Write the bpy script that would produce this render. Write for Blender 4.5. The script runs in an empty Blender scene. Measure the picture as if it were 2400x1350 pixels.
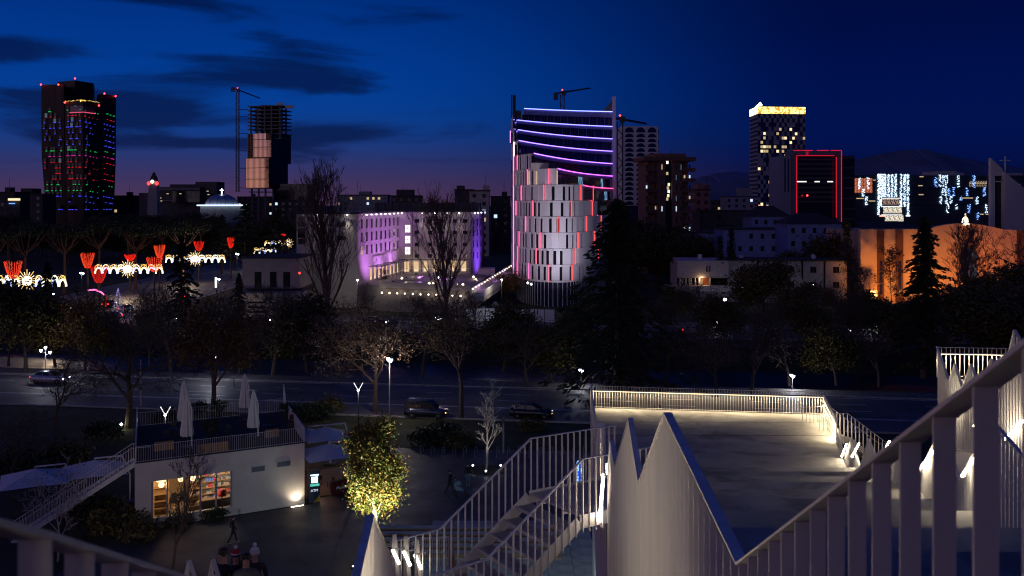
import bpy, bmesh, math, random
import numpy as np
from mathutils import Vector, Matrix
sc = bpy.context.scene
COL = sc.collection
def s2l(r, g, b):
    def f(c):
        c = c / 255.0
        return c / 12.92 if c <= .04045 else ((c + .055) / 1.055) ** 2.4
    return (f(r), f(g), f(b))

# ------------------------------------------------------------------ camera
H = 21.5; F = 2333.0; CX = 1200.0; HY = 475.0
cam = bpy.data.cameras.new('camera'); camo = bpy.data.objects.new('camera', cam); COL.objects.link(camo)
camo.location = (0, 0, H); camo.rotation_euler = (math.radians(90), 0, 0)
cam.sensor_width = 36; cam.lens = 35.0; cam.shift_y = -(675 - HY) / 2400.0
cam.clip_start = .1; cam.clip_end = 30000
cam.dof.use_dof = True; cam.dof.focus_distance = 80; cam.dof.aperture_fstop = 4.5
sc.camera = camo

# ------------------------------------------------------------------ world: dusk sky
W = bpy.data.worlds.new('World'); sc.world = W; W.use_nodes = True
nt = W.node_tree; N = nt.nodes; L = nt.links
for n in list(N): N.remove(n)
def nn(t, **k):
    n = N.new(t)
    for a, b in k.items(): setattr(n, a, b)
    return n
def mth(op, a, b=None, c=None, clamp=False):
    n = nn('ShaderNodeMath', operation=op, use_clamp=clamp)
    for i, s in enumerate((a, b, c)):
        if s is None: continue
        if isinstance(s, (int, float)): n.inputs[i].default_value = s
        else: L.new(s, n.inputs[i])
    return n.outputs[0]
def sstep(val, lo, hi):
    n = nn('ShaderNodeMapRange', interpolation_type='SMOOTHSTEP')
    L.new(val, n.inputs[0]); n.inputs[1].default_value = lo; n.inputs[2].default_value = hi
    return n.outputs[0]
def ramp(fac, stops):
    n = nn('ShaderNodeValToRGB'); cr = n.color_ramp; cr.interpolation = 'B_SPLINE'
    while len(cr.elements) < len(stops): cr.elements.new(.5)
    for e, (p, c) in zip(cr.elements, stops):
        e.position = p; e.color = (*s2l(*c), 1)
    L.new(fac, n.inputs[0]); return n.outputs[0]
def mixc(fac, a, b, mode='MIX'):
    n = nn('ShaderNodeMix', data_type='RGBA', blend_type=mode)
    if isinstance(fac, (int, float)): n.inputs[0].default_value = fac
    else: L.new(fac, n.inputs[0])
    for i, s in ((6, a), (7, b)):
        if isinstance(s, tuple): n.inputs[i].default_value = (*s, 1)
        else: L.new(s, n.inputs[i])
    return n.outputs[2]
tc = nn('ShaderNodeTexCoord'); sx = nn('ShaderNodeSeparateXYZ'); L.new(tc.outputs['Generated'], sx.inputs[0])
vx, vy, vz = sx.outputs
hor = mth('SQRT', mth('ADD', mth('MULTIPLY', vx, vx), mth('ADD', mth('MULTIPLY', vy, vy), 1e-5)))
az = mth('DIVIDE', vx, hor)                     # -1 = west (left), 1 = east (right)
el = mth('MAXIMUM', vz, 0.0)
elr = mth('POWER', el, .5)                      # finer steps near the horizon
west = ramp(elr, [(0.0, (84, 56, 84)), (.13, (70, 54, 94)), (.20, (46, 54, 108)), (.26, (14, 62, 138)), (.34, (0, 66, 160)), (.45, (0, 46, 128)), (.7, (0, 36, 104)), (1, (0, 34, 98))])
east = ramp(elr, [(0.0, (8, 10, 44)), (.15, (6, 13, 58)), (.26, (0, 20, 84)), (.36, (0, 17, 80)), (.45, (0, 11, 60)), (.7, (0, 22, 80)), (1, (0, 34, 98))])
base = mixc(sstep(az, -.18, .32), west, east)
# clouds: long dark banks low in the west
mp = nn('ShaderNodeCombineXYZ')
L.new(mth('MULTIPLY', az, 5.2), mp.inputs[0]); L.new(mth('MULTIPLY', el, 30.0), mp.inputs[1])
nz = nn('ShaderNodeTexNoise'); nz.inputs['Scale'].default_value = 1.0; nz.inputs['Detail'].default_value = 6; nz.inputs['Roughness'].default_value = .52; nz.inputs['Distortion'].default_value = .35
mp2 = nn('ShaderNodeVectorMath', operation='ADD'); L.new(mp.outputs[0], mp2.inputs[0]); mp2.inputs[1].default_value = (3.35, 1.2, 0.7)
L.new(mp2.outputs[0], nz.inputs['Vector'])
bank = mth('MULTIPLY', nz.outputs[0], 1.0)
for (a_, e_, sa, se, am) in ((-.36, .140, .20, .016, .20), (-.245, .113, .11, .011, .20), (-.43, .088, .10, .017, .20), (-.32, .085, .09, .010, .18), (-.30, .057, .13, .008, .20), (-.115, .043, .10, .008, .19), (-.46, .185, .16, .010, .16), (-.70, .10, .18, .02, .16), (-.19, .068, .05, .005, .12)):
    qa = mth('POWER', mth('ABSOLUTE', mth('DIVIDE', mth('SUBTRACT', az, a_), sa)), 2.0); qe = mth('POWER', mth('ABSOLUTE', mth('DIVIDE', mth('SUBTRACT', el, e_), se)), 2.0)
    bank = mth('ADD', bank, mth('MULTIPLY', mth('POWER', 2.718, mth('MULTIPLY', mth('ADD', qa, qe), -1.0)), am))
bank = mth('SUBTRACT', bank, mth('MULTIPLY', sstep(az, -.10, .10), .14))
cl = mth('MULTIPLY', sstep(bank, .54, .73), .84)
sky = mixc(cl, base, ramp(elr, [(0, (26, 30, 72)), (.25, (8, 26, 74)), (.45, (0, 20, 66)), (1, (0, 20, 64))]))
# afterglow on the western horizon
glow = mth('MULTIPLY', sstep(mth('MULTIPLY', az, -1.0), .48, .80), mth('POWER', 2.718, mth('MULTIPLY', el, -9.0)))
sky = mixc(glow, sky, s2l(255, 176, 150))
ns = nn('ShaderNodeTexSky', sky_type='NISHITA', sun_disc=False)
ns.sun_elevation = math.radians(-5); ns.sun_rotation = math.radians(-80); ns.air_density = 1.2; ns.ozone_density = 3
b1 = nn('ShaderNodeBackground'); L.new(sky, b1.inputs[0]); b1.inputs[1].default_value = .90
b2 = nn('ShaderNodeBackground'); L.new(ns.outputs[0], b2.inputs[0]); b2.inputs[1].default_value = .05
ad = nn('ShaderNodeAddShader'); L.new(b1.outputs[0], ad.inputs[0]); L.new(b2.outputs[0], ad.inputs[1])
wo = nn('ShaderNodeOutputWorld'); L.new(ad.outputs[0], wo.inputs[0])
W.cycles.sampling_method = 'MANUAL'; W.cycles.sample_map_resolution = 512

# ------------------------------------------------------------------ the last afterglow: one very faint broad sun
sun = bpy.data.lights.new('afterglow', 'SUN'); suno = bpy.data.objects.new('afterglow', sun); COL.objects.link(suno)
sun.energy = .12; sun.angle = math.radians(40); sun.color = (1.0, .74, .84)
suno.rotation_euler = Vector((.34, .90, -.26)).to_track_quat('-Z', 'Y').to_euler()

vs = sc.view_settings; vs.view_transform = 'Standard'; vs.look = 'None'; vs.exposure = 0; vs.gamma = 1; vs.use_curve_mapping = False
cy = sc.cycles
cy.filter_width = 1.15; cy.use_denoising = True; cy.use_light_tree = True; cy.max_bounces = 5; cy.diffuse_bounces = 2; cy.glossy_bounces = 3
cy.transmission_bounces = 4; cy.sample_clamp_indirect = 1.5; cy.sample_clamp_direct = 0; cy.caustics_reflective = False; cy.caustics_refractive = False

# ------------------------------------------------------------------ helpers
def P(px, py, d): return Vector(((px - CX) / F * d, d, H - (py - HY) / F * d))
def X(px, d): return (px - CX) / F * d
def Zp(py, d): return H - (py - HY) / F * d
def G(px, py, z=0.0): return P(px, py, F * (H - z) / (py - HY))
WL = {}
MAT = {}
def mk(name, col, rough=.7, var=.18, scale=3.0, bump=0.0, metal=0.0, spec=.4, coat=0.0, stretch=None, bscale=None, world=False):
    if name in MAT: return MAT[name]
    m = bpy.data.materials.new(name); m.use_nodes = True; t = m.node_tree; b = t.nodes['Principled BSDF']
    b.inputs['Roughness'].default_value = rough; b.inputs['Metallic'].default_value = metal
    b.inputs['Specular IOR Level'].default_value = spec
    if coat: b.inputs['Coat Weight'].default_value = coat
    b.inputs['Base Color'].default_value = (*col, 1)
    if var or bump:
        tx = t.nodes.new('ShaderNodeTexCoord'); nz = t.nodes.new('ShaderNodeTexNoise')
        nz.inputs['Scale'].default_value = scale; nz.inputs['Detail'].default_value = 6; nz.inputs['Roughness'].default_value = .6
        src = tx.outputs['Object']
        if world: src = t.nodes.new('ShaderNodeNewGeometry').outputs['Position']
        if stretch:
            mpn = t.nodes.new('ShaderNodeMapping'); mpn.inputs['Scale'].default_value = stretch
            t.links.new(src, mpn.inputs[0]); src = mpn.outputs[0]
        t.links.new(src, nz.inputs['Vector'])
        r = t.nodes.new('ShaderNodeMapRange'); t.links.new(nz.outputs[0], r.inputs[0])
        r.inputs[1].default_value = .3; r.inputs[2].default_value = .7; r.inputs[3].default_value = 1 - var; r.inputs[4].default_value = 1 + var
        vm = t.nodes.new('ShaderNodeVectorMath'); vm.operation = 'SCALE'; vm.inputs[0].default_value = col
        t.links.new(r.outputs[0], vm.inputs['Scale']); t.links.new(vm.outputs[0], b.inputs['Base Color'])
        r2 = t.nodes.new('ShaderNodeMapRange'); t.links.new(nz.outputs[0], r2.inputs[0])
        r2.inputs[1].default_value = .3; r2.inputs[2].default_value = .7
        r2.inputs[3].default_value = min(1, rough + .1); r2.inputs[4].default_value = max(.02, rough - .1)
        t.links.new(r2.outputs[0], b.inputs['Roughness'])
        if bump:
            n2 = t.nodes.new('ShaderNodeTexNoise'); n2.inputs['Scale'].default_value = bscale or scale * 6; n2.inputs['Detail'].default_value = 5
            t.links.new(src, n2.inputs['Vector'])
            bp = t.nodes.new('ShaderNodeBump'); bp.inputs['Strength'].default_value = bump; bp.inputs['Distance'].default_value = .03
            t.links.new(n2.outputs[0], bp.inputs['Height']); t.links.new(bp.outputs[0], b.inputs['Normal'])
    MAT[name] = m; return m
def em(name, col, strength, sample=False):
    if name in MAT: return MAT[name]
    m = bpy.data.materials.new(name); m.use_nodes = True; t = m.node_tree
    for n in list(t.nodes): t.nodes.remove(n)
    e = t.nodes.new('ShaderNodeEmission'); e.inputs[0].default_value = (*col, 1); e.inputs[1].default_value = strength
    o = t.nodes.new('ShaderNodeOutputMaterial'); t.links.new(e.outputs[0], o.inputs[0])
    m.cycles.emission_sampling = 'AUTO' if sample else 'NONE'
    MAT[name] = m; return m
def emv(name, c0, c1, strength, scale, lo=.45, hi=.55, base=(.02, .02, .02)):
    """lit surface whose glow varies from spot to spot (lamps and things behind a pane, or many small bulbs)"""
    if name in MAT: return MAT[name]
    m = bpy.data.materials.new(name); m.use_nodes = True; t = m.node_tree
    for n in list(t.nodes): t.nodes.remove(n)
    tx = t.nodes.new('ShaderNodeTexCoord'); v = t.nodes.new('ShaderNodeTexVoronoi'); v.inputs['Scale'].default_value = scale
    t.links.new(tx.outputs['Object'], v.inputs['Vector'])
    s = t.nodes.new('ShaderNodeSeparateColor'); t.links.new(v.outputs['Color'], s.inputs[0])
    r = t.nodes.new('ShaderNodeMapRange'); t.links.new(s.outputs[0], r.inputs[0]); r.inputs[1].default_value = lo; r.inputs[2].default_value = hi
    mx = t.nodes.new('ShaderNodeMix'); mx.data_type = 'RGBA'; mx.inputs[6].default_value = (*c0, 1); mx.inputs[7].default_value = (*c1, 1)
    t.links.new(r.outputs[0], mx.inputs[0])
    e = t.nodes.new('ShaderNodeEmission'); e.inputs[1].default_value = strength; t.links.new(mx.outputs[2], e.inputs[0])
    o = t.nodes.new('ShaderNodeOutputMaterial'); t.links.new(e.outputs[0], o.inputs[0])
    m.cycles.emission_sampling = 'NONE'; MAT[name] = m; return m

def link(o, parent=None, loc=(0, 0, 0)):
    COL.objects.link(o); w = Vector(loc)
    if parent is not None:
        o.parent = parent; o.location = w - WL[parent.name]
    else: o.location = w
    WL[o.name] = w; return o
def tag(o, label=None, cat=None, group=None, kind=None):
    if label: o['label'] = label
    if cat: o['category'] = cat
    if group: o['group'] = group
    if kind: o['kind'] = kind
    return o
def thing(name, label, cat, loc, group=None):
    o = bpy.data.objects.new(name, None); o.empty_display_size = .3
    link(o, None, loc); return tag(o, label, cat, group)
class MB:
    def __init__(s): s.v = []; s.f = []; s.m = []
    def poly(s, pts, m=0):
        i = len(s.v); s.v.extend([tuple(p) for p in pts]); s.f.append(tuple(range(i, i + len(pts)))); s.m.append(m); return s
    def hexa(s, p, m=0):           # p: 4 bottom + 4 top
        i = len(s.v); s.v.extend([tuple(q) for q in p])
        for q in ((3, 2, 1, 0), (4, 5, 6, 7), (0, 1, 5, 4), (1, 2, 6, 5), (2, 3, 7, 6), (3, 0, 4, 7)):
            s.f.append(tuple(i + k for k in q)); s.m.append(m)
        return s
    def box(s, x0, x1, y0, y1, z0, z1, m=0):
        return s.hexa([(x0, y0, z0), (x1, y0, z0), (x1, y1, z0), (x0, y1, z0), (x0, y0, z1), (x1, y0, z1), (x1, y1, z1), (x0, y1, z1)], m)
    def bar(s, a, b, w, h, m=0, up=(0, 0, 1)):   # box along a-b; w across, h along up
        a = Vector(a); b = Vector(b); t = (b - a).normalized(); u = Vector(up)
        r = t.cross(u)
        if r.length < 1e-4: r = t.cross(Vector((1, 0, 0)))
        r.normalize(); u = r.cross(t).normalized(); r = r * (w / 2); u = u * (h / 2)
        return s.hexa([a - r - u, a + r - u, b + r - u, b - r - u, a - r + u, a + r + u, b + r + u, b - r + u], m)
    def tube(s, pts, rad, n=6, m=0, cap=True):
        pts = [Vector(p) for p in pts]; k = len(pts)
        if isinstance(rad, (int, float)): rad = [rad] * k
        i0 = len(s.v); pr = None
        for i, p in enumerate(pts):
            t = (pts[min(i + 1, k - 1)] - pts[max(i - 1, 0)])
            t = t.normalized() if t.length > 1e-9 else Vector((0, 0, 1))
            if pr is None:
                a = Vector((1, 0, 0)) if abs(t.x) < .9 else Vector((0, 1, 0)); pr = t.cross(a).normalized()
            else:
                pr = pr - t * pr.dot(t); pr = pr.normalized() if pr.length > 1e-6 else t.orthogonal().normalized()
            q = t.cross(pr)
            for j in range(n):
                c = math.cos(2 * math.pi * j / n) * rad[i]; e = math.sin(2 * math.pi * j / n) * rad[i]
                s.v.append(tuple(p + pr * c + q * e))
        for i in range(k - 1):
            for j in range(n):
                a = i0 + i * n + j; b = i0 + i * n + (j + 1) % n
                s.f.append((a, b, b + n, a + n)); s.m.append(m)
        if cap:
            s.f.append(tuple(i0 + j for j in reversed(range(n)))); s.m.append(m)
            s.f.append(tuple(i0 + (k - 1) * n + j for j in range(n))); s.m.append(m)
        return s
    def prism(s, pts, z0, z1, m=0):   # pts counter-clockwise 2D
        n = len(pts); i = len(s.v)
        s.v.extend([(p[0], p[1], z0) for p in pts]); s.v.extend([(p[0], p[1], z1) for p in pts])
        s.f.append(tuple(i + k for k in reversed(range(n)))); s.m.append(m); s.f.append(tuple(i + n + k for k in range(n))); s.m.append(m)
        for k in range(n):
            b = (k + 1) % n; s.f.append((i + k, i + b, i + n + b, i + n + k)); s.m.append(m)
        return s
    def loft(s, rings, m=0, cap=True, closed=True):
        n = len(rings[0]); i = len(s.v)
        for r in rings: s.v.extend([tuple(p) for p in r])
        for a in range(len(rings) - 1):
            for k in range(n if closed else n - 1):
                b = (k + 1) % n; s.f.append((i + a * n + k, i + a * n + b, i + (a + 1) * n + b, i + (a + 1) * n + k)); s.m.append(m)
        if cap:
            s.f.append(tuple(i + k for k in reversed(range(n)))); s.m.append(m)
            s.f.append(tuple(i + (len(rings) - 1) * n + k for k in range(n))); s.m.append(m)
        return s
    def lathe(s, prof, c=(0, 0, 0), n=10, m=0):
        c = Vector(c)
        return s.loft([[(c.x + r * math.cos(2 * math.pi * k / n), c.y + r * math.sin(2 * math.pi * k / n), c.z + z) for k in range(n)] for r, z in prof], m)
    def octa(s, c, r, m=0):
        i = len(s.v); x, y, z = c
        s.v.extend([(x + r, y, z), (x - r, y, z), (x, y + r, z), (x, y - r, z), (x, y, z + r), (x, y, z - r)])
        for a, b, d in ((0, 2, 4), (2, 1, 4), (1, 3, 4), (3, 0, 4), (2, 0, 5), (1, 2, 5), (3, 1, 5), (0, 3, 5)):
            s.f.append((i + a, i + b, i + d)); s.m.append(m)
        return s
    def ball(s, c, r, m=0, n=8, k=6, sz=1.0):
        return s.lathe([(max(1e-3, r * math.sin(math.pi * j / k)), -r * sz * math.cos(math.pi * j / k)) for j in range(k + 1)], c, n, m)
    def build(s, name, mats, parent=None, smooth=False, origin=None, **tg):
        if not isinstance(mats, (list, tuple)): mats = [mats]
        v = np.array(s.v, dtype=np.float64)
        if origin is None:
            lo = v.min(0); hi = v.max(0); origin = Vector(((lo[0] + hi[0]) / 2, (lo[1] + hi[1]) / 2, lo[2]))
        else: origin = Vector(origin)
        me = bpy.data.meshes.new(name); me.from_pydata((v - np.array(origin)).tolist(), [], s.f)
        for m in mats: me.materials.append(m)
        if len(mats) > 1: me.polygons.foreach_set('material_index', s.m)
        if smooth: me.polygons.foreach_set('use_smooth', [True] * len(me.polygons))
        o = bpy.data.objects.new(name, me); link(o, parent, origin)
        return tag(o, **tg) if tg else o
def inst(name, me, parent, loc, rot=(0, 0, 0), scale=(1, 1, 1)):
    o = bpy.data.objects.new(name, me); link(o, parent, loc); o.rotation_euler = rot; o.scale = scale; return o
def copy_thing(root, loc, rz=0.0, scale=1.0, label=None):
    def cp(o, par):
        c = o.copy(); COL.objects.link(c); c.parent = par
        for ch in o.children: cp(ch, c)
        return c
    r = cp(root, None); r.location = loc; r.rotation_euler = (0, 0, rz); r.scale = (scale,) * 3 if isinstance(scale, (int, float)) else scale
    if label: r['label'] = label
    WL[r.name] = Vector(loc); return r
class Fac:
    """a vertical facade plane from A to B on plan, z up; o = outward (towards the viewer)"""
    def __init__(s, A, B, z0=0.0):
        s.A = Vector((A[0], A[1])); s.B = Vector((B[0], B[1])); s.L = (s.B - s.A).length; s.u = (s.B - s.A) / s.L
        s.n = Vector((s.u.y, -s.u.x)); s.z0 = z0
    def pt(s, u, z, o=0.0):
        p = s.A + s.u * u + s.n * o; return Vector((p.x, p.y, z))
    def uv(s, px, py=HY):
        dx = (px - CX) / F
        # A + u t = d*(dx,1)
        ux, uy = s.u; den = ux - dx * uy
        t = (dx * s.A.y - s.A.x) / den; d = s.A.y + uy * t
        return t, H - (py - HY) / F * d
    def box(s, mb, u0, u1, z0, z1, o0, o1, m=0):
        a = [s.pt(u0, z0, o1), s.pt(u1, z0, o1), s.pt(u1, z0, o0), s.pt(u0, z0, o0), s.pt(u0, z1, o1), s.pt(u1, z1, o1), s.pt(u1, z1, o0), s.pt(u0, z1, o0)]
        return mb.hexa(a, m)
    def pbox(s, mb, px0, px1, py0, py1, o0, o1, m=0):   # py0 = top
        u0, zt = s.uv(px0, py0); u1, zb = s.uv(px1, py1)
        return s.box(mb, u0, u1, zb, zt, o0, o1, m)
    @property
    def rot(s): return math.atan2(s.u.y, s.u.x)
def spot(name, loc, aim, energy, color, size=60, blend=.6, rad=.15, parent=None):
    l = bpy.data.lights.new(name, 'SPOT'); l.energy = energy; l.color = color; l.spot_size = math.radians(size); l.spot_blend = blend; l.shadow_soft_size = rad
    o = bpy.data.objects.new(name, l); link(o, parent, loc)
    o.rotation_euler = (Vector(aim) - Vector(loc)).to_track_quat('-Z', 'Y').to_euler(); return o
def point(name, loc, energy, color, rad=.2, parent=None):
    l = bpy.data.lights.new(name, 'POINT'); l.energy = energy; l.color = color; l.shadow_soft_size = rad
    o = bpy.data.objects.new(name, l); link(o, parent, loc); return o
WARM = (1.0, .80, .55); COLD = (.72, .84, 1.0)
R = random.Random(7)
# ================================================================== materials
M_grass = mk('dark_grass', (.022, .028, .012), .95, .5, .35, .6, bscale=9)
M_asph = mk('asphalt', (.085, .080, .080), .62, .35, .22, .25, bscale=30)
M_plaza = mk('plaza_asphalt', (.042, .042, .046), .55, .4, .35, .3, bscale=22)
M_cobble = mk('cobbles', (.12, .11, .10), .8, .55, 2.2, .5, bscale=4)
M_kerb = mk('kerb_stone', (.28, .27, .25), .8, .25, 2)
M_paint = mk('road_paint', (.62, .62, .60), .6, .45, 1.2)
M_water = mk('river_water', (.01, .012, .012), .4, .1, .5, .25, spec=.5, bscale=2)
M_conc = mk('worn_concrete', (.25, .235, .21), .78, .30, .7, .25, bscale=14, world=True)
_t = M_conc.node_tree; _b = _t.nodes['Principled BSDF']; _src = _b.inputs['Base Color'].links[0].from_socket      # old water stains and patches
_g = _t.nodes.new('ShaderNodeNewGeometry'); _n = _t.nodes.new('ShaderNodeTexNoise'); _n.inputs['Scale'].default_value = .28; _n.inputs['Detail'].default_value = 8; _n.inputs['Roughness'].default_value = .62; _n.inputs['Distortion'].default_value = 1.2
_t.links.new(_g.outputs['Position'], _n.inputs['Vector']); _r = _t.nodes.new('ShaderNodeMapRange'); _r.interpolation_type = 'SMOOTHSTEP'; _r.inputs[1].default_value = .50; _r.inputs[2].default_value = .60; _r.inputs[3].default_value = 1.0; _r.inputs[4].default_value = .62
_t.links.new(_n.outputs[0], _r.inputs[0]); _v = _t.nodes.new('ShaderNodeVectorMath'); _v.operation = 'SCALE'; _t.links.new(_src, _v.inputs[0]); _t.links.new(_r.outputs[0], _v.inputs['Scale']); _t.links.new(_v.outputs[0], _b.inputs['Base Color'])
M_concw = mk('painted_concrete', (.50, .48, .47), .7, .16, .8, .12, stretch=(1, 1, .25))
M_white = mk('white_powder_coat', (.60, .58, .55), .45, .11, 1.3, .03, stretch=(3, 3, .35), world=True)
M_whitem = mk('white_weathered_steel', (.58, .56, .53), .5, .2, 1.6, stretch=(2, 2, .3))
M_grate = mk('galvanised_grating', (.42, .41, .40), .45, .2, 6, metal=.3)
M_led = em('led_tube', (1.0, .84, .60), 62, True)
M_led2 = em('led_tube_dim', (1.0, .86, .66), 10, True)
M_ledw = em('led_strip_warm', (1.0, .80, .52), 4, False)
M_wood = mk('weathered_wood', (.16, .09, .055), .7, .35, 3, stretch=(1, 8, 8))
M_slab = mk('stone_slab', (.30, .31, .30), .75, .3, 1.1, .2, bscale=10)
M_black = mk('black_metal', (.02, .02, .022), .45, .1, 4)
M_dkmetal = mk('dark_grey_metal', (.06, .06, .065), .4, .15, 3, metal=.4)

# ================================================================== ground, roads, river
e2 = Vector((.989, -.148)); n2 = Vector((.148, .989)); O2 = Vector((0, 104.25))
def RT(s, t, z=0.0):
    p = O2 + e2 * s + n2 * t; return Vector((p.x, p.y, z))
prof = [(-600, 0), (14.4, 0), (15.2, .05), (22, -3.0), (23, -3.3), (40, -3.3), (41, -3.0), (48, .02), (49, 0), (300, 0), (1200, 0), (26000, -60)]
mb = MB()
ss = [-22000, -3000, -600, -150, -60, 0, 60, 150, 600, 3000, 22000]
for i in range(len(prof) - 1):
    for j in range(len(ss) - 1):
        mb.poly([RT(ss[j], prof[i][0], prof[i][1]), RT(ss[j + 1], prof[i][0], prof[i][1]), RT(ss[j + 1], prof[i + 1][0], prof[i + 1][1]), RT(ss[j], prof[i + 1][0], prof[i + 1][1])])
mb.build('ground', M_grass, origin=(0, 0, 0), kind='structure')
MB().poly([RT(-600, 21, -2.55), RT(600, 21, -2.55), RT(600, 42, -2.55), RT(-600, 42, -2.55)]).build('river', M_water, kind='structure')
def strip(name, m, s0, s1, t0, t1, z, parent=None, **k):
    return MB().poly([RT(s0, t0, z), RT(s1, t0, z), RT(s1, t1, z), RT(s0, t1, z)]).build(name, m, parent, **k)
road = strip('road', M_asph, -400, 400, -6, 11, .008, kind='structure')
def lines(parent, t, z, dash=None, w=.16, s0=-110, s1=60):
    s = s0
    if dash is None: strip('lane_line', M_paint, s0, s1, t - w / 2, t + w / 2, z, parent); return
    while s < s1:
        strip('lane_dash', M_paint, s, s + dash[0], t - w / 2, t + w / 2, z, parent); s += dash[1]
lines(road, 0, .013); lines(road, -.32, .013); lines(road, 10.5, .013); lines(road, 3.6, .013, (3, 9)); lines(road, 7.1, .013, (3, 9))
for s, t in ((-38, 1.8), (-35.2, 1.8), (-33, 5.3), (10, 5.3)):
    a = MB(); a.poly([RT(s, t - .1, .013), RT(s + 1.7, t - .1, .013), RT(s + 1.7, t + .1, .013), RT(s, t + .1, .013)])
    a.poly([RT(s + 1.7, t - .42, .013), RT(s + 2.8, t, .013), RT(s + 1.7, t + .42, .013)])
    a.build('lane_arrow', M_paint, road)
def kerb(t0, t1, s0, s1, z=.13):
    mb = MB(); k = s0
    root = None
    b = MB().hexa([RT(s0, t0, 0), RT(s1, t0, 0), RT(s1, t1, 0), RT(s0, t1, 0), RT(s0, t0, z), RT(s1, t0, z), RT(s1, t1, z), RT(s0, t1, z)])
    return b.build('kerb', M_kerb, kind='structure')
kerb(-6.3, -6.0, -300, 200); kerb(11.0, 11.3, -300, 200)
MB().hexa([RT(-300, 11.3, 0), RT(200, 11.3, 0), RT(200, 14.6, 0), RT(-300, 14.6, 0), RT(-300, 11.3, .122), RT(200, 11.3, .122), RT(200, 14.6, .122), RT(-300, 14.6, .122)]).build('river_pavement', M_cobble, kind='structure')
far_road = strip('embankment_road', M_asph, -500, 500, 57, 72, .01, kind='structure')
lines(far_road, 57.6, .016); lines(far_road, 64.5, .016, (3, 9)); lines(far_road, 71.5, .016)
kerb(72, 72.3, -60, 200); kerb(56.7, 57, -300, 200)
MB().box(0, 1, 0, 1, 0, 1)
strip('embankment_pavement', M_cobble, -55, 200, 72.3, 78, .07, kind='structure')
# boulevard running away on the left
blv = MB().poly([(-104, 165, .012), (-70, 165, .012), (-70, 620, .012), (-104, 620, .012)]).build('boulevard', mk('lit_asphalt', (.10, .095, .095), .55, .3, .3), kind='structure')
for x in (-103, -98.5, -93, -87, -81, -75.5, -71):
    y = 168
    while y < 420:
        MB().poly([(x - .1, y, .019), (x + .1, y, .019), (x + .1, y + 4, .019), (x - .1, y + 4, .019)]).build('lane_dash', M_paint, blv); y += 10 if -103 < x < -71 else 4.6
# plaza
MB().poly([(-30, 38, .006), (26, 8, .006), (26, 80, .006), (6, 86, .006), (-13, 87.5, .006), (-14, 76, .006), (-14.2, 71, .006), (-24.9, 65, .006)]).build('plaza', M_plaza, kind='structure')
MB().lathe([(1.5, .0), (1.5, .03), (.05, .031)], (G(1140, 1102).x, G(1140, 1102).y, .004), 28).build('tree_pit', M_grass, kind='structure')
# light-toned slab paving and wooden-edged seat steps at the foot of the stair
pav = bpy.data.objects.new('slab_pavement', None); link(pav, None, (0, 58, 0)); pav['kind'] = 'structure'
slab = MB().box(-.73, .73, -.73, .73, 0, .05).build('slab', M_slab, pav, origin=(0, 0, 0)); slab.location = Vector((-4.6, 66.4, .01)) - Vector((0, 58, 0))
sm = slab.data
for i in range(7):
    for j in range(11):
        if i == 0 and j == 0: continue
        o = inst('slab', sm, pav, (-4.6 + 1.49 * i, 66.4 - 1.49 * j, .01 + R.uniform(-.006, .006)))
for k in range(5):
    y = 64.8 - 1.15 * k; x1 = 3.4 - .1 * k
    st = thing('seat_step', ['wooden edged stone seat step furthest from the metal stair foot', 'second wooden edged seat step below the plaza edge', 'middle wooden edged seat step under the metal stair', 'fourth wooden edged seat step under the metal stair', 'nearest wooden edged seat step seen through the stair balusters'][k], 'step', (-1.0, y, .05), 'seat steps at the foot of the stair')
    MB().box(-9.0, x1, y - .32, y + .32, .06, .40).build('stone_block', M_slab, st)
    MB().box(-9.0, x1, y - .36, y - .322, .12, .40).build('wood_edge', M_wood, st)
# hills on the horizon
def ridge(name, pts, d, base):
    rows = []
    xs = []
    for i in range(len(pts) - 1):
        for k in range(8):
            f = k / 8; xs.append((pts[i][0] * (1 - f) + pts[i + 1][0] * f, pts[i][1] * (1 - f) + pts[i + 1][1] * f + R.uniform(-1.6, 1.6)))
    xs.append(pts[-1]); mb = MB()
    r0 = [P(x, y, d) for x, y in xs]; r1 = [Vector((p.x * .97, p.y - d * .1, p.z * .55)) for p in r0]; r2 = [Vector((p.x * .93, p.y - d * .25, -20)) for p in r0]
    r3 = [Vector((p.x * 1.1, p.y + d * .2, -20)) for p in r0]
    for a, b in ((r2, r1), (r1, r0), (r0, r3)):
        for i in range(len(xs) - 1): mb.poly([a[i], a[i + 1], b[i + 1], b[i]])
    mb.build(name, mk('hazy_hill_forest', (.10, .12, .20), .95, .35, .002), smooth=True, kind='structure')  # distance haze put into the bluish hill colour
ridge('mountain', [(1560, 440), (1640, 416), (1700, 402), (1760, 404), (1860, 408), (1990, 376), (2060, 362), (2120, 352), (2170, 350), (2230, 366), (2330, 384), (2460, 400), (2700, 430)], 7000, 0)
ridge('hills', [(1200, 468), (1500, 462), (1650, 436), (1750, 412), (1850, 428), (2000, 440), (2500, 452)], 5200, 0)

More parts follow.
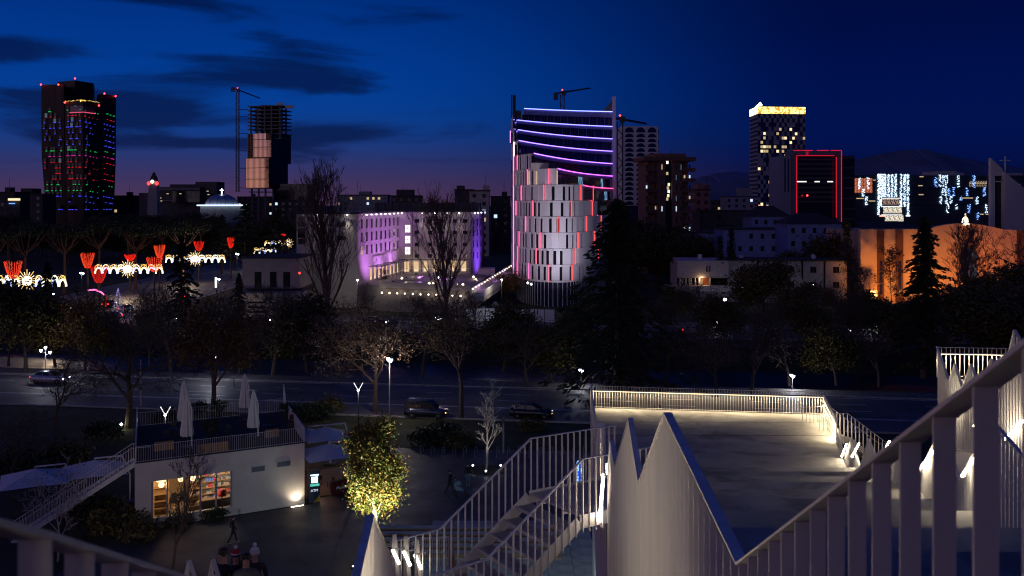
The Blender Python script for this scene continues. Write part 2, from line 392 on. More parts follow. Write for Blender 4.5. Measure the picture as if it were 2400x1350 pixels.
# ================================================================== foreground: the stair arms
FIN = MB().box(-.0045, .0045, -.029, .029, 0, 1); FINo = FIN.build('fin_source', M_white, origin=(0, 0, 0)); FINm = FINo.data
bpy.data.objects.remove(FINo)
def interp(pr, d):
    for (a, za), (b, zb) in zip(pr, pr[1:]):
        if a <= d <= b: return za + (zb - za) * (d - a) / (b - a)
    return pr[-1][1] if d > pr[-1][0] else pr[0][1]
def parapet(label, line, pr, bot, spacing=.25, led=None, lm=None, inner=1, rail_off=None, capw=.075, finw=1.0):
    """zig-zag parapet: vertical flat fins under a folded top rail; line(d) -> x on plan, pr = [(d, ztop)]"""
    d0 = pr[0][0]; root = thing('stair_parapet', label, 'parapet', (line(d0), d0, bot(d0)))
    d = d0
    while d <= pr[-1][0]:
        x = line(d); sl = (line(d + .1) - line(d - .1)) / .2; zt = interp(pr, d) - .006; zb = bot(d)
        if zt - zb > .05:
            o = inst('fin', FINm, root, (x, d, zb), (0, 0, math.pi / 2 - math.atan(sl)), (1, finw, zt - zb))
        d += spacing
    for (a, za), (b, zb) in zip(pr, pr[1:]):
        t = MB(); A = Vector((line(a), a, za)); B = Vector((line(b), b, zb)); t.bar(A, B, capw, .012)
        t.build('top_rail', M_whitem, root)
    # lower tie rail
    k = MB(); ds = [d0 + (pr[-1][0] - d0) * i / 12 for i in range(13)]
    for a, b in zip(ds, ds[1:]): k.bar((line(a) + .0, a, bot(a) + .05), (line(b), b, bot(b) + .05), .066, .012)
    k.build('base_rail', M_whitem, root)
    for (a, za, b, zb) in (led or []):
        off = .16 * inner
        t = MB(); t.tube([(line(a) + off, a, za), (line(b) + off, b, zb)], .028, 8)
        lt = t.build('led_tube', lm or M_led, root)
        MB().bar((line(a) + off * .55, a, za), (line(a) + off * 1.1, a, za), .03, .03).build('tube_bracket', M_whitem, lt)
        MB().bar((line(b) + off * .55, b, zb), (line(b) + off * 1.1, b, zb), .03, .03).build('tube_bracket', M_whitem, lt)
    return root
LX = [(0, 1.017), (5.4, 1.25), (13.4, 1.595), (20, 1.9), (40, 3.43), (51, 4.04)]
lineL = lambda d: interp(LX, d)
lineR = lambda d: 5.1 + .21 * d
def floorz(d): return 11.0 + max(0, 40 - d) * .22
# near parapet of the arm, right beside the camera
pr1 = [(.6, 21.3), (1.5, 21.5), (5.4, 19.54), (9.0, 19.6), (11.75, 18.2), (13.4, 18.6), (16.6, 17.1), (18.0, 17.2), (19.2, 16.3)]
parapet('white zigzag fin parapet running from the near right rail down to the landing', lineL, pr1, lambda d: floorz(d) - 3.4 + (0 if d > 4 else (4 - d) * .2), spacing=.25,
        led=[(17.9, 16.6, 19.6, 15.2)], inner=-1, lm=em('led_tube_mid', (1.0, .84, .68), 24, True))
# far left edge of the arm
def teeth(d0, d1, step, hi, lo, fl):
    out = []; d = d0
    while d < d1 - .1:
        out += [(d, fl(d) + lo), (d + step * .45, fl(d) + hi)]; d += step
    out.append((d, fl(d) + lo)); return out
prL = teeth(22.2, 42, 3.2, 1.35, .35, floorz) + [(43.5, 12.2), (51, 12.2)]
parapet('zigzag fin parapet on the far left edge of the concrete platform', lineL, prL, lambda d: floorz(d) - 1.2, led=[(23.6, 15.0, 25, 14.2), (27, 14.4, 28.2, 13.6)], inner=.8)
prR = [(16.5, 17.2), (18.6, 17.4), (21.3, 15.6), (23.0, 16.3), (25.6, 14.5), (28.7, 14.75), (31.2, 12.95), (34.4, 13.35), (36.4, 11.8), (38.8, 12.3), (41.2, 10.95), (43.6, 11.6), (45.5, 10.8)]
parapet('zigzag fin parapet with bright tubes along the right platform edge', lineR, prR, lambda d: floorz(d) - 1.1,
        led=[(23.2, 15.7, 25.0, 14.75), (35.6, 12.9, 37.6, 11.9), (39.2, 12.0, 40.8, 11.1), (43.6, 11.3, 44.6, 10.95), (29.2, 14.5, 31.0, 13.5), (18.6, 17.0, 20.4, 15.9)], inner=-1)
# concrete arm: landing plate, steps, side walls
arm = thing('concrete_platform', 'worn concrete stair platform with wide steps and lit far edge', 'platform', (6, 45, 0))
Lc = lambda d: lineL(d) + .12
Rc = lambda d: lineR(d) - .12
mb = MB(); ds = [51, 46, 40]
mb.hexa([(Lc(40), 40, 9.9), (Rc(40), 40, 9.9), (15.45, 49.35, 9.9), (4.04, 51.05, 9.9), (Lc(40), 40, 11), (Rc(40), 40, 11), (15.45, 49.35, 11), (4.04, 51.05, 11)]).build('landing_slab', M_conc, arm)
for k in range(12):
    d1 = 40 - 3 * k; d0 = d1 - 3; zt = 11 + .66 * k - (.004 if k == 0 else 0)
    if d0 < 4: d0 = 4
    MB().hexa([(Lc(d0), d0, zt - 1.2), (Rc(d0), d0, zt - 1.2), (Rc(d1), d1 - .002, zt - 1.2), (Lc(d1), d1 - .002, zt - 1.2), (Lc(d0), d0, zt), (Rc(d0), d0, zt), (Rc(d1), d1 - .002, zt), (Lc(d1), d1 - .002, zt)]).build('wide_step', M_conc, arm)
    if d1 <= 7: break
def sidewall(line, ds, top, name, zb, th):
    mb = MB()
    for a, b in zip(ds, ds[1:]):
        mb.hexa([(line(a), a, zb), (line(a) + th, a, zb), (line(b) + th, b, zb), (line(b), b, zb), (line(a), a, top(a)), (line(a) + th, a, top(a)), (line(b) + th, b, top(b)), (line(b), b, top(b))])
    mb.build(name, M_concw, arm)
sidewall(lambda d: lineL(d) - .02 + .10, [4, 10, 15, 20, 30, 40, 51], lambda d: floorz(d) - .25, 'side_wall', 0, .4)
sidewall(lambda d: lineR(d) - .5, [10, 20, 30, 40, 49], lambda d: floorz(d) - .25, 'side_wall', 0, .4)
for y0_, y1_ in ((44.9, 44.96), (47.6, 47.64)): MB().box(Lc(45) + .05, Rc(45) - .1, y0_, y1_, 11.0005, 11.004).build('expansion_joint', mk('joint_filler', (.03, .03, .03), .9, .2), arm)
# end railing of the landing with the light line under its handrail
def railing(name, label, A, B, zf, h, n, led=290, mid=True, w=.016):
    A = Vector((A[0], A[1], zf)); B = Vector((B[0], B[1], zf)); r = thing(name, label, 'railing', A)
    MB().bar(A + Vector((0, 0, h)), B + Vector((0, 0, h)), .05, .014).build('top_rail', M_white, r)
    MB().bar(A + Vector((0, 0, .06)), B + Vector((0, 0, .06)), .05, .014).build('base_rail', M_white, r)
    bm_ = MB().box(-w / 2, w / 2, -.012, .012, 0, h - .01).build('baluster', M_white, r, origin=(0, 0, 0)); bm_.location = (0, 0, 0)
    ang = math.atan2((B - A).y, (B - A).x); bm_.rotation_euler = (0, 0, ang)
    for i in range(1, n + 1): inst('baluster', bm_.data, r, A + (B - A) * (i / n), (0, 0, ang))
    if mid:
        nrm = Vector(((B - A).y, -(B - A).x, 0)).normalized()
        a = A + nrm * .16 + Vector((0, 0, h - .2)); b = B + nrm * .16 + Vector((0, 0, h - .2))
        hr = MB().tube([a, b], .02, 8).build('handrail', M_white, r)
        if led:
            MB().bar(a - Vector((0, 0, .028)), b - Vector((0, 0, .028)), .02, .012).build('led_strip', M_ledw, hr)
            al = bpy.data.lights.new('strip_light', 'AREA'); al.shape = 'RECTANGLE'; al.size = (b - a).length; al.size_y = .03; al.energy = led; al.color = (1, .80, .50); al.spread = math.radians(170)
            ao = bpy.data.objects.new('strip_light', al); link(ao, r, (a + b) / 2 - Vector((0, 0, .045))); ao.rotation_euler = (0, 0, ang)
    return r
railing('landing_railing', 'long white baluster railing across the far end of the concrete platform', (4.04, 50.95), (15.42, 49.25), 11.0, 1.12, 84)
ra = railing('landing_railing', 'short white railing on the right side of the far platform landing', (15.38, 49.2), (14.15, 43.4), 11.0, 1.12, 40, led=150)
# second arm on the right
arm2 = thing('concrete_platform', 'second concrete stair arm beyond the right near rail', 'platform', (20, 30, 0))
line2 = lambda d: 9.5 + .168 * d
fl2 = lambda d: 15.05 + max(0, 36.7 - d) * .21
for k in range(6):
    d1 = 36.7 - 3 * k; d0 = d1 - 3; zt = 15.0 + .63 * k
    MB().hexa([(line2(d0) + .1, d0, zt - 1.2), (line2(d0) + 9, d0, zt - 1.2), (line2(d1) + 9, d1 - .002, zt - 1.2), (line2(d1) + .1, d1 - .002, zt - 1.2), (line2(d0) + .1, d0, zt), (line2(d0) + 9, d0, zt), (line2(d1) + 9, d1 - .002, zt), (line2(d1) + .1, d1 - .002, zt)]).build('wide_step', M_conc, arm2)
mb = MB()
for a, b in ((18, 25), (25, 30), (30, 36.7)):
    x0, x1 = line2(a), line2(b)
    mb.hexa([(x0 + .08, a, 0), (x0 + .5, a, 0), (x1 + .5, b, 0), (x1 + .08, b, 0), (x0 + .08, a, fl2(a) - .2), (x0 + .5, a, fl2(a) - .2), (x1 + .5, b, fl2(b) - .2), (x1 + .08, b, fl2(b) - .2)])
mb.build('side_wall', M_concw, arm2)
MB().hexa([(line2(36.7) + .5, 36.3, 0), (line2(36.7) + 9, 35.2, 0), (line2(36.7) + 9, 35.6, 0), (line2(36.7) + .5, 36.7, 0), (line2(36.7) + .5, 36.3, 13.7), (line2(36.7) + 9, 35.2, 13.7), (line2(36.7) + 9, 35.6, 13.7), (line2(36.7) + .5, 36.7, 13.7)]).build('end_wall', M_concw, arm2)
pr2 = [(18.0, 19.9), (19.5, 20.3), (22.4, 18.0), (24.6, 18.9), (26.4, 17.1), (28.2, 17.9), (29.2, 16.3), (30.3, 16.75), (31.4, 15.65), (32.4, 16.25), (33.4, 15.3), (34.3, 15.95), (35.0, 15.2), (36.7, 16.2)]
parapet('zigzag fin parapet with glowing folds on the second stair arm', line2, pr2, lambda d: fl2(d) - 2.6 - max(0, 29 - d) * .28, led=[(23, 16.2, 24.6, 15.0), (27, 15.6, 28.6, 14.7), (30.4, 15.2, 31.6, 14.4), (33, 14.9, 34.2, 14.2)], inner=-1, capw=.085)
railing('landing_railing', 'white baluster railing along the end of the second stair arm', (line2(36.7), 36.7), (line2(36.7) + 7, 35.8), 15.05, 1.12, 44)
# gap floor between the arms
gap = thing('gangway', 'pale lit concrete gangway between the two stair arms', 'gangway', (12, 24, 13))
for k in range(6):
    d1 = 31 - 2.6 * k; d0 = d1 - 2.6; zt = 12.5 + .57 * k
    MB().hexa([(lineR(d0) + .1, d0, zt - .5), (line2(d0) - .1, d0, zt - .5), (line2(d1) - .1, d1 - .002, zt - .5), (lineR(d1) + .1, d1 - .002, zt - .5), (lineR(d0) + .1, d0, zt), (line2(d0) - .1, d0, zt), (line2(d1) - .1, d1 - .002, zt), (lineR(d1) + .1, d1 - .002, zt)]).build('step', M_conc, gap)
# round handrail and grating just behind the near parapet
hr = thing('handrail', 'thick round handrail blurred behind the near right fins', 'handrail', (1.6, 2.2, 20))
MB().tube([(2.35, 4.9, 18.95), (2.4, 3.9, 19.55), (2.42, 2.6, 20.28)], .03, 10).build('rail_tube', M_white, hr, True)
for d, z in ((3.2, 19.94), (4.6, 19.13)): MB().tube([(2.37, d, z), (2.37, d, z - .9)], .02, 8).build('post', M_white, hr)
gr = thing('grating_landing', 'steel grating landing at the lower right corner behind the fins', 'grating', (4.2, 6.6, 18.4))
for i in range(14): MB().box(3.3, 5.0, 6.0 + .09 * i, 6.03 + .09 * i, 18.5, 18.54).build('grating_bar', M_grate, gr)
for i in range(3): MB().box(3.3 + .8 * i, 3.34 + .8 * i, 5.98, 7.3, 18.45, 18.498).build('bearer', M_whitem, gr)
for i in range(3):
    MB().box(3.6, 5.6, 7.6 + .5 * i, 8.05 + .5 * i, 18.35 - .2 * i, 18.39 - .2 * i).build('tread', M_conc, gr)
MB().bar((3.55, 7.3, 18.46), (3.55, 9.3, 17.6), .05, .2).build('stringer', M_white, gr)
# the flight the photographer stands on
st = thing('stair_flight', 'concrete stair flight below the lower edge of the picture', 'stair', (0, 0, 18))
for k in range(14):
    MB().box(-.95, 1.12, -1.5 + .34 * k, -1.5 + .34 * (k + 1) - .002, 19.9 - .17 * max(0, k - 3) - .4, 19.9 - .17 * max(0, k - 3)).build('step', M_conc, st)
for k in range(15): MB().box(-.95, 1.12, -1.84 - .34 * k, -1.5 - .34 * k - .002, 19.5 + .17 * k, 19.9 + .17 * (k + 1)).build('step', M_conc, st)
MB().box(-5.2, 2.4, -7.6, -6.62, 17, 25.0).build('shade_wall', M_concw, st)  # unseen wall behind the camera, shaped to shade the near fins
# left near parapet and its continuation
lineN = lambda d: -.766 - .086 * d
parapet('blurred fin rail sloping across the lower left corner close to the camera', lineN, [(1.2, 21.17), (1.92, 20.86), (3.6, 20.1), (5.2, 19.1), (7.6, 17.9)], lambda d: 19.0 - .45 * (d - 1.2), spacing=.25, finw=1.08,
         led=[(6.2, 18.2, 7.6, 17.6), (8.0, 17.4, 9.4, 16.8), (9.8, 16.6, 11.0, 16.1)], inner=1, lm=em('fill_tube', (1.0, .83, .62), 150, True))  # unseen tubes below the frame, added to brighten the fin panel opposite
nt_ = thing('tube_lamp', 'small unseen tube added to brighten the near left rail', 'lamp', (-.7, .6, 20.2)); MB().tube([(-.72, .7, 20.35), (-.76, 1.25, 20.1)], .018, 8).build('tube', em('fill_tube_small', (1.0, .84, .60), 7, True), nt_); MB().bar((-.72, .7, 20.35), (-.83, .7, 20.35), .02, .02).build('bracket', M_whitem, nt_)  # out of view, added to brighten the near left rail
lineN2 = lambda d: -.766 - .066 * d - .12
parapet('pointed white fin panel with blue edge at the bottom centre', lineN2, [(8.2, 17.8), (9.7, 17.84), (11.6, 17.86), (14.4, 16.5), (16.4, 15.4), (18.5, 14.2)], lambda d: 14.4 - .4 * (d - 9.6), spacing=.2, capw=.09,
        led=[(11.0, 15.6, 12.6, 14.8)], inner=1, lm=M_led2)
# tooth panels by the lower stair (bottom, left of the people)
def toothpanel(label, base, w, h, yaw, led=True):
    b = Vector(base); r = thing('fin_panel', label, 'parapet', b); u = Vector((math.cos(yaw), math.sin(yaw), 0)); nrm = Vector((u.y, -u.x, 0))
    n = max(6, int(w / .05))
    for i in range(n):
        f = i / (n - 1); hh = h * (1 - f) if f > .12 else h * (.75 + f * 2)
        if hh > .03: inst('fin', FINm, r, b + u * (w * f), (0, 0, yaw + math.pi / 2), (1.6, 1, hh))
    MB().bar(b + Vector((0, 0, h * .75)), b + u * (w * .12) + Vector((0, 0, h + .01)), .08, .012).build('top_rail', M_whitem, r)
    MB().bar(b + u * (w * .12) + Vector((0, 0, h + .01)), b + u * w, .08, .012).build('top_rail', M_whitem, r)
    if led:
        a = b + nrm * .2 + u * (w * .4) + Vector((0, 0, h * .52)); c = b + nrm * .2 + u * (w * .78) + Vector((0, 0, h * .2))
        MB().tube([a, c], .026, 8).build('led_tube', M_led2, r)
    return r
for (px, py, d, w, hh, lab) in ((431, 1311, 17.0, 1.15, 1.7, 'white pointed fin panel with tube lamp left of the people'), (489, 1309, 17.8, 1.0, 1.6, 'white pointed fin panel touching the people at the bottom'),):
    p = P(px, py, d); toothpanel(lab, p - Vector((0, 0, hh)), w, hh, -.6)
# ------------------------------------------------------------------ steel side stairs
def side_stair(label, C, u, v, zl, nr, rise, run, width, llen, low, cat='stair', nb=.16):
    """C: far upper corner of the flight (plan), u: direction back along the landing, v: across towards the near side"""
    r = thing('steel_stair', label, cat, (C[0], C[1], zl - nr * rise)); C = Vector((C[0], C[1], 0)); u = Vector((u[0], u[1], 0)); v = Vector((v[0], v[1], 0)); z = Vector((0, 0, 1))
    Q = lambda s, t, zz: C + u * s + v * t + z * zz
    # landing: bars of grating on a frame
    n = int(llen / .075); yaw = math.atan2(u.y, u.x)
    gm = MB().box(-.012, .012, -width / 2 + .05, width / 2 - .05, -.02, .02).build('grating_bar', M_grate, r, origin=(0, 0, 0)); gm.location = Q(.03, width / 2, zl) - WL[r.name]; gm.rotation_euler = (0, 0, yaw)
    for i in range(1, n): inst('grating_bar', gm.data, r, Q(.03 + i * .075, width / 2, zl), (0, 0, yaw))
    for t in (.3 * width, .7 * width): MB().bar(Q(0, t, zl - .05), Q(llen, t, zl - .05), .03, .05).build('bearer', M_whitem, r)
    e = -nr * run
    # treads: grating strips in an edge frame
    for k in range(1, nr):
        s1 = -run * (k - 1); s0 = -run * k - .03; zz = zl - rise * k
        t = MB()
        t.bar(Q(s0, .04, zz), Q(s0, width - .04, zz), .03, .06); t.bar(Q(s1, .04, zz), Q(s1, width - .04, zz), .03, .06)
        q = s0 + .045
        while q < s1 - .02: t.bar(Q(q, .05, zz + .005), Q(q, width - .05, zz + .005), .010, .03); q += .034
        for w_ in range(1, 7): t.bar(Q(s0, width * w_ / 7, zz - .012), Q(s1, width * w_ / 7, zz - .012), .012, .02)
        t.build('tread', M_grate, r)
    zb = zl - nr * rise
    n = int(low / .075)
    for i in range(n): inst('grating_bar', gm.data, r, Q(e - .03 - i * .075, width / 2, zb), (0, 0, yaw))
    for t, off in ((0, -.02), (width, .02)):
        mb = MB()
        pts = [(llen, zl - .08), (0, zl - .08), (e, zb - .08), (e - low, zb - .08)]
        for (a, za), (b, zb2) in zip(pts, pts[1:]): mb.bar(Q(a, t, za), Q(b, t, zb2), .016, .26)
        mb.build('stringer', M_white, r)
        mb = MB(); hh = 1.14
        rp = [(llen, zl + hh), (.06, zl + hh), (e + .1, zb + hh + .06), (e - low, zb + hh)]
        for (a, za), (b, zb2) in zip(rp, rp[1:]): mb.bar(Q(a, t + off, za), Q(b, t + off, zb2), .058, .018)
        mb.build('top_rail', M_whitem, r)
        prx = [(-(p[0]), p[1] - .01) for p in rp]; prb = [(-(p[0]), p[1] - .2) for p in pts]
        s = llen - .05; bm = None
        while s > e - low:
            zt = interp(prx, -s); z0 = interp(prb, -s)
            if bm is None:
                b = MB().box(-.008, .008, -.022, .022, 0, 1).build('baluster', M_white, r, origin=(0, 0, 0)); bm = b.data
                b.location = Q(s, t + off, z0) - WL[r.name]; b.rotation_euler = (0, 0, yaw); b.scale = (1, 1, zt - z0)
            else: inst('baluster', bm, r, Q(s, t + off, z0), (0, 0, yaw), (1, 1, zt - z0))
            s -= nb
    return r
side_stair('white steel stair with grating treads leading left off the platform', (.36, 20.9), (.84, .543), (.50, -.866), 15.4, 7, .226, .317, 1.9, 2.35, 1.0)
side_stair('small white steel stair off the right platform edge far behind', (15.6, 46.2), (-.98, -.2), (-.2, .98), 10.6, 10, .2, .27, 1.6, 1.5, .6, nb=.2)
# end fins where the lower stair landing meets the lower flight
for k, (px, py, d) in enumerate(((922, 1252, 19.0), (948, 1256, 19.4), (974, 1264, 19.9))):
    p = P(px, py, d); toothpanel(['leftmost narrow lit fin beside the foot of the steel stair', 'middle narrow lit fin beside the foot of the steel stair', 'rightmost narrow lit fin beside the foot of the steel stair'][k], p - Vector((0, 0, 1.75)), .42, 1.75, -1.0, False)
    a = P(px - 2, py + 36, d - .3); b = P(px + 14, py + 70, d - .3)
    tb = thing('tube_lamp', ['leftmost bright tube lamp at the foot of the steel stair', 'middle bright tube lamp at the foot of the steel stair', 'rightmost bright tube lamp at the foot of the steel stair'][k], 'lamp', b)
    MB().tube([a, b], .03, 8).build('tube', M_led2, tb); MB().bar(a, a + Vector((.22, .1, 0)), .03, .03).build('bracket', M_whitem, tb)
# brown backed low gate behind the lower landing
gt = thing('barrier_gate', 'low white barred gate with brown post beyond the stair foot', 'gate', P(1045, 1330, 21.5) - Vector((0, 0, .8)))
gA = P(986, 1262, 21.3); gB = P(1052, 1258, 21.8)
MB().bar(gA, gB, .03, .03).bar(gA - Vector((0, 0, .62)), gB - Vector((0, 0, .62)), .03, .03).build('gate_frame', M_white, gt)
for i in range(13): MB().bar(gA + (gB - gA) * (i / 12) - Vector((0, 0, .62)), gA + (gB - gA) * (i / 12), .012, .012).build('bar', M_white, gt)
MB().hexa([gB + Vector(q) for q in ((.0, 0, -1), (.22, 0, -1), (.22, .04, -1), (0, .04, -1), (0, 0, .02), (.05, 0, .02), (.05, .04, .02), (0, .04, .02))]).build('post_panel', mk('brown_panel', (.33, .2, .13), .6, .2), gt)
# ================================================================== buildings
M_glassd = mk('dark_glass', (.012, .014, .02), .12, .15, .5, spec=.6)
M_glassb = mk('glass_blue_reflect', (.018, .022, .085), .1, .2, .4, spec=.7)  # sky and LED reflections put into the blue base colour
M_plaster = mk('cream_plaster', (.47, .43, .40), .85, .1, .6, .1)
M_lilacw = mk('pale_render', (.26, .245, .255), .85, .15, .5)
M_brick = mk('brown_brick', (.20, .11, .085), .85, .2, 1.5)
M_roofd = mk('dark_roof', (.035, .03, .03), .85, .3, .8)
M_dcon = mk('raw_concrete', (.20, .18, .17), .9, .25, .6)
M_panelw = mk('white_facade_panel', (.60, .60, .62), .45, .06, .5)
M_tower = mk('dark_tower_cladding', (.012, .012, .015), .55, .35, .35, stretch=(1, 1, .06))
M_frame = mk('window_frame', (.05, .05, .06), .5, .1)
M_wfrm = mk('white_window_frame', (.55, .54, .52), .5, .1)
E_warm = em('lit_window_warm', (1.0, .78, .45), 1.3)
E_warm2 = em('lit_window_dim', (1.0, .74, .42), .55)
E_white = em('lit_window_white', (1.0, .93, .82), 1.6)
E_cool = em('lit_window_cool', (.62, .8, 1.0), 1.1)
E_red = em('red_beacon', (1.0, .03, .03), 9)
E_redl = em('red_led_line', (1.0, .012, .05), 1.15)
E_bluel = em('blue_white_led', (.55, .75, 1.0), 1.8)
E_gold = emv('gold_fairy_lights', (.35, .17, .02), (1.0, .74, .22), 2.6, .9, .25, .6)
E_goldw = emv('gold_fairy_lights_bright', (.9, .6, .2), (1.0, .9, .55), 3.2, .9, .1, .5)
def slabbox(root, fac, u0, u1, z0, z1, depth, mat, name='wall'):
    mb = MB(); fac.box(mb, u0, u1, z0, z1, -depth, 0); return mb.build(name, mat, root)

# ---------------------------------------------------------------- far skyline blocks
def block(label, px0, px1, top, d, depth=14, col=(.055, .05, .055), wins=0, lit=None, steps=None, seed=0, group=None):
    rr = random.Random(seed + int(px0)); A = (X(px0, d), d); B = (X(px1, d), d); f = Fac(A, B); zt = Zp(top, d)
    r = thing('apartment_block', label, 'building', ((A[0] + B[0]) / 2, d, 0))
    m = mk('block_%d_%d_%d' % tuple(int(c * 100) for c in col), col, .85, .2, .4)
    slabbox(r, f, 0, f.L, 0, zt, depth, m)
    for (a, b, h) in steps or []:
        slabbox(r, f, f.L * a, f.L * b, zt, zt + h, depth * .7, m, 'roof_storey')
    mb = MB(); f.box(mb, -.3, f.L + .3, zt - .002, zt + .5, -depth - .3, .3); mb.build('parapet', M_roofd, r)
    nfl = max(2, int(min(zt, 26) / 3.2)); nc = max(2, int(f.L / 3.4))
    bm = None
    for i in range(nfl):
        z = zt - 2.6 - 3.2 * i
        if z < 1: break
        for j in range(nc):
            u = (j + .5) * f.L / nc
            if wins and rr.random() > wins: continue
            q = rr.random(); mt = M_glassd
            if lit and q < lit: mt = rr.choice([E_warm2, E_warm2, E_warm, E_cool])
            w = MB(); f.box(w, u - .7, u + .7, z, z + 1.5, -.05, .06); w.build('window', mt, r)
    if rr.random() < .7:
        u = f.L * rr.uniform(.2, .8); mb = MB(); f.box(mb, u, u + 2.4, zt + .5, zt + 2.4, -6, -2); mb.build('lift_house', m, r)
        mb = MB(); mb.tube([f.pt(u + 1, zt + 2.4, -4), f.pt(u + 1, zt + 6.5, -4)], .08, 4); mb.build('aerial', M_black, r)
    return r
block('low dark block with lit shopfront at the far left edge', -60, 34, 452, 430, lit=.02, wins=.5)
block('second low dark skyline block right of the left edge', 36, 100, 456, 480, lit=.03, steps=[(.2, .6, 3)])
block('low skyline block just right of the dark light-dotted tower', 262, 318, 460, 560, lit=.12)
block('white roofed long block behind the dome', 556, 640, 462, 700, lit=.1)
block('white lit long block behind the left poplar', 790, 908, 458, 620, col=(.3, .29, .28), lit=.3, steps=[(.45, .65, 2.5)])
block('stepped apartment block left of the right poplar', 915, 985, 460, 520, lit=.12, steps=[(.2, .75, 3.5)])
block('grey apartment block behind the right poplar', 1066, 1108, 446, 420, lit=.15, steps=[(.1, .5, 2)])
block('pale apartment block with two lit windows beyond the hotel', 1100, 1146, 448, 400, col=(.34, .31, .31), lit=.2)
block('small dark block beside the curved building', 1150, 1196, 462, 430, lit=.12)
block('dark block half hidden right of the brown apartments', 1628, 1664, 446, 420, col=(.22, .11, .1), lit=.05, steps=[(.2, .7, 3)])
block('low far block with scattered lights under the hills', 1664, 1720, 470, 640, lit=.2)
block('pale block with a lit side left of the gold topped tower', 1700, 1770, 462, 560, col=(.16, .15, .15), lit=.18, steps=[(.5, .9, 5)])
block('dark house row between the brown apartments and the tower', 1640, 1760, 496, 330, lit=.1, wins=.6)
block('low dark block under the construction tower', 640, 735, 470, 560, lit=.06)
block('flat dark hall behind the dome', 385, 470, 474, 520, lit=.1)
# lit cafe front far left
lt = thing('corner_building', 'small dark building with orange lit front far off at the left edge', 'building', P(32, 470, 428) - Vector((0, 0, 12)))
MB().box(X(20, 427), X(46, 427), 426.6, 427.6, Zp(470, 427), Zp(465, 427)).build('lit_band', E_warm, lt)
MB().box(X(22, 427), X(34, 427), 426.6, 427.6, Zp(478, 427), Zp(476, 427)).build('blue_sign', em('blue_sign', (.1, .3, 1), 2), lt)
MB().box(X(18, 428), X(48, 428), 427.7, 436, 0, Zp(463, 428)).build('wall', M_roofd, lt)
# ---------------------------------------------------------------- dark tower with coloured sill lights
D = 510; T = thing('high_rise_tower', 'dark curved high rise dotted with coloured lights on the left', 'tower', (X(185, D), D, 0))
def vol(pxs, ds, top, wob):
    """plan corners (px,d) left-front, right-front..., tapered vertical profile"""
    rings = []; zt = Zp(top, D)
    for f in (0, .12, .3, .42, .56, .72, 1.0):
        k = 1 - wob * (math.sin(max(0, (.62 - f)) / .62 * math.pi / 2) ** 1.5)
        cx = X(185, D); cyy = D + 16
        rings.append([(cx + (X(p, d) - cx) * k, cyy + (d - cyy) * k, zt * f) for p, d in zip(pxs, ds)])
    return MB().loft(rings)
VOLS = [((97, 150, 160, 100), (512, 508, 530, 536), 198, .11), ((135, 176, 219, 222, 138), (524, 518, 530, 548, 548), 184, .09),
        ((152, 195, 237, 238, 156), (503, 497, 509, 530, 530), 243, .10), ((228, 240, 272, 270, 226), (516, 510, 522, 545, 545), 219, .11)]
for i, (a, b, t, w) in enumerate(VOLS): vol(a, b, t, w).build('tower_block', M_tower, T)
for px, py, d in ((96, 199, 511), (137, 199, 508), (176, 184.5, 517), (152, 241, 502), (232, 248, 508), (245, 220, 510), (271, 226, 521)):
    MB().octa(P(px, py - .6, d - .6), .55).build('beacon', E_red, T)
ROWS = [(262, 'g'), (275, 'r'), (288, 'b'), (301, 'b'), (314, 'b'), (328, 'b'), (341, 'b'), (354, 'g'), (367, 'm'), (381, 'r'), (394, 'r'), (407, 'r'), (420, 'r'), (433, 'g'), (447, 'g'), (460, 'b'), (473, 'b'), (491, 'b')]
EC = {'g': em('sill_green', (.02, .8, .18), .62), 'r': em('sill_red', (1, .015, .04), .62), 'b': em('sill_blue', (.06, .07, 1), 1.0), 'm': em('sill_magenta', (1, .03, .6), .6)}
E_pane = em('dim_blue_pane', (.16, .28, .36), .35)
def edge_px(a, w, py, top, D=D):      # where the tapered face lies at image row py
    f = (Zp(py, D)) / Zp(top, D); k = 1 - w * (math.sin(max(0, (.62 - f)) / .62 * math.pi / 2) ** 1.5)
    return 185 + (a - 185) * k
rr = random.Random(3)
for py, c in ROWS:
    for (p0, p1, d0, d1, top, w, n, pane) in ((101, 147, 511, 508, 198, .11, 4, 1), (156, 192, 502, 497, 243, .10, 4, 1), (198, 233, 497.5, 508.5, 243, .10, 4, 0), (243, 270, 511, 521, 219, .11, 4, 0)):
        if py < top + 14: continue
        for j in range(n):
            if rr.random() < .27: continue
            f = (j + .5 + rr.uniform(-.3, .3)) / n; fz = Zp(py, D) / Zp(top, D); k = 1 - w * (math.sin(max(0, (.62 - fz)) / .62 * math.pi / 2) ** 1.5)
            d = d0 + (d1 - d0) * f; cx = X(185, D); cyy = D + 16
            x = cx + (X(p0 + (p1 - p0) * f, d) - cx) * k; y = cyy + (d - cyy) * k
            slope = (py - 475) * 0; z = Zp(py + (2 if p0 > 190 and py < 300 else 0) + (f * 5 if p0 > 190 and py < 475 else 0), D)
            wd = rr.choice([.22, .3, .4, .7])
            win = MB().box(x - .55, x + .55, y - .25, y + .15, z, z + 2.1).build('window', M_glassd if rr.random() < .84 or not pane or py > 385 else E_pane, T)
            MB().box(x - wd, x + wd, y - .55, y - .2, z - .17, z + .17).build('sill_light', EC[c], win)
for k in range(26):                                          # gold roof-bar lights
    f = k / 25; px = 154 + 78 * f; py = 240 - 3 * math.sin(f * 3.1) + (5 * max(0, f - .5)) + R.uniform(-1, 1)
    MB().octa(P(px, py - 2, 500 if f < .5 else 505), R.uniform(.16, .34)).build('roof_bulb', em('gold_bulb', (1, .62, .15), 1.1), T)
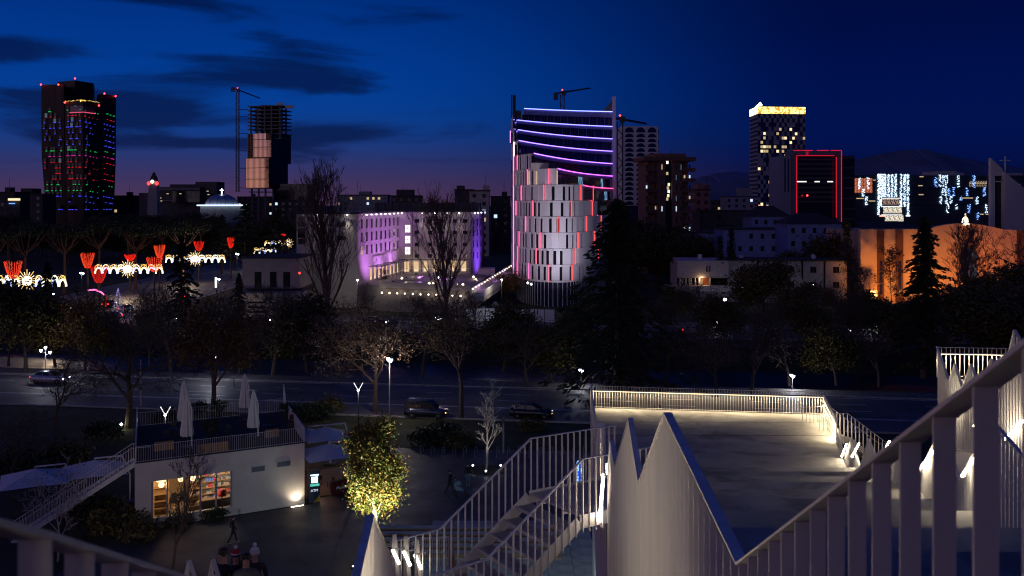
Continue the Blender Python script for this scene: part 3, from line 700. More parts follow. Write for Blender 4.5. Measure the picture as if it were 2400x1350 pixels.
MB().lathe([(.9, 0), (1.4, .4), (1.4, 1.0), (.8, 1.4)], P(194, 241, 499), 12).build('roof_lantern', E_gold, T)
fT = Fac((X(168, 501), 499.5), (X(195, 496.5), 496.5)); mb = MB(); fT.box(mb, 0, fT.L, Zp(262, 498), Zp(249, 498), -.2, .15); mb.build('loggia_glass', mk('loggia_glass', (.2, .2, .22), .3, .1), T)
fT2 = Fac((X(195, 496.5), 496.5), (X(223, 505), 504.5)); mb = MB(); fT2.box(mb, 0, fT2.L, Zp(262, 498) - .4, Zp(251, 498), -.2, .15); mb.build('loggia_glass', mk('loggia_red', (.2, .05, .07), .3, .1), T)
for fx in (fT, fT2):
    mb = MB(); fx.box(mb, 0, fx.L, Zp(263, 498) - .3, Zp(261.5, 498) - .3, .2, .5); mb.build('loggia_light', em('loggia_pink', (1, .12, .25), .9), T)

# ---------------------------------------------------------------- tower under construction with crane
D = 600; C = thing('unfinished_tower', 'half built tower with bare floor slabs above glazed boxes', 'tower', (X(633, D), D + 10, 0))
cxp = 637
def corner_box(pl, pc, prr, zt, zb, dc, dl, dr, mats, name):   # corner towards viewer at pc
    a = (X(pl, dl), dl); c = (X(pc, dc), dc); b = (X(prr, dr), dr); bk = (a[0] + b[0] - c[0], a[1] + b[1] - c[1])
    mb = MB(); mb.prism([a, c, b, bk], zb, zt); mb.build(name, mats, C); return Fac(a, c), Fac(c, b)
Zc = lambda y: Zp(y, D)
for i, y in enumerate((247, 257, 266, 275, 284, 292.5, 301, 313, 324)):
    corner_box(580, 660, 684, Zc(y), Zc(y) - .55, 598, 604, 612, M_dcon, 'floor_slab')
for px, d in ((588, 604), (604, 602.5), (620, 601.5), (636, 600.5), (656, 599.5), (660, 604), (670, 607), (600, 618), (640, 618), (625, 612), (612, 610), (650, 612)):
    MB().box(X(px, d) - .45, X(px, d) + .45, d, d + .9, Zc(326), Zc(249)).build('column', M_dcon, C)
MB().box(X(612, 612), X(652, 612), 611, 618, Zc(326), Zc(242)).build('core', mk('core_concrete', (.09, .08, .08), .9, .2), C)
for p0, p1, y0 in ((648, 664, 240), (668, 688, 246)): MB().box(X(p0, 600), X(p1, 600), 600.5, 601, Zc(y0 + 8), Zc(y0)).build('hoarding', M_wfrm, C)
f1, f2 = corner_box(580, 637, 682, Zc(314), Zc(383), 596, 604, 611, M_glassd, 'upper_box')
f3, f4 = corner_box(576, 632, 675, Zc(371), Zc(442), 592, 600, 608, M_glassd, 'lower_box')
M_mirror = mk('mirror_glazing', (.75, .72, .74), .06, .05, .3, metal=1.0)
for f, p0, p1, y0, y1, n in ((f1, 595, 637, 313, 368, 14), (f3, 578, 631.5, 372, 440, 19)):
    for j in range(n):
        a = p0 + (p1 - p0) * j / n; b = a + (p1 - p0) / n * .62; yt = y0
        if f is f1 and j > n * .66: yt = y0 + 16
        u0, _ = f.uv(a, HY); u1, _ = f.uv(b, HY)
        mb = MB(); f.box(mb, u0, u1, Zc(y1), Zc(yt), -.1, .12); o = mb.build('glazing_strip', M_mirror, C)
        mb = MB(); f.box(mb, u1 + .05, u1 + .25, Zc(y1), Zc(yt), -.1, .22); mb.build('facade_fin', M_black, C)
    for y in ((327, 345) if f is f1 else (394, 420)):
        mb = MB(); u0, _ = f.uv(p0, HY); u1, _ = f.uv(p1, HY); f.box(mb, u0, u1, Zc(y) - .15, Zc(y) + .15, .1, .3); mb.build('transom', M_black, C)
for px in (590, 606, 622, 640): MB().box(X(px, 598) - .5, X(px, 598) + .5, 598, 599, 0, Zc(442)).build('stilt', M_dcon, C)
for y in (449, 460): MB().box(X(584, 598), X(628, 598), 597, 612, Zc(y) - .5, Zc(y)).build('lower_slab', M_dcon, C)
MB().box(X(640, 600), X(720, 600), 601, 625, 0, Zc(431)).build('podium', M_glassd, C)
MB().box(X(640, 600), X(680, 600), 600, 600.9, Zc(443) - .2, Zc(443) + .2).build('podium_edge', M_wfrm, C)
MB().octa(P(556, 492, 560), .8).build('site_lamp', em('site_lamp', (1, 1, .9), 6), C)
def crane(label, mast, jib0, jib1, d, base_y, w=1.6):
    px, ytop = mast; r = thing('tower_crane', label, 'crane', (X(px, d), d, 0)); x = X(px, d); z1 = Zp(ytop, d); z0 = max(0, Zp(base_y, d)); h = w / 2
    mb = MB()
    for sx_, sy in ((-h, -h), (h, -h), (h, h), (-h, h)): mb.bar((x + sx_, d + sy, z0), (x + sx_, d + sy, z1), .28, .28)
    n = int((z1 - z0) / (w * 1.2))
    for i in range(n):
        a = z0 + (z1 - z0) * i / n; b = z0 + (z1 - z0) * (i + 1) / n
        q = 1 if i % 2 else -1
        mb.bar((x - h * q, d - h, a), (x + h * q, d - h, b), .16, .16); mb.bar((x - h * q, d + h, a), (x + h * q, d + h, b), .16, .16)
    mb.build('mast', M_dkmetal, r)
    A = P(*jib0, d); B = P(*jib1, d + 12); mb = MB(); up = Vector((0, 0, 1.6))
    mb.bar(A, B, .35, .35); mb.bar(A + up * .2, B + up * .2 - (B - A) * .05, .3, .3)
    n = 16
    for i in range(n): mb.bar(A + (B - A) * (i / n), A + (B - A) * ((i + .5) / n) + up * .2 + up * .3 * (1 - i / n), .2, .2); mb.bar(A + (B - A) * ((i + .5) / n) + up * .2 + up * .3 * (1 - i / n), A + (B - A) * ((i + 1) / n), .2, .2)
    mb.build('jib', M_dkmetal, r)
    MB().box(A.x - .3, A.x + 1.6, d - 1, d + 1, A.z - 2.2, A.z + .4).build('counterweight', M_dkmetal, r)
    MB().box(x - .2, x + 1.5, d - 1.5, d - .2, z1 - .4, z1 + 1.6).build('cab', M_dkmetal, r)
    MB().octa((x, d, z1 + 2.0), .35).build('beacon', E_red, r)
    return r
cr = crane('tall lattice crane beside the half built tower', (557, 214), (543, 206), (610, 231), 600, 450)
for y in (257, 274, 313, 354, 395, 441): MB().bar(P(560, y - .8, 601), P(582, y, 604), .3, .3).build('tie', M_dkmetal, cr)
crane('crane with a short jib behind the roof of the curved building', (1318, 222), (1299, 221), (1384, 207), 420, 475)
crane('crane to the right of the curved building', (1453, 285), (1428, 276), (1516, 291), 330, 480, 1.8)

# ---------------------------------------------------------------- church clock tower, hall and dome on the left skyline
D = 480; B = thing('bell_tower', 'slim church bell tower with red lit belfry and cross', 'tower', (X(361, D), D, 0))
x0 = X(361, D)
rings = [[(x0 + s * w, D + t * w, z) for s, t in ((-1, -1), (1, -1), (1, 1), (-1, 1))] for w, z in ((2.6, 0), (2.3, Zp(470, D)), (1.9, Zp(440, D)), (1.7, Zp(424, D)))]
MB().loft(rings).build('shaft', M_lilacw, B)
MB().lathe([(2.0, 0), (2.0, .5), (1.5, 2.0), (.7, 3.4), (.12, 4.4)], (x0, D, Zp(424, D)), 8).build('cap', M_roofd, B)
MB().lathe([(.9, 0), (.9, .2)], (x0, D - 2.2, Zp(426, D)), 12).build('clock_face', em('clock_face', (1, .95, .85), 1.6), B).rotation_euler = (math.pi / 2, 0, 0)
for s in (-1, 1): MB().ball((x0 + s * 1.9, D - 1.6, Zp(430, D)), .95).build('belfry_lamp', em('belfry_red', (1, .05, .05), 2.5), B)
MB().bar((x0, D, Zp(413, D)), (x0, D, Zp(404, D)), .22, .22).build('cross_post', M_black, B)
MB().bar((x0 - .8, D, Zp(407, D)), (x0 + .8, D, Zp(407, D)), .22, .22).build('cross_arm', M_black, B)
hb = thing('office_block', 'long stepped office block between the bell tower and the dome', 'building', (X(440, 500), 500, 0))
for p0, p1, y, d in ((326, 352, 452, 505), (372, 470, 438, 505), (398, 470, 432, 512), (458, 508, 426, 510)):
    MB().box(X(p0, d), X(p1, d), d, d + 14, 0, Zp(y, d)).build('wing', mk('office_stone', (.06, .055, .06), .7, .2, .4), hb)
f = Fac((X(404, 500), 500), (X(468, 500), 500)); mb = MB(); f.box(mb, 0, f.L, Zp(474, 500), Zp(448, 500), -3, 0); mb.build('glazed_wing', M_glassd, hb)
for y in (441, 444, 470): MB().box(X(374, 504), X(468, 504), 503.6, 504.2, Zp(y, 504) - .15, Zp(y, 504) + .15).build('floor_edge', mk('floor_edge', (.3, .28, .3), .7, .1), hb)
for px, y in ((390, 453), (373, 463), (375, 470), (484, 447), (486, 455), (420, 453)): MB().box(X(px, 499), X(px + 4, 499), 499.2, 499.8, Zp(y + 2, 499), Zp(y, 499)).build('lit_window', E_warm2, hb)
D = 460; dm = thing('domed_church', 'silver church dome with lit cross and white light ring', 'church', (X(506, D), D, 0))
cxd = X(508, D); zr = Zp(481, D); rd = X(547, D) - cxd
MB().lathe([(rd, 0)] + [(rd * math.cos(a), 5.2 * math.sin(a)) for a in [math.pi / 2 * k / 8 for k in range(1, 8)]] + [(.1, 5.2)], (cxd, D + 8, zr), 28).build('dome', mk('dome_metal', (.42, .42, .45), .35, .25, .8, metal=.6, stretch=(1, 1, .2)), dm, True)
MB().lathe([(rd + 2, -8), (rd + 2, 0), (rd, .1)], (cxd, D + 8, zr), 28).build('drum', M_lilacw, dm)
MB().lathe([(rd + 3.0, -.35), (rd + 3.6, -.35), (rd + 3.6, .25), (rd + 3.0, .25)], (cxd, D + 8, zr), 28).build('light_ring', E_bluel, dm)
for i in range(12):
    a = math.pi * 2 * i / 12; MB().tube([(cxd + rd * math.cos(b) * math.cos(a) * 1.005, D + 8 + rd * math.cos(b) * math.sin(a) * 1.005, zr + 5.23 * math.sin(b)) for b in [math.pi / 2 * k / 5 for k in range(6)]], .09, 4).build('rib', M_dkmetal, dm)
z = zr + 5.2
MB().bar((cxd, D + 8, z), (cxd, D + 8, z + 2.6), .35, .35).bar((cxd - .8, D + 8, z + 1.8), (cxd + .8, D + 8, z + 1.8), .35, .35).build('cross', em('cross_white', (.9, .95, 1), 5), dm)

# ---------------------------------------------------------------- arched white tower, brown apartments
D = 350; A_ = thing('arched_tower', 'white tower of stacked round arches right of the curved building', 'tower', (X(1500, D), D, 0))
f = Fac((X(1461, D), D), (X(1542, D), D + 1)); zt = Zp(296, D); fs = Fac((X(1542, D), D + 1), (X(1546, D + 12), D + 14))
slabbox(A_, f, .4, f.L - .1, 0, zt - .4, 14, M_glassb, 'glazed_core')
cols = 3; rows = 15; rh = 11.3 / F * D; cw = f.L / 3
def archpanel(f, u0, u1, z0, z1, sp, rise, o0, o1):
    mb = MB(); n = 10; arc = [(u0 + sp + (u1 - u0 - 2 * sp) * (.5 - .5 * math.cos(math.pi * k / n)), z0 + .25 + rise * math.sin(math.pi * k / n)) for k in range(n + 1)]
    for (a, za), (b, zb) in zip(arc, arc[1:]):
        mb.hexa([f.pt(a, za, o1), f.pt(b, zb, o1), f.pt(b, zb, o0), f.pt(a, za, o0), f.pt(a, z1, o1), f.pt(b, z1, o1), f.pt(b, z1, o0), f.pt(a, z1, o0)])
    f.box(mb, u0, arc[0][0], z0, z1, o0, o1); f.box(mb, arc[-1][0], u1, z0, z1, o0, o1); f.box(mb, arc[0][0], arc[-1][0], z0, z0 + .25, o0, o1)
    return mb
for j in range(cols):
    for i in range(rows + 1):
        hgt = rh * (1.45 if i == 0 else 1); z1 = zt - (0 if i == 0 else rh * (.45 + i)); z0 = z1 - hgt
        archpanel(f, j * cw, (j + 1) * cw, z0, z1, cw * .09, hgt * .78, .02, .75).build('arch_panel', M_panelw, A_)
slabbox(A_, fs, 0, fs.L, 0, zt, 1, M_panelw, 'side_wall')
slabbox(A_, f, -.4, .4, 0, zt, 12, M_panelw, 'corner_pier')
D = 300; Bn = thing('apartment_block', 'brown brick apartment tower with balconies and a dark stair slot', 'building', (X(1567, D), D, 0))
f = Fac((X(1513, D), D), (X(1622, D), D + 2)); zt = Zp(377, D); zt2 = Zp(367, D)
for p0, p1, o in ((1520, 1540, -.8), (1540, 1558, .6), (1574, 1586, .6), (1586, 1598, .2), (1598, 1614, -.8)):
    u0, _ = f.uv(p0, HY); u1, _ = f.uv(p1, HY); mb = MB(); f.box(mb, u0, u1, 0, zt, -12, o); mb.build('brick_pier', M_brick, Bn)
u0, _ = f.uv(1558, HY); u1, _ = f.uv(1574, HY); mb = MB(); f.box(mb, u0, u1, 0, zt, -12, -.3); mb.build('stair_slot', M_glassd, Bn)
u0, _ = f.uv(1508, HY); u1, _ = f.uv(1628, HY); mb = MB(); f.box(mb, u0, u1, zt, zt + 1.2, -12, 1.6); mb.build('roof_slab', mk('brick_band', (.16, .075, .06), .8, .2), Bn)
u0, _ = f.uv(1537, HY); u1, _ = f.uv(1608, HY); mb = MB(); f.box(mb, u0, u1, zt + 1.2, zt2 + 1, -11, 0); mb.build('top_storey', M_brick, Bn)
for i in range(12):
    z = zt - 3.0 - i * 3.15
    if z < 2: break
    for p0, p1 in ((1511, 1539), (1599, 1627)):
        u0, _ = f.uv(p0, HY); u1, _ = f.uv(p1, HY); mb = MB(); f.box(mb, u0, u1, z - .2, z, -1, 1.3); mb.build('balcony_slab', mk('brick_band', (.16, .075, .06)), Bn)
        mb = MB(); f.box(mb, u0, u1, z, z + .95, 1.2, 1.3); mb.build('balcony_rail', mk('brick_band', (.16, .075, .06)), Bn)
    for p, wdt in ((1517, 3.2), (1538, 2), (1550, 2), (1583.5, 2), (1595.5, 2), (1606, 3), (1618, 3)):
        u, _ = f.uv(p, HY); k = wdt * D / F * .5; q = R.random(); mt = M_glassd if q < .8 else R.choice([E_cool, E_warm2, E_pane])
        oo = .66 if p in (1550, 1583.5) else (.25 if p == 1595.5 else -.7); mb = MB(); f.box(mb, u - k, u + k, z + .4, z + 1.9, oo - .1, oo + .04 if p not in (1517, 1538, 1606, 1618) else oo + .1); mb.build('window', mt, Bn)
for y, mt in ((374, E_white), (384, E_white), (410, E_warm2), (436, E_warm), (444, E_warm2), (452, E_white), (462, E_warm), (470, E_warm2)):
    u, z = f.uv(1566 + R.uniform(-2, 2), y); mb = MB(); f.box(mb, u - .3, u + (.9 if y == 374 else .35), z, z + .9, -.35, -.2); mb.build('stair_light', mt, Bn)
MB().tube([P(1574, 365, 302), P(1574, 352, 302)], .06, 4).build('aerial', M_black, Bn)

# ---------------------------------------------------------------- tower with gold crown
D = 620; Pz = thing('high_rise_tower', 'tall tower with checkered facade and a band of golden lights on top', 'tower', (X(1824, D), D, 0))
c = (X(1776, D), D); a = (X(1760, D + 20), D + 22); b = (X(1887, D + 4), D + 4); bk = (a[0] + b[0] - c[0], a[1] + b[1] - c[1])
zt = Zp(250, D); zb = Zp(266, D)
MB().prism([a, c, b, bk], 0, zb).build('tower_core', M_tower, Pz)
MB().prism([(p[0], p[1]) for p in (a, c, b, bk)], zb + .01, zt - .3).build('crown_core', M_tower, Pz)
f = Fac(c, b); fl = Fac(a, c)
mb = MB(); f.box(mb, 0, f.L, zb, zt, .05, .5); mb.build('light_band', E_gold, Pz)
mb = MB(); fl.box(mb, 0, fl.L, zb, zt, .05, .5); mb.build('light_band', E_goldw, Pz)
mb = MB(); mb.bar(P(1772, 252, D - 1), P(1783, 241, D - 1), .8, 1.2); mb.bar(P(1778, 246, D - 1), P(1786, 246, D - 1), .8, .8); mb.build('roof_sign', em('roof_sign', (1, 1, .95), 4), Pz)
for px in (1815, 1825, 1838): MB().box(X(px, D), X(px + 7, D), D + 8, D + 12, zt, zt + 1.4).build('roof_plant', M_dkmetal, Pz)
nr, ncol = 27, 18; hh = zb / (nr + 1); cw = f.L / ncol; M_chk = mk('checker_panel', (.24, .24, .29), .4, .25, .6)
A1 = MB(); A2 = MB()
lit = [(5, 9), (5, 10), (7, 1), (7, 2), (7, 3), (7, 4), (7, 9), (7, 10), (8, 1), (8, 2), (11, 12), (13, 14), (13, 15), (15, 4), (15, 6), (15, 7), (20, 1), (22, 2), (23, 3), (24, 5), (24, 6), (24, 8), (25, 3)]
rl_ = random.Random(4); lit += [(rl_.randrange(3, nr), rl_.randrange(ncol)) for _ in range(46)]
for i in range(nr):
    for j in range(ncol):
        z0 = zb - (i + 1) * hh; u0 = j * cw
        if (i, j) in lit:
            mb = MB(); f.box(mb, u0 + .1, u0 + cw - .1, z0 + .5, z0 + hh - .6, -.05, .12); mb.build('lit_window', E_warm if (i * 7 + j) % 3 == 0 else E_warm2, Pz)
        elif (i + j + (R.random() < .12)) % 2: f.box(A1, u0, u0 + cw, z0, z0 + hh, -.05, .45)
        else: f.box(A2, u0 + .12, u0 + cw - .12, z0 + .12, z0 + hh - .12, -.05, .06)
A1.build('checker_panels', M_chk, Pz, kind='stuff'); A2.build('checker_panes', M_glassb, Pz, kind='stuff')
for i in range(nr + 3):
    mb = MB(); z0 = zb - (i + 1) * hh * .93; fl.box(mb, 0, fl.L, z0, z0 + hh * .38, -.05, .5); mb.build('side_band', M_chk, Pz)
for j in range(ncol):
    for y in (486, 495):
        if R.random() < .6: u = j * cw; mb = MB(); f.box(mb, u + .1, u + cw - .2, Zp(y, D), Zp(y, D) + 1.6, .5, .6); mb.build('lobby_light', R.choice([E_warm, E_warm2, em('orange_lobby', (1, .5, .15), 1.2)]), Pz)

# ---------------------------------------------------------------- glass office with red outline
D = 350; Rd = thing('office_block', 'dark glass office block outlined with red light lines', 'building', (X(1915, D), D, 0))
f = Fac((X(1830, D), D), (X(2003, D), D)); zt = Zp(365, D)
slabbox(Rd, f, f.uv(1830)[0], f.uv(1856)[0], 0, zt, 16, mk('grey_panel', (.20, .20, .27), .5, .1), 'grey_wing'); slabbox(Rd, f, f.uv(1970)[0] + .3, f.uv(2003)[0], 0, zt, 16, M_glassd, 'glass_wing')
for i in range(9): mb = MB(); f.box(mb, f.uv(1971)[0] + .3, f.uv(2003)[0], zt - 3.6 * i - .9, zt - 3.6 * i - .3, -.02, .12); mb.build('floor_band', mk('floor_band', (.05, .06, .07), .5, .1), Rd)
for p in (1838, 1846): mb = MB(); f.box(mb, f.uv(p)[0], f.uv(p + 3)[0], Zp(450, D), zt - 1, .002, .1); mb.build('window_strip', M_glassb, Rd)
u0, u1 = f.uv(1854)[0], f.uv(1970)[0]; zf = Zp(354, D)
mb = MB(); f.box(mb, u0, f.uv(1863)[0], 0, zf, -8, 1.6); f.box(mb, f.uv(1958)[0], u1, 0, zf, -8, 1.6); f.box(mb, f.uv(1863)[0], f.uv(1958)[0], Zp(364.5, D), zf, -8, 1.6); mb.build('portal_frame', mk('portal_panel', (.10, .11, .14), .5, .1, 1), Rd)
mb = MB(); f.box(mb, f.uv(1863)[0] + .05, f.uv(1958)[0] - .05, 0, Zp(366, D), -8, 0); mb.build('curtain_wall', M_glassd, Rd)
for i in range(10):
    y = 372 + i * 11; mb = MB(); f.box(mb, f.uv(1864)[0], f.uv(1957)[0], Zp(y, D) - .5, Zp(y, D), .002, .15); mb.build('floor_band', mk('floor_band', (.05, .06, .07)), Rd)
for p, w in ((1868, 22), (1909, 12), (1939, 13)): mb = MB(); f.box(mb, f.uv(p)[0], f.uv(p + w)[0], Zp(429, D), Zp(424.5, D), .003, .06); mb.build('lit_window', E_white, Rd)
def redl(p0, y0, p1, y1):
    mb = MB(); a = f.pt(*f.uv(p0, y0), 1.75); b = f.pt(*f.uv(p1, y1), 1.75); mb.bar(a, b, .14, .14); mb.build('red_light_line', E_redl, Rd)
redl(1856, 353, 1902, 353); redl(1911, 353, 1939, 353); redl(1943, 353, 1968, 353); redl(1968.5, 354, 1968.5, 520); redl(1864, 365.5, 1952, 365.5); redl(1864, 366, 1864, 500); redl(1956, 368, 1956, 510)
sg = MB(); 
for a, b in (((1885, 357), (1893, 357)), ((1886, 357), (1889, 361)), ((1889, 361), (1885, 363)), ((1885, 363), (1892, 362))): sg.bar(f.pt(*f.uv(*a), 1.7), f.pt(*f.uv(*b), 1.7), .25, .25)
sg.build('logo_sign', em('logo_red_dim', (.6, .02, .06), .6), Rd)
MB().octa(P(1892, 458, D - 3), .4).build('beacon', E_red, Rd)

# ---------------------------------------------------------------- shopping centre with light curtains
D = 400; Ml = thing('shopping_centre', 'dark cube shopping centre hung with white blue light curtains', 'building', (X(2180, D), D, 0))
f = Fac((X(1985, D), D), (X(2412, D), D)); zt = Zp(411, D)
slabbox(Ml, f, 0, f.L, 0, zt, 30, mk('blue_cladding', (.02, .03, .05), .5, .25, .6), 'wall')
for p0, p1, y in ((2210, 2254, 400), (2254, 2272, 404), (2300, 2340, 410), (2370, 2410, 405)): mb = MB(); f.box(mb, f.uv(p0)[0], f.uv(p1)[0], zt, Zp(y, D), -20, -5); mb.build('roof_storey', mk('roof_light', (.3, .32, .36), .6, .1), Ml)
for y in (440, 460, 480): mb = MB(); f.box(mb, f.uv(2132)[0], f.uv(2400)[0], Zp(y, D) - .15, Zp(y, D) + .15, 0, .25); mb.build('floor_edge', M_glassb, Ml)
E_bulb = em('bulb_blue_white', (.58, .78, 1.0), 2.4); E_bulbb = em('bulb_blue', (.18, .38, 1.0), 2.6)
rr = random.Random(11)
def curtain(p0, p1, y0, y1, dense, mt, solid=False):
    u0 = f.uv(p0)[0]; u1 = f.uv(p1)[0]; z1 = Zp(y0, D); z0 = Zp(y1, D); mb = MB(); n = int((u1 - u0) * (z1 - z0) * dense * 2.2)
    for k in range(max(8, n)):
        u = rr.uniform(u0, u1); z = rr.uniform(z0, z1); s = rr.uniform(.07, .14); f.box(mb, u - s, u + s, z - s, z + s, .32, .45)
    o = mb.build('light_curtain', mt, Ml)
    o['kind'] = 'stuff'
for p in (2056, 2061, 2066, 2071): curtain(p, p + 5, 408, 462 if p > 2061 else (485 if p == 2061 else 504), 7, E_bulb)
for p in (2079, 2087, 2095.5): curtain(p, p + 5.5, 408, 463, 5.5, E_bulb)
for p, y in ((2108, 484), (2116.5, 484), (2124.5, 504)): curtain(p, p + 5.5, 408, y, 5, E_bulb)
for p, y0, y1 in ((2010, 417, 443), (2031, 416, 443), (2019.5, 443, 461), (2027, 460, 480)): curtain(p, p + 6, y0, y1, 4.5, E_bulb)
for p, y0, y1 in ((2189, 414, 439), (2199, 409, 438), (2207, 412, 437), (2214.5, 411, 438), (2242, 411, 440), (2278.5, 411, 440), (2320, 411, 438), (2206, 441, 458), (2212, 438, 459), (2220, 440, 458), (2231, 439, 459), (2262, 439, 459), (2303, 439, 460), (2201, 459, 479), (2214, 460, 478), (2224.5, 458, 479), (2248, 459, 469), (2286, 459, 480), (2322, 459, 479), (2217, 479, 498), (2238, 479, 490), (2267, 479, 499), (2308, 479, 499), (2288, 498, 515), (2385, 432, 438)):
    curtain(p, p + 6, y0, y1, 3.0, rr.choice([E_bulb, E_bulb, E_bulbb]))
E_shop = emv('shop_interior', (.25, .2, .15), (1, .93, .76), 1.2, 2.6, .1, .9); E_shopr = emv('shop_interior_red', (.35, .06, .03), (.8, .3, .15), .9, 2.4, .2, .9)
def pane(p0, p1, y0, y1, mt, name='shop_window', o=.1): mb = MB(); f.box(mb, f.uv(p0)[0], f.uv(p1)[0], Zp(y1, D), Zp(y0, D), -.1, o); return mb.build(name, mt, Ml)
for a in range(2003, 2039, 7):
    for y in (418, 427, 436, 444): pane(a, a + 6.2, y, y + 8, E_shopr, 'lit_pane')
for k in range(4): pane(2068 + k * 10, 2077 + k * 10, 466, 481, emv('cafe_interior', (.04, .03, .03), (.75, .5, .4), .8, 2.8, .3, .9), 'lit_pane')
for k in range(4): pane(2070 + k * 11, 2080.5 + k * 11, 486, 500, E_shop, 'lit_pane')
for k in range(4): pane(2074 + k * 11, 2084.5 + k * 11, 505, 519, E_shop, 'lit_pane')
for y in (464, 483.5, 503): pane(2066, 2114, y, y + 1, em('edge_white', (.9, .97, 1), 2), 'light_edge', .4)
for k in range(7): pane(2271 + k * 6, 2276.4 + k * 6, 424, 438, emv('upper_cafe', (.03, .02, .02), (.8, .62, .4), .8, 2.4, .4, .95), 'lit_pane')
for p, y, w in ((2155, 413, 9), (2152, 434, 10), (2153, 455, 11), (2007, 464, 18), (2036, 470, 15), (2250, 463, 30), (2297, 501, 8), (2310, 501, 9), (2047, 421, 5)): pane(p, p + w, y, y + 2.2, E_warm2, 'strip_light', .15)
pane(2123, 2133, 504, 507, em('edge_white', (.9, .97, 1), 2), 'fascia_sign'); pane(2061, 2074, 504, 508, em('fascia_pink', (1, .5, .4), 1.3), 'fascia_sign')
# ---------------------------------------------------------------- the curved building with LED lines
Cv = thing('curved_office_building', 'curved white panelled building with violet and red light lines', 'building', (11, 225, 0))
plan = [(0, 262), (0, 243), (.25, 230), (1.2, 219), (2.6, 212.5), (4.6, 208), (7, 205.2), (9.4, 204.2), (11.6, 205), (13.6, 207.6), (15.4, 211.6), (17.4, 217), (19.6, 224), (21.5, 231), (23, 237)]
plan = [Vector(p) for p in plan]
pts = []
for i in range(len(plan) - 1):                                   # resample smoothly
    p0, p1, p2, p3 = plan[max(0, i - 1)], plan[i], plan[i + 1], plan[min(len(plan) - 1, i + 2)]
    for k in range(10):
        t = k / 10; pts.append(.5 * ((2 * p1) + (p2 - p0) * t + (2 * p0 - 5 * p1 + 4 * p2 - p3) * t * t + (-p0 + 3 * p1 - 3 * p2 + p3) * t ** 3))
pts.append(plan[-1]); cum = [0]
for a, b in zip(pts, pts[1:]): cum.append(cum[-1] + (b - a).length)
def at(s):
    s = min(max(s, 0), cum[-1])
    for i in range(len(cum) - 1):
        if s <= cum[i + 1]: return pts[i] + (pts[i + 1] - pts[i]) * ((s - cum[i]) / (cum[i + 1] - cum[i] + 1e-9))
    return pts[-1]
def sOf(px):                                                     # plan position seen at image column px on the front side
    best = None
    for i in range(len(pts)):
        if i < 25: continue
        q = CX + F * pts[i].x / pts[i].y
        if best is None or abs(q - px) < best[0]: best = (abs(q - px), cum[i])
    return best[1]
Zk = lambda k: 5.45 + 3.3 * k
ends = {0: cum[-1], 1: cum[-1], 2: cum[-1], 3: cum[-1], 4: sOf(1400), 5: sOf(1366), 6: sOf(1308), 7: sOf(1249), 8: sOf(1214), 9: cum[24], 10: cum[18]}
# inner dark glass drum behind the panels
drum = MB(); ring = [at(s) for s in np.linspace(cum[0], cum[-1], 40)]
cen = Vector((14, 240)); inn = [p + (cen - p).normalized() * .55 for p in ring]
full = inn + [Vector((27, 264)), Vector((20, 272)), Vector((1, 272))]
drum.prism([(p.x, p.y) for p in full], Zk(0), Zk(5) + .2); drum.build('inner_glazing', M_glassd, Cv)
for k in range(5, 11):
    n = [at(s) for s in np.linspace(cum[0], max(ends[k], 2), 24)]; n = [p + (cen - p).normalized() * .55 for p in n]
    pl = n + [n[-1] + (Vector((6, 262)) - n[-1]) * .08, Vector((2.2, 262)), Vector((1, 266))]
    MB().prism([(p.x, p.y) for p in pl], Zk(k) + .2, Zk(k + 1)).build('inner_glazing', M_glassd, Cv)
# facade panels
rr = random.Random(21)
E_pk = [em('led_violet_pink', (1.0, .26, .80), 2.2), em('led_pink', (1.0, .12, .36), 2.2), em('led_red_pink', (1.0, .08, .17), 2.2), em('led_red', (1.0, .07, .07), 2.2)]
E_ledw = em('led_white_strip', (1, .9, .9), 4)
LEDX = {0: [1240.5, 1289, 1338], 1: [1217, 1259.5, 1345], 2: [1203, 1220.5, 1268.5, 1353], 3: [1207, 1234, 1308, 1372], 4: [1213, 1250.5, 1336, 1386], 5: [1204, 1224, 1277.5, 1358], 6: [1198, 1207, 1238.5, 1287.5], 7: [1200, 1215.5], 8: [1203]}
LEDX[0] += [1216, 1203.5]; LEDX[1] += [1202]; LEDX[2] += [1391]; LEDX[3] += [1406, 1200.5]; LEDX[4] += [1201]; LEDX[1] += [1399]; LEDX[5] += [1387]
def pxof(p): return CX + F * p.x / p.y
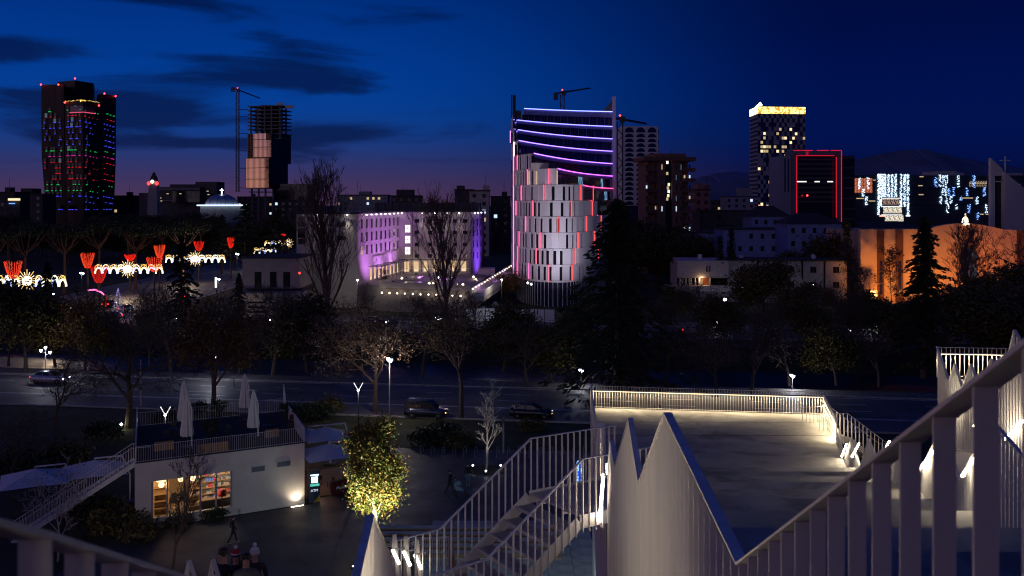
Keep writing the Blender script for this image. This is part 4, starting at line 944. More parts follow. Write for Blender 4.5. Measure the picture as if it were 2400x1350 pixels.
for k in range(0, 11):
    s = cum[8] + (0 if k % 2 else .9) if k < 9 else cum[6]; i = 0; z0 = Zk(k) + .03; z1 = Zk(k + 1) - .03
    while s < ends[k] - .3:
        w = rr.choice([1.35, 1.6, 1.9, 2.3]) if s > cum[24] else 3.4
        s1 = min(s + w, ends[k]); a = at(s); b = at(s1); mid = (a + b) / 2; out = Vector(((b - a).y, -(b - a).x)).normalized()
        q = rr.random(); slot = q < .80 and s > cum[26]
        t = (b - a)
        if slot:      # a window slot closes the right half of the bay
            c = a + t * (1 - .62 / w); pr_ = rr.choice([.12, .22, .3])
        else: c = b - t * .02; pr_ = rr.choice([.05, .12, .25])
        mb = MB(); oa = out * .02; ob = out * pr_; back = out * -.22
        base = [a + oa, c + ob, c + ob + back, a + oa + back]
        mb.hexa([(p.x, p.y, z0) for p in base] + [(p.x, p.y, z1) for p in base])
        mb.build('facade_panel', M_panelw, Cv)
        if slot:
            d_ = b - t * .04; bs = [c + out * .0, d_ + out * .02, d_ + out * -.2, c + out * -.2]
            if rr.random() < .0: pass
            MB().hexa([(p.x, p.y, z0 + .0) for p in [c, d_, d_ + out * -.1, c + out * -.1]] + [(p.x, p.y, z1 - .42) for p in [c, d_, d_ + out * -.1, c + out * -.1]]).build('window_slot', E_warm2 if (k == 6 and rr.random() < .2) else mk('slot_black', (.006, .006, .008), .6, .1, 1, spec=.1), Cv)
            MB().hexa([(p.x, p.y, z1 - .40) for p in bs] + [(p.x, p.y, z1) for p in bs]).build('slot_header', M_panelw, Cv)
        s = s1; i += 1
    for px in LEDX.get(k, []):
        p = at(sOf(px)); nrm = Vector(at(sOf(px) + .4) - at(sOf(px) - .4)); o_ = Vector((nrm.y, -nrm.x)).normalized() * .33; p = p + o_
        m = E_pk[0] if px < 1206 else E_pk[1] if px < 1245 else E_pk[2] if px < 1290 else E_pk[3]
        MB().box(p.x - .075, p.x + .075, p.y - .06, p.y + .06, z0, z1).build('vertical_led', m, Cv)
MB().box(at(sOf(1203)).x - .35, at(sOf(1203)).x - .15, at(sOf(1203)).y - .5, at(sOf(1203)).y - .3, Zk(8) + .1, Zk(9)).build('vertical_led', E_ledw, Cv)
for z0, z1 in ((Zk(9) + 1, Zk(10) + .6),): MB().box(-.5, -.3, 243, 243.2, z0, z1).build('vertical_led', E_pk[0], Cv)
# glazed terraced part on the right
Rr = Vector((27, 265)); S = {4: Vector((19.2, 224)), 5: Vector((17.2, 217)), 6: Vector((15.2, 214)), 7: Vector((9.4, 206)), 8: Vector((4.6, 209)), 9: Vector((1.5, 219)), 10: Vector((.6, 230)), 11: Vector((.4, 243)), 12: Vector((3.1, 256))}
E_l = {12: em('led_line_a', (.20, .23, 1.0), 4.2, True), 11: em('led_line_b', (.20, .19, 1.0), 4.2, True), 10: em('led_line_c', (.23, .17, 1.0), 4.2, True), 9: em('led_line_d', (.26, .15, 1.0), 4.2, True), 8: em('led_line_e', (.32, .13, 1.0), 4.2, True), 7: em('led_line_f', (.55, .10, .9), 3.6, True), 6: em('led_line_g', (1.0, .07, .3), 3, True), 5: em('led_line_h', (1.0, .05, .1), 2.6, True), 4: em('led_line_i', (.8, .06, .8), 3, True)}
ZL = {k: Zk(k) for k in range(4, 12)}; ZL[12] = 45.7
M_span = mk('spandrel', (.22, .22, .36), .4, .06, .6)  # blue LED glow put into the panel colour
def curve(k, n=26, inset=0.0):
    a = S[k]; c = Vector((a.x + (Rr.x - a.x) * .42, Rr.y - (Rr.y - a.y) * .30)); out = []
    for i in range(n + 1):
        t = i / n; p = a * (1 - t) ** 2 + c * (2 * t * (1 - t)) + Rr * t * t; tg = (c - a) * (2 * (1 - t)) + (Rr - c) * (2 * t); nv = Vector((-tg.y, tg.x)).normalized()
        out.append(p + nv * inset)
    return out
for k in range(4, 13):
    cv = curve(k); z = ZL[k]; zl = ZL.get(k - 1, z - 3.3)
    MB().tube([(p.x + .05, p.y - .12, z + .02) for p in cv], .10, 6).build('led_line', E_l[k], Cv)
    h = 1.5 if k == 12 else .85; mb = MB(); iv = curve(k, inset=.5)
    for (p, q, pi, qi) in zip(cv, cv[1:], iv, iv[1:]):
        mb.hexa([(p.x, p.y, z - h), (q.x, q.y, z - h), (qi.x, qi.y, z - h), (pi.x, pi.y, z - h), (p.x, p.y, z), (q.x, q.y, z), (qi.x, qi.y, z), (pi.x, pi.y, z)])
    mb.build('spandrel', M_span, Cv)
    if k > 4:
        gv = curve(k, inset=.9); mb = MB()
        for j in range(len(gv) - 1):
            p, q = gv[j], gv[j + 1]
            m2 = M_glassb
            if k == 7 and j in (12, 13, 22): m2 = emv('office_glow', (.03, .08, .2), (.4, .75, 1), .9, .8, .3, .9)
            if k == 6 and j in (22, 23): m2 = emv('office_glow', (.03, .08, .2), (.4, .75, 1), .9, .8, .3, .9)
            g = MB().poly([(p.x, p.y, zl - .1), (q.x, q.y, zl - .1), (q.x, q.y, z - h + .05), (p.x, p.y, z - h + .05)]); g.build('pane', m2, Cv)
            dv = (q - p).normalized() * .06
            if j % 1 == 0: MB().hexa([(p.x - dv.x, p.y - .15, zl), (p.x + dv.x, p.y - .15, zl), (p.x + dv.x, p.y + .1, zl), (p.x - dv.x, p.y + .1, zl), (p.x - dv.x, p.y - .15, z - h), (p.x + dv.x, p.y - .15, z - h), (p.x + dv.x, p.y + .1, z - h), (p.x - dv.x, p.y + .1, z - h)]).build('mullion', M_frame if j % 2 else M_span, Cv)
    # floor plate closes each storey from above
    pl = curve(k, 12, .05); MB().prism([(p.x, p.y) for p in pl] + [(26, 272), (4, 272)], z - .3, z - .05).build('floor_plate', M_dcon, Cv)
MB().box(26.7, 27.5, 264.2, 268, 0, ZL[12] + 4.0).build('end_fin', M_panelw, Cv)
mb = MB(); base = [(26.7, 265.4), (22.6, 266.2)]
for i in range(8):
    a, b = i / 8, (i + 1) / 8; mb.poly([(26.7 - 4.2 * a, 265.5 + a, ZL[12]), (26.7 - 4.2 * b, 265.5 + b, ZL[12]), (26.7 - 4.2 * b, 265.5 + b, ZL[12] + 3.4 * (1 - b) ** 2.2), (26.7 - 4.2 * a, 265.5 + a, ZL[12] + 3.4 * (1 - a) ** 2.2)])
mb.build('roof_sail', M_dkmetal, Cv)
for p0, p1, y0, y1, d in ((1198, 1201, 222, 470, 262), (1202, 1209, 223, 277, 261), (1209, 1222, 259, 275, 262), (1211, 1222, 272, 284, 259)): MB().box(X(p0, d), X(p1, d), d, d + 1.2, Zp(y1, d), Zp(y0, d)).build('stair_tower', M_dkmetal if y0 > 225 else M_black, Cv)
pc = P(1258, 390, 207); MB().box(pc.x - 1.2, pc.x + 2.4, 206.6, 208, Zk(7), Zk(7) + 1.2).build('roof_box', M_plaster, Cv)
# ground floor: glass with slim fins
gr_ = [at(s) + (cen - at(s)).normalized() * 1.2 for s in np.linspace(cum[20], cum[-1], 30)]
MB().prism([(p.x, p.y) for p in gr_] + [(24, 262), (3, 262)], 0, Zk(0)).build('ground_floor_glazing', M_glassb, Cv)
for s in np.arange(cum[24], cum[-1], 1.05):
    p = at(s) + (cen - at(s)).normalized() * .7; MB().box(p.x - .07, p.x + .07, p.y - .2, p.y + .1, 0, Zk(0)).build('slim_column', mk('column_grey', (.4, .42, .45), .4, .1), Cv)
MB().prism([(p.x, p.y) for p in [at(s) for s in np.linspace(cum[18], cum[-1], 30)]] + [(24, 262), (1, 262)], Zk(0) - .35, Zk(0) - .02).build('soffit', M_panelw, Cv)
for px, py in ((1237, 663), (1245, 666)): MB().octa(P(px, py, 203), .25).build('soffit_lamp', em('soffit_white', (1, 1, 1), 6), Cv)

# ---------------------------------------------------------------- the hotel with purple washed wing
Ht = thing('hotel_building', 'long cream building with a purple floodlit wing behind bare poplars', 'building', (-26, 225, 0))
zt = 19.2
cA = (X(695, 204), 204); cB = (X(838, 204), 204); cC = (X(937, 238), 238); cD = (X(1103, 240), 240); cE = (X(1135, 262), 262)
fA = Fac(cA, cB); fB = Fac(cB, cC); fC = Fac(cC, cD); fD = Fac(cD, cE)
MB().prism([cA, cB, (cB[0] - .2, 262), (cA[0] + 3, 262)], 0, zt).build('end_wing', M_plaster, Ht)
MB().prism([(cB[0] - .3, cB[1] + .5), (cC[0] - .4, cC[1] + .1), (cC[0], 262), (cB[0] - .3, 262)], 0, zt - .01).build('court_wing', M_plaster, Ht)
mb = MB(); fB.box(mb, 0.02, fB.L, 0, zt - .012, -.5, 0); mb.build('court_wall', M_plaster, Ht)
mb = MB(); fC.box(mb, 0.02, fC.L, 0, zt - .014, -22, 0); mb.build('middle_wing', M_plaster, Ht)
mb = MB(); fD.box(mb, 0.0, fD.L, 0, zt - .016, -9, 0); mb.build('right_wing', M_plaster, Ht)
for ff, e0, e1 in ((fA, -.5, .4), (fB, -.4, 0), (fC, 0, .4), (fD, 0, .5)):
    mb = MB(); ff.box(mb, e0, ff.L + e1, zt, zt + .32, -1.0, .55); mb.build('eaves', M_roofd, Ht)
MB().box(X(860, 236), X(1120, 236), 250, 262, zt, zt + 2.3).build('roof_storey', mk('dark_violet_glass', (.02, .016, .04), .3, .1), Ht)
for k in range(14): MB().box(X(865 + 18 * k, 236), X(866.5 + 18 * k, 236), 249.6, 250, zt, zt + 2.6).build('roof_post', M_dkmetal, Ht)
def win(ff, px, py, w, h, mt, name='window', o=.03, fr=True):
    u, z = ff.uv(px, py); wm = MB(); ff.box(wm, u - w / 2, u + w / 2, z - h / 2, z + h / 2, -.1, o); wo = wm.build(name, mt, Ht)
    if fr:
        k = MB(); ff.box(k, u - w / 2 - .08, u + w / 2 + .08, z - h / 2 - .14, z - h / 2, -.1, .14); k.build('sill', M_plaster, wo)
    return wo
pxs = [848, 860, 871.5, 882.5, 893, 904, 914, 924, 932.5]
us = [fB.uv(p)[0] for p in pxs]; uz = np.linspace(us[0], us[-1], 9)
for i, u in enumerate(uz):
    for r_, py in enumerate((525, 556, 587)):
        _, z = fB.uv(848, py); mt = M_glassd
        if r_ == 2 and i == 0: mt = E_warm2
        w_ = MB(); fB.box(w_, u - .6, u + .6, z - .95, z + .95, -.1, .03); wo = w_.build('window', mt, Ht); k = MB(); fB.box(k, u - .7, u + .7, z - 1.07, z - .95, -.1, .14); k.build('sill', M_plaster, wo)
for py in (536, 561.5, 587.5):
    wo = win(fC, 955.5, py, 1.2, 1.75, E_white)
    u, z = fC.uv(955.5, py); k = MB(); fC.box(k, u - .04, u + .04, z - .87, z + .87, .03, .07); fC.box(k, u - .6, u + .6, z - .05, z + .05, .03, .069); fC.box(k, u - .6, u + .6, z + .4, z + .46, .03, .068); k.build('glazing_bar', M_wfrm, wo)
for py in (518, 545, 573, 600):
    for px in (977, 1008, 1035, 1066, 1090): win(fC, px, py, 1.0, .85, R.choice([M_glassd, M_glassd, M_glassb]))
for py in (520, 545, 571, 598):
    for px in (1110, 1118.5, 1127): win(fD, px, py, 1.2, 1.6, M_glassd)
for py in (526, 558): win(fA, 800, py, 1.8, 1.0, M_glassd)
for py in (520, 545, 560): win(fA, 707, py, 1.5, 2.2, M_glassd)
mb = MB(); ua, _ = fC.uv(966); fC.box(mb, ua, ua + .1, 2, zt - .3, .0, .08); mb.build('downpipe', M_frame, Ht)
E_down = em('downlight_lamp', (1, .92, 1), 14)
def wash(ff, u, color, e, sp=46, off=.75, z=zt - .25):
    p = ff.pt(u, z, off); MB().box(p.x - .14, p.x + .14, p.y - .14, p.y + .14, p.z - .04, p.z + .1).build('downlight', E_down, Ht)
    spot('downlight_beam', p - Vector((0, 0, .08)), ff.pt(u, z - 8, off * .25), e, color, sp, .8, .06, Ht)
PUR = (.62, .22, 1.0)
for u in uz + .95: wash(fB, u, (.88, .62, 1.0), 300, 34)
for px in (744, 815): wash(fA, fA.uv(px)[0], (1, .9, .78), 380, 60)
for px in (990, 1018, 1048, 1076): wash(fC, fC.uv(px)[0], (1, .9, .8), 420, 46)
for px in (1105, 1113, 1121): wash(fD, fD.uv(px)[0] + .3, (.6, .45, 1), 500, 30)
# assumed floodlights on the terrace, for the purple wash on the hotel
def flood(label, loc, aim, e, color, size):
    fl = thing('floodlight', label, 'floodlight', loc); b = Vector(loc)
    MB().box(b.x - .2, b.x + .2, b.y - .12, b.y + .12, b.z, b.z + .3).build('housing', M_black, fl)
    spot('added_flood_beam', b + Vector((0, 0, .4)), aim, e, color, size, .9, .3, fl); return fl
zter = 5.0
fb = lambda u, o: fB.pt(u, zter, o)
flood('assumed small floodlight washing the near end of the court wing purple', fb(4, 6.5), fB.pt(8, 13, 0), 6600, (.62, .20, .95), 110)
flood('assumed small floodlight washing the middle of the court wing purple', fb(15, 6.5), fB.pt(17, 13, 0), 6600, (.60, .20, .96), 110)
flood('assumed small floodlight washing the far end of the court wing purple', fb(26, 6.0), fB.pt(27, 13, 0), 5600, (.62, .22, .96), 110)
flood('assumed small floodlight washing the right hotel wing blue violet', fD.pt(10, zter, 7), fD.pt(10, 9, 0), 6500, (.22, .07, 1.0), 110)
flood('assumed small floodlight at the foot of the middle hotel wing', fC.pt(9, zter, 10), fC.pt(9, 9, 0), 420, (1.0, .62, .8), 120)
flood('added white floodlight brightening the left side of the curved building', (2.5, 186, .3), (5, 206, 19), 11500, (.90, .80, 1.0), 75)  # added pair of floods, brightening the panelled shell evenly
flood('added white floodlight brightening the right side of the curved building', (16, 188, .3), (12, 206, 18), 12000, (.90, .80, 1.0), 75)
# pergola along the foot of the court
pg = thing('pergola', 'dark framed pergola with lit niches along the foot of the hotel court', 'pergola', fB.pt(20, zter, 3))
def perg(ff, u0, u1, n, zl):
    for i in range(n + 1):
        u = u0 + (u1 - u0) * i / n; mb = MB(); mb.bar(ff.pt(u, zl, 2.8), ff.pt(u, zl + 2.9, 2.8), .13, .13); mb.build('post', M_black, pg)
        MB().bar(ff.pt(u, zl + 2.9, 0), ff.pt(u, zl + 2.9, 3.2), .12, .14).build('rafter', M_black, pg)
        if i < n:
            um = u + (u1 - u0) / n / 2; k = MB(); ff.box(k, um - .55, um + .55, zl, zl + 2.4, .02, .06); k.build('lit_niche', emv('niche_glow', (.8, .5, .25), (1, .78, .5), 1.0, .6, .2, .9), pg)  # niche backs glow by themselves in place of lamplight
    MB().bar(ff.pt(u0, zl + 3.05, 2.8), ff.pt(u1, zl + 3.05, 2.8), .14, .14).build('beam', M_black, pg)
    MB().bar(ff.pt(u0, zl + 1.0, 2.8), ff.pt(u1, zl + 1.0, 2.8), .05, .05).build('guard_rail', M_black, pg)
    MB().bar(ff.pt(u0, zl + .9, 2.8), ff.pt(u1, zl + .9, 2.8), .04, .04).build('guard_light', em('guard_warm', (1, .75, .45), 1.0), pg)
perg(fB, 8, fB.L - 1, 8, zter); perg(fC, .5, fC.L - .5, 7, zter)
for u in (10, 18, 26): point('niche_lamp', fB.pt(u, zter + 2.0, 1.6), 60, WARM, .3, pg)
for u in (3, 8, 13): point('niche_lamp', fC.pt(u, zter + 2.0, 1.6), 60, WARM, .3, pg)
# terrace podium with its row of bulbs
Td = thing('terrace', 'raised hotel terrace with low pools and a row of bulbs on its wall', 'terrace', (-12, 205, 0))
tz = 4.7
MB().prism([(X(885, 196), 198), (X(1100, 190), 190), (X(1150, 236), 236), (cC[0] - 1, 236), (cB[0] + 1.5, 206)], 0, tz).build('podium', mk('terrace_stone', (.20, .185, .19), .7, .2, .6), Td)
fT = Fac((X(890, 197.2), 197.2), (X(1100, 189.4), 189.4))
mb = MB(); fT.box(mb, 0, fT.L, tz, tz + 1.0, -.35, 0); mb.build('parapet_wall', M_plaster, Td)
for p0, p1, y0, d0, d1 in ((930, 985, 640, 215, 224), (1000, 1052, 642, 210, 216), (945, 1010, 652, 203, 209)): MB().box(X(p0, d0), X(p1, d0), d0, d1, tz, tz + .35).build('planter_bed', M_plaster, Td); MB().box(X(p0, d0) + .3, X(p1, d0) - .3, d0 + .3, d1 - .3, tz + .352, tz + .37).build('pool', M_water, Td)
for i in range(11):
    u = fT.L * (.03 + i * .088); p = fT.pt(u, tz - 1.0, .16); MB().octa(p, .19).build('wall_bulb', em('warm_bulb', (1, .8, .55), 7), Td)
    if i % 2 == 0: point('bulb_light', p + Vector((0, -.3, .1)), 22, (1, .75, .55), .15, Td)
for px, py, d in ((942, 652, 206), (960, 668, 200), (1006, 664, 202), (1015, 664, 203), (1027, 650, 210), (1062, 651, 212), (1110, 649, 222), (1115, 655, 218), (1118, 660, 214), (1072, 668, 205), (1085, 667, 203)): MB().octa(P(px, py, d), .26).build('terrace_lamp', em('warm_bulb', (1, .8, .55), 7), Td)
for px, py, d in ((950, 655, 207), (1012, 655, 208), (1112, 650, 219)): point('terrace_light', P(px, py - 6, d), 60, (1, .72, .5), .3, Td)
point('terrace_light', P(1040, 640, 216), 420, (.66, .25, 1), .5, Td)  # assumed purple lights added over the terrace, no lamps built for them
point('terrace_light', P(985, 640, 222), 260, (.66, .25, 1), .5, Td)
# ramp with bulbs climbing to the curved building
Rp = thing('ramp', 'violet lit ramp with a string of bulbs climbing towards the curved building', 'ramp', (X(1150, 200), 200, 0))
ra_, rb_ = P(1098, 694, 192), P(1196, 633, 240); w = Vector((3.0, -.5, 0))
MB().hexa([ra_ + Vector((0, 0, -1)), ra_ + w + Vector((0, 0, -1)), rb_ + w + Vector((0, 0, -1)), rb_ + Vector((0, 0, -1)), ra_, ra_ + w, rb_ + w, rb_]).build('deck', mk('ramp_deck', (.36, .33, .36), .7, .2), Rp)
for o in (Vector((0, 0, 0)), w):
    MB().bar(ra_ + o + Vector((0, 0, .6)), rb_ + o + Vector((0, 0, .6)), .2, 1.2).build('side_panel', M_panelw, Rp)
for i in range(17):
    p = ra_ + (rb_ - ra_) * (i / 16) + Vector((.15, 0, 1.0)); MB().octa(p + Vector((.1, -.2, 0)), .15).build('bulb', em('warm_bulb', (1, .8, .55), 7), Rp)
for i in range(26): q = ra_ + (rb_ - ra_) * ((i + .5) / 26); MB().bar(q + Vector((.2, 0, .05)), q + w * .95 + Vector((0, 0, .05)), .3, .1).build('tread_strip', M_panelw, Rp)
for f_ in (.2, .5, .8): point('ramp_light', ra_ + (rb_ - ra_) * f_ + w * .5 + Vector((0, 0, 1.6)), 110, (.75, .3, .9), .3, Rp)
MB().box(X(1122, 238), X(1160, 238), 233, 240, 0, Zp(629, 236)).build('ramp_kiosk', M_plaster, Rp)
# annex on the left
An = thing('annex_building', 'plain pale box annex with tall dark openings left of the hotel', 'building', (X(630, 190), 190, 0))
fa = Fac((X(568, 188), 188), (X(702, 188), 188)); fa2 = Fac((X(545, 184), 184), (X(700, 184), 184))
mb = MB(); fa.box(mb, 0, fa.L, Zp(676, 188), Zp(606, 188), -16, 0); mb.build('upper_box', M_lilacw, An)
mb = MB(); fa.box(mb, .6, fa.L, Zp(690, 188), Zp(676, 188) - .01, -15, -1.5); mb.build('recess', M_roofd, An)
mb = MB(); fa2.box(mb, 0, fa2.L, 0, Zp(687, 184), -8, 0); mb.build('lower_wall', M_lilacw, An)
mb = MB(); fa.box(mb, -.2, fa.L + .2, Zp(606, 188), Zp(604, 188), -16.2, .2); mb.build('roof_edge', M_roofd, An)
for p0, p1 in ((597, 613), (633, 648), (664, 680)): mb = MB(); fa.box(mb, fa.uv(p0)[0], fa.uv(p1)[0], Zp(674, 188), Zp(637, 188), -.3, .02); mb.build('tall_opening', M_glassd, An)
for k in range(3): mb = MB(); fa2.box(mb, fa2.uv(581)[0], fa2.uv(622)[0], Zp(707 + 11 * k + 4, 184), Zp(707 + 11 * k, 184), -.1, .03); mb.build('louvre', M_glassd, An)
for p in (556, 566): mb = MB(); fa2.box(mb, fa2.uv(p)[0], fa2.uv(p + 5)[0], Zp(728, 184), Zp(702, 184), -.1, .03); mb.build('doorway', M_glassd, An)
point('entrance_lamp', P(560, 705, 180), 160, (1, .85, .6), .3, An)
MB().octa(P(702, 640, 186), .2).build('red_lamp', E_red, An)

# ---------------------------------------------------------------- right: mission house, blue lit villas, cathedral
Ms = thing('mission_building', 'long low pale building with dark bays behind the lit cross', 'building', (X(1780, 215), 215, 0))
f = Fac((X(1587, 215), 215), (X(1985, 212), 212)); zt = Zp(611, 214); z1 = Zp(651, 214)
mb = MB(); f.box(mb, 0, f.uv(1706)[0], z1, zt, -12, .9); mb.build('upper_floor', mk('textured_stone', (.42, .38, .36), .9, .35, 5, .6, bscale=4), Ms)
mb = MB(); f.box(mb, .3, f.uv(1706)[0], Zp(668, 214), z1 - .01, -12, -1.6); mb.build('loggia_wall', M_glassd, Ms)
for p in (1592, 1606, 1614, 1618, 1628, 1637, 1662): mb = MB(); f.box(mb, f.uv(p)[0], f.uv(p + 3)[0], Zp(668, 214), z1 - .01, -1.5, .5); mb.build('pier', M_plaster, Ms)
mb = MB(); f.box(mb, f.uv(1640)[0], f.uv(1650)[0], Zp(669, 214), z1 - .02, -1.4, -1.2); mb.build('lit_wall', M_plaster, Ms)
mb = MB(); f.box(mb, f.uv(1649)[0], f.uv(1661)[0], Zp(669, 214), z1 - .02, -1.4, -1.1); mb.build('door', mk('red_door', (.3, .08, .03), .5, .1), Ms)
point('porch_lamp', P(1644, 655, 213.5), 160, (1, .6, .3), .15, Ms)
mb = MB(); f.box(mb, f.uv(1560)[0], f.uv(1720)[0], Zp(683, 213), Zp(670, 213), -2, 1.6); mb.build('terrace_wall', M_plaster, Ms)
mb = MB(); f.box(mb, f.uv(1563)[0], f.uv(1596)[0], Zp(708, 212), Zp(683.2, 213), -1.5, 1.3); mb.build('garage_opening', M_glassd, Ms)
mb = MB(); f.box(mb, f.uv(1597)[0], f.uv(1720)[0], Zp(708, 212), Zp(683.2, 213), -1.5, 1.5); mb.build('lower_wall', M_lilacw, Ms)
for p in (1654, 1661): mb = MB(); f.box(mb, f.uv(p)[0], f.uv(p + 2.5)[0], Zp(637, 214), Zp(623, 214), .6, .95); mb.build('slit_window', M_glassd, Ms)
MB().hexa([(X(1571, 220), 219, Zp(668, 214)), (X(1587, 215), 215, Zp(668, 214)), (X(1587, 215), 216, Zp(668, 214)), (X(1571, 220), 220, Zp(668, 214)), (X(1571, 220), 219, Zp(613, 220)), (X(1587, 215), 215, Zp(626, 215)), (X(1587, 215), 216, Zp(626, 215)), (X(1571, 220), 220, Zp(613, 220))]).build('side_wing', M_lilacw, Ms)
xs = [1706, 1774, 1826, 1878, 1930, 1985]
for a, b in zip(xs, xs[1:]):
    mb = MB(); f.box(mb, f.uv(a + (5 if a > 1706 else 0))[0], f.uv(b)[0], 0, zt - .02, -10, 0); mb.build('wall_bay', M_lilacw, Ms)
    mb = MB(); f.box(mb, f.uv(b)[0] + .01, f.uv(b + 5)[0] - .01, 0, zt - .04, -10, -.5); mb.build('recessed_strip', M_glassd, Ms)
    for y in (625, 660):
        p = (a + b) / 2 + 2; w_ = MB(); f.box(w_, f.uv(p - 7)[0], f.uv(p + 7)[0], Zp(y + 14, 213), Zp(y, 213), -.1, .03); wo = w_.build('window', M_glassd, Ms)
        k = MB(); f.box(k, f.uv(p - .5)[0], f.uv(p + .5)[0], Zp(y + 14, 213), Zp(y, 213), .03, .07); k.build('glazing_bar', M_frame, wo)
mb = MB(); f.box(mb, f.uv(1706)[0], f.L, zt, zt + .3, -10.3, .3); mb.build('roof_edge', M_roofd, Ms)
for px, py in ((1641, 602), (1738, 605)): MB().box(X(px - 4, 219), X(px + 4, 219), 219, 220, zt, Zp(py - 6, 219)).build('roof_cowl', M_panelw, Ms)
ds = MB(); c_ = P(1905, 602, 216); ds.lathe([(.05, 0), (.35, .06), (.6, .2)], c_, 14); o = ds.build('satellite_dish', M_panelw, Ms); o.rotation_euler = (math.radians(75), 0, .3)
for (p0, p1, y, d, ht, lab) in ((1762, 1850, 507, 300, 4, 'flat dim blue lit house top below the gold crowned tower'), (1695, 1852, 538, 262, 0, 'wide dim blue lit villa with flat roof and balcony doors'), (1846, 1972, 524, 250, 3.2, 'pale blue lit villa with hipped roof and two rows of windows'), (1600, 1700, 546, 275, 0, 'dark blue lit house half hidden behind the cypresses')):
    r = thing('villa', lab, 'house', (X((p0 + p1) / 2, d), d, 0)); ff = Fac((X(p0, d), d), (X(p1, d), d)); zz = Zp(y, d)
    slabbox(r, ff, 0, ff.L, 0, zz, 12, mk('blue_lit_render', (.17, .21, .42), .8, .12, .6))  # blue light on the walls put into the render colour
    if ht:
        A0 = ff.pt(-.6, zz, .6); B0 = ff.pt(ff.L + .6, zz, .6); Cc = ff.pt(ff.L + .6, zz, -12.6); Dd = ff.pt(-.6, zz, -12.6); e0 = ff.pt(ff.L * .3, zz + ht * .8, -6); e1 = ff.pt(ff.L * .7, zz + ht * .8, -6)
        MB().poly([A0, B0, e1, e0]).poly([B0, Cc, e1]).poly([Cc, Dd, e0, e1]).poly([Dd, A0, e0]).build('hipped_roof', mk('roof_tiles', (.05, .03, .03), .85, .3, 1), r)
    else:
        mb = MB(); ff.box(mb, -.4, ff.L + .4, zz, zz + .3, -12.4, .4); mb.build('flat_roof', M_roofd, r)
    nw = int(ff.L / 2.6)
    for q in range(3):
        for j in range(nw):
            if R.random() < .2: continue
            u = (j + .5) * ff.L / nw; z = zz - 2.4 - 3.3 * q; w_ = MB(); ff.box(w_, u - .45, u + .45, z, z + 1.3, -.1, .04); w_.build('window', M_glassd, r)
        mb = MB(); ff.box(mb, 0, ff.L, zz - 3.0 - 3.3 * q, zz - 2.8 - 3.3 * q, 0, .12); mb.build('string_course', mk('blue_lit_render', (.17, .21, .42)), r)
point('assumed_yard_light', P(1890, 572, 236), 5200, (.08, .14, 1.0), .5)  # assumed unseen light for the blue tone on the villas
bpy.data.objects['assumed_yard_light'].parent = r
Ch = thing('cathedral', 'modern cathedral with orange floodlit front and low curved gable', 'church', (X(2200, 215), 215, 0))
D = 212; f = Fac((X(2017, D), D), (X(2420, D), D)); M_och = mk('ochre_plaster', (.52, .37, .25), .85, .08, .4); M_bst = mk('brown_stone', (.12, .055, .035), .8, .1, 1)
prs = [(2017, 537), (2158, 537), (2175, 535), (2200, 529), (2225, 525), (2250, 523.3), (2275, 524), (2300, 527), (2325, 532), (2350, 538), (2420, 540)]
for (a, ya), (b, yb) in zip(prs, prs[1:]):
    u0, u1 = f.uv(a)[0], f.uv(b)[0]; o = 0 if a < 2158 else (.5 if a < 2350 else .25)
    MB().hexa([f.pt(u0, 0, o), f.pt(u1, 0, o), f.pt(u1, 0, -1.5), f.pt(u0, 0, -1.5), f.pt(u0, Zp(ya, D), o), f.pt(u1, Zp(yb, D), o), f.pt(u1, Zp(yb, D), -1.5), f.pt(u0, Zp(ya, D), -1.5)]).build('front_wall', M_och, Ch)
for p0, p1 in ((2055, 2071), (2099, 2115), (2381, 2398)):
    mb = MB(); f.box(mb, f.uv(p0)[0], f.uv(p1)[0], 0, Zp(540, D), .02, .32); mb.build('brown_strip', M_bst, Ch)
    mb = MB(); f.box(mb, f.uv(p0 + 5)[0], f.uv(p1 - 4)[0], Zp(690, D), Zp(611, D), .3, .36); mb.build('slit_window', M_glassb, Ch)
mb = MB(); f.box(mb, f.uv(2150.5)[0], f.uv(2152.5)[0], 0, Zp(540, D), .02, .2); mb.build('downpipe', M_wfrm, Ch)
MB().poly([f.pt(0, Zp(536, D), .4), f.pt(f.uv(2190)[0], Zp(535, D), .4), f.pt(f.uv(2140)[0], Zp(520, D), -9), f.pt(f.uv(2040)[0], Zp(521, D), -9)]).build('roof', M_roofd, Ch)
mb = MB(); f.box(mb, .5, f.L, 0, Zp(541, D), -25, -1.6); mb.build('nave', M_och, Ch)
u0, u1 = f.uv(2246)[0], f.uv(2290)[0]; um = (u0 + u1) / 2; zs = Zp(609, D); rad = (u1 - u0) / 2
aw = MB(); n = 14; arc = [f.pt(um + rad * math.cos(math.pi * k / n), zs + rad * 1.35 * math.sin(math.pi * k / n), .62) for k in range(n + 1)]
aw.poly([f.pt(um + rad * .8, Zp(660, D), .62)] + [f.pt(um + rad * .8, zs, .62)] + arc[0:1] + arc[1:] + [f.pt(um - rad * .8, zs, .62), f.pt(um - rad * .8, Zp(660, D), .62)]); awo = aw.build('arched_window', emv('stained_glass', (.006, .006, .01), (.05, .07, .09), 1.0, .9, .3, .95), Ch)
rim = MB()
for a, b in zip(arc, arc[1:]): rim.bar(a + Vector((0, -.1, 0)), b + Vector((0, -.1, 0)), .3, .25)
rim.build('arch_rim', M_bst, awo)
for k in (-.5, 0, .5): MB().bar(f.pt(um + rad * k, Zp(660, D), .68), f.pt(um + rad * k, zs + rad * 1.1, .68), .12, .12).build('mullion', M_bst, awo)
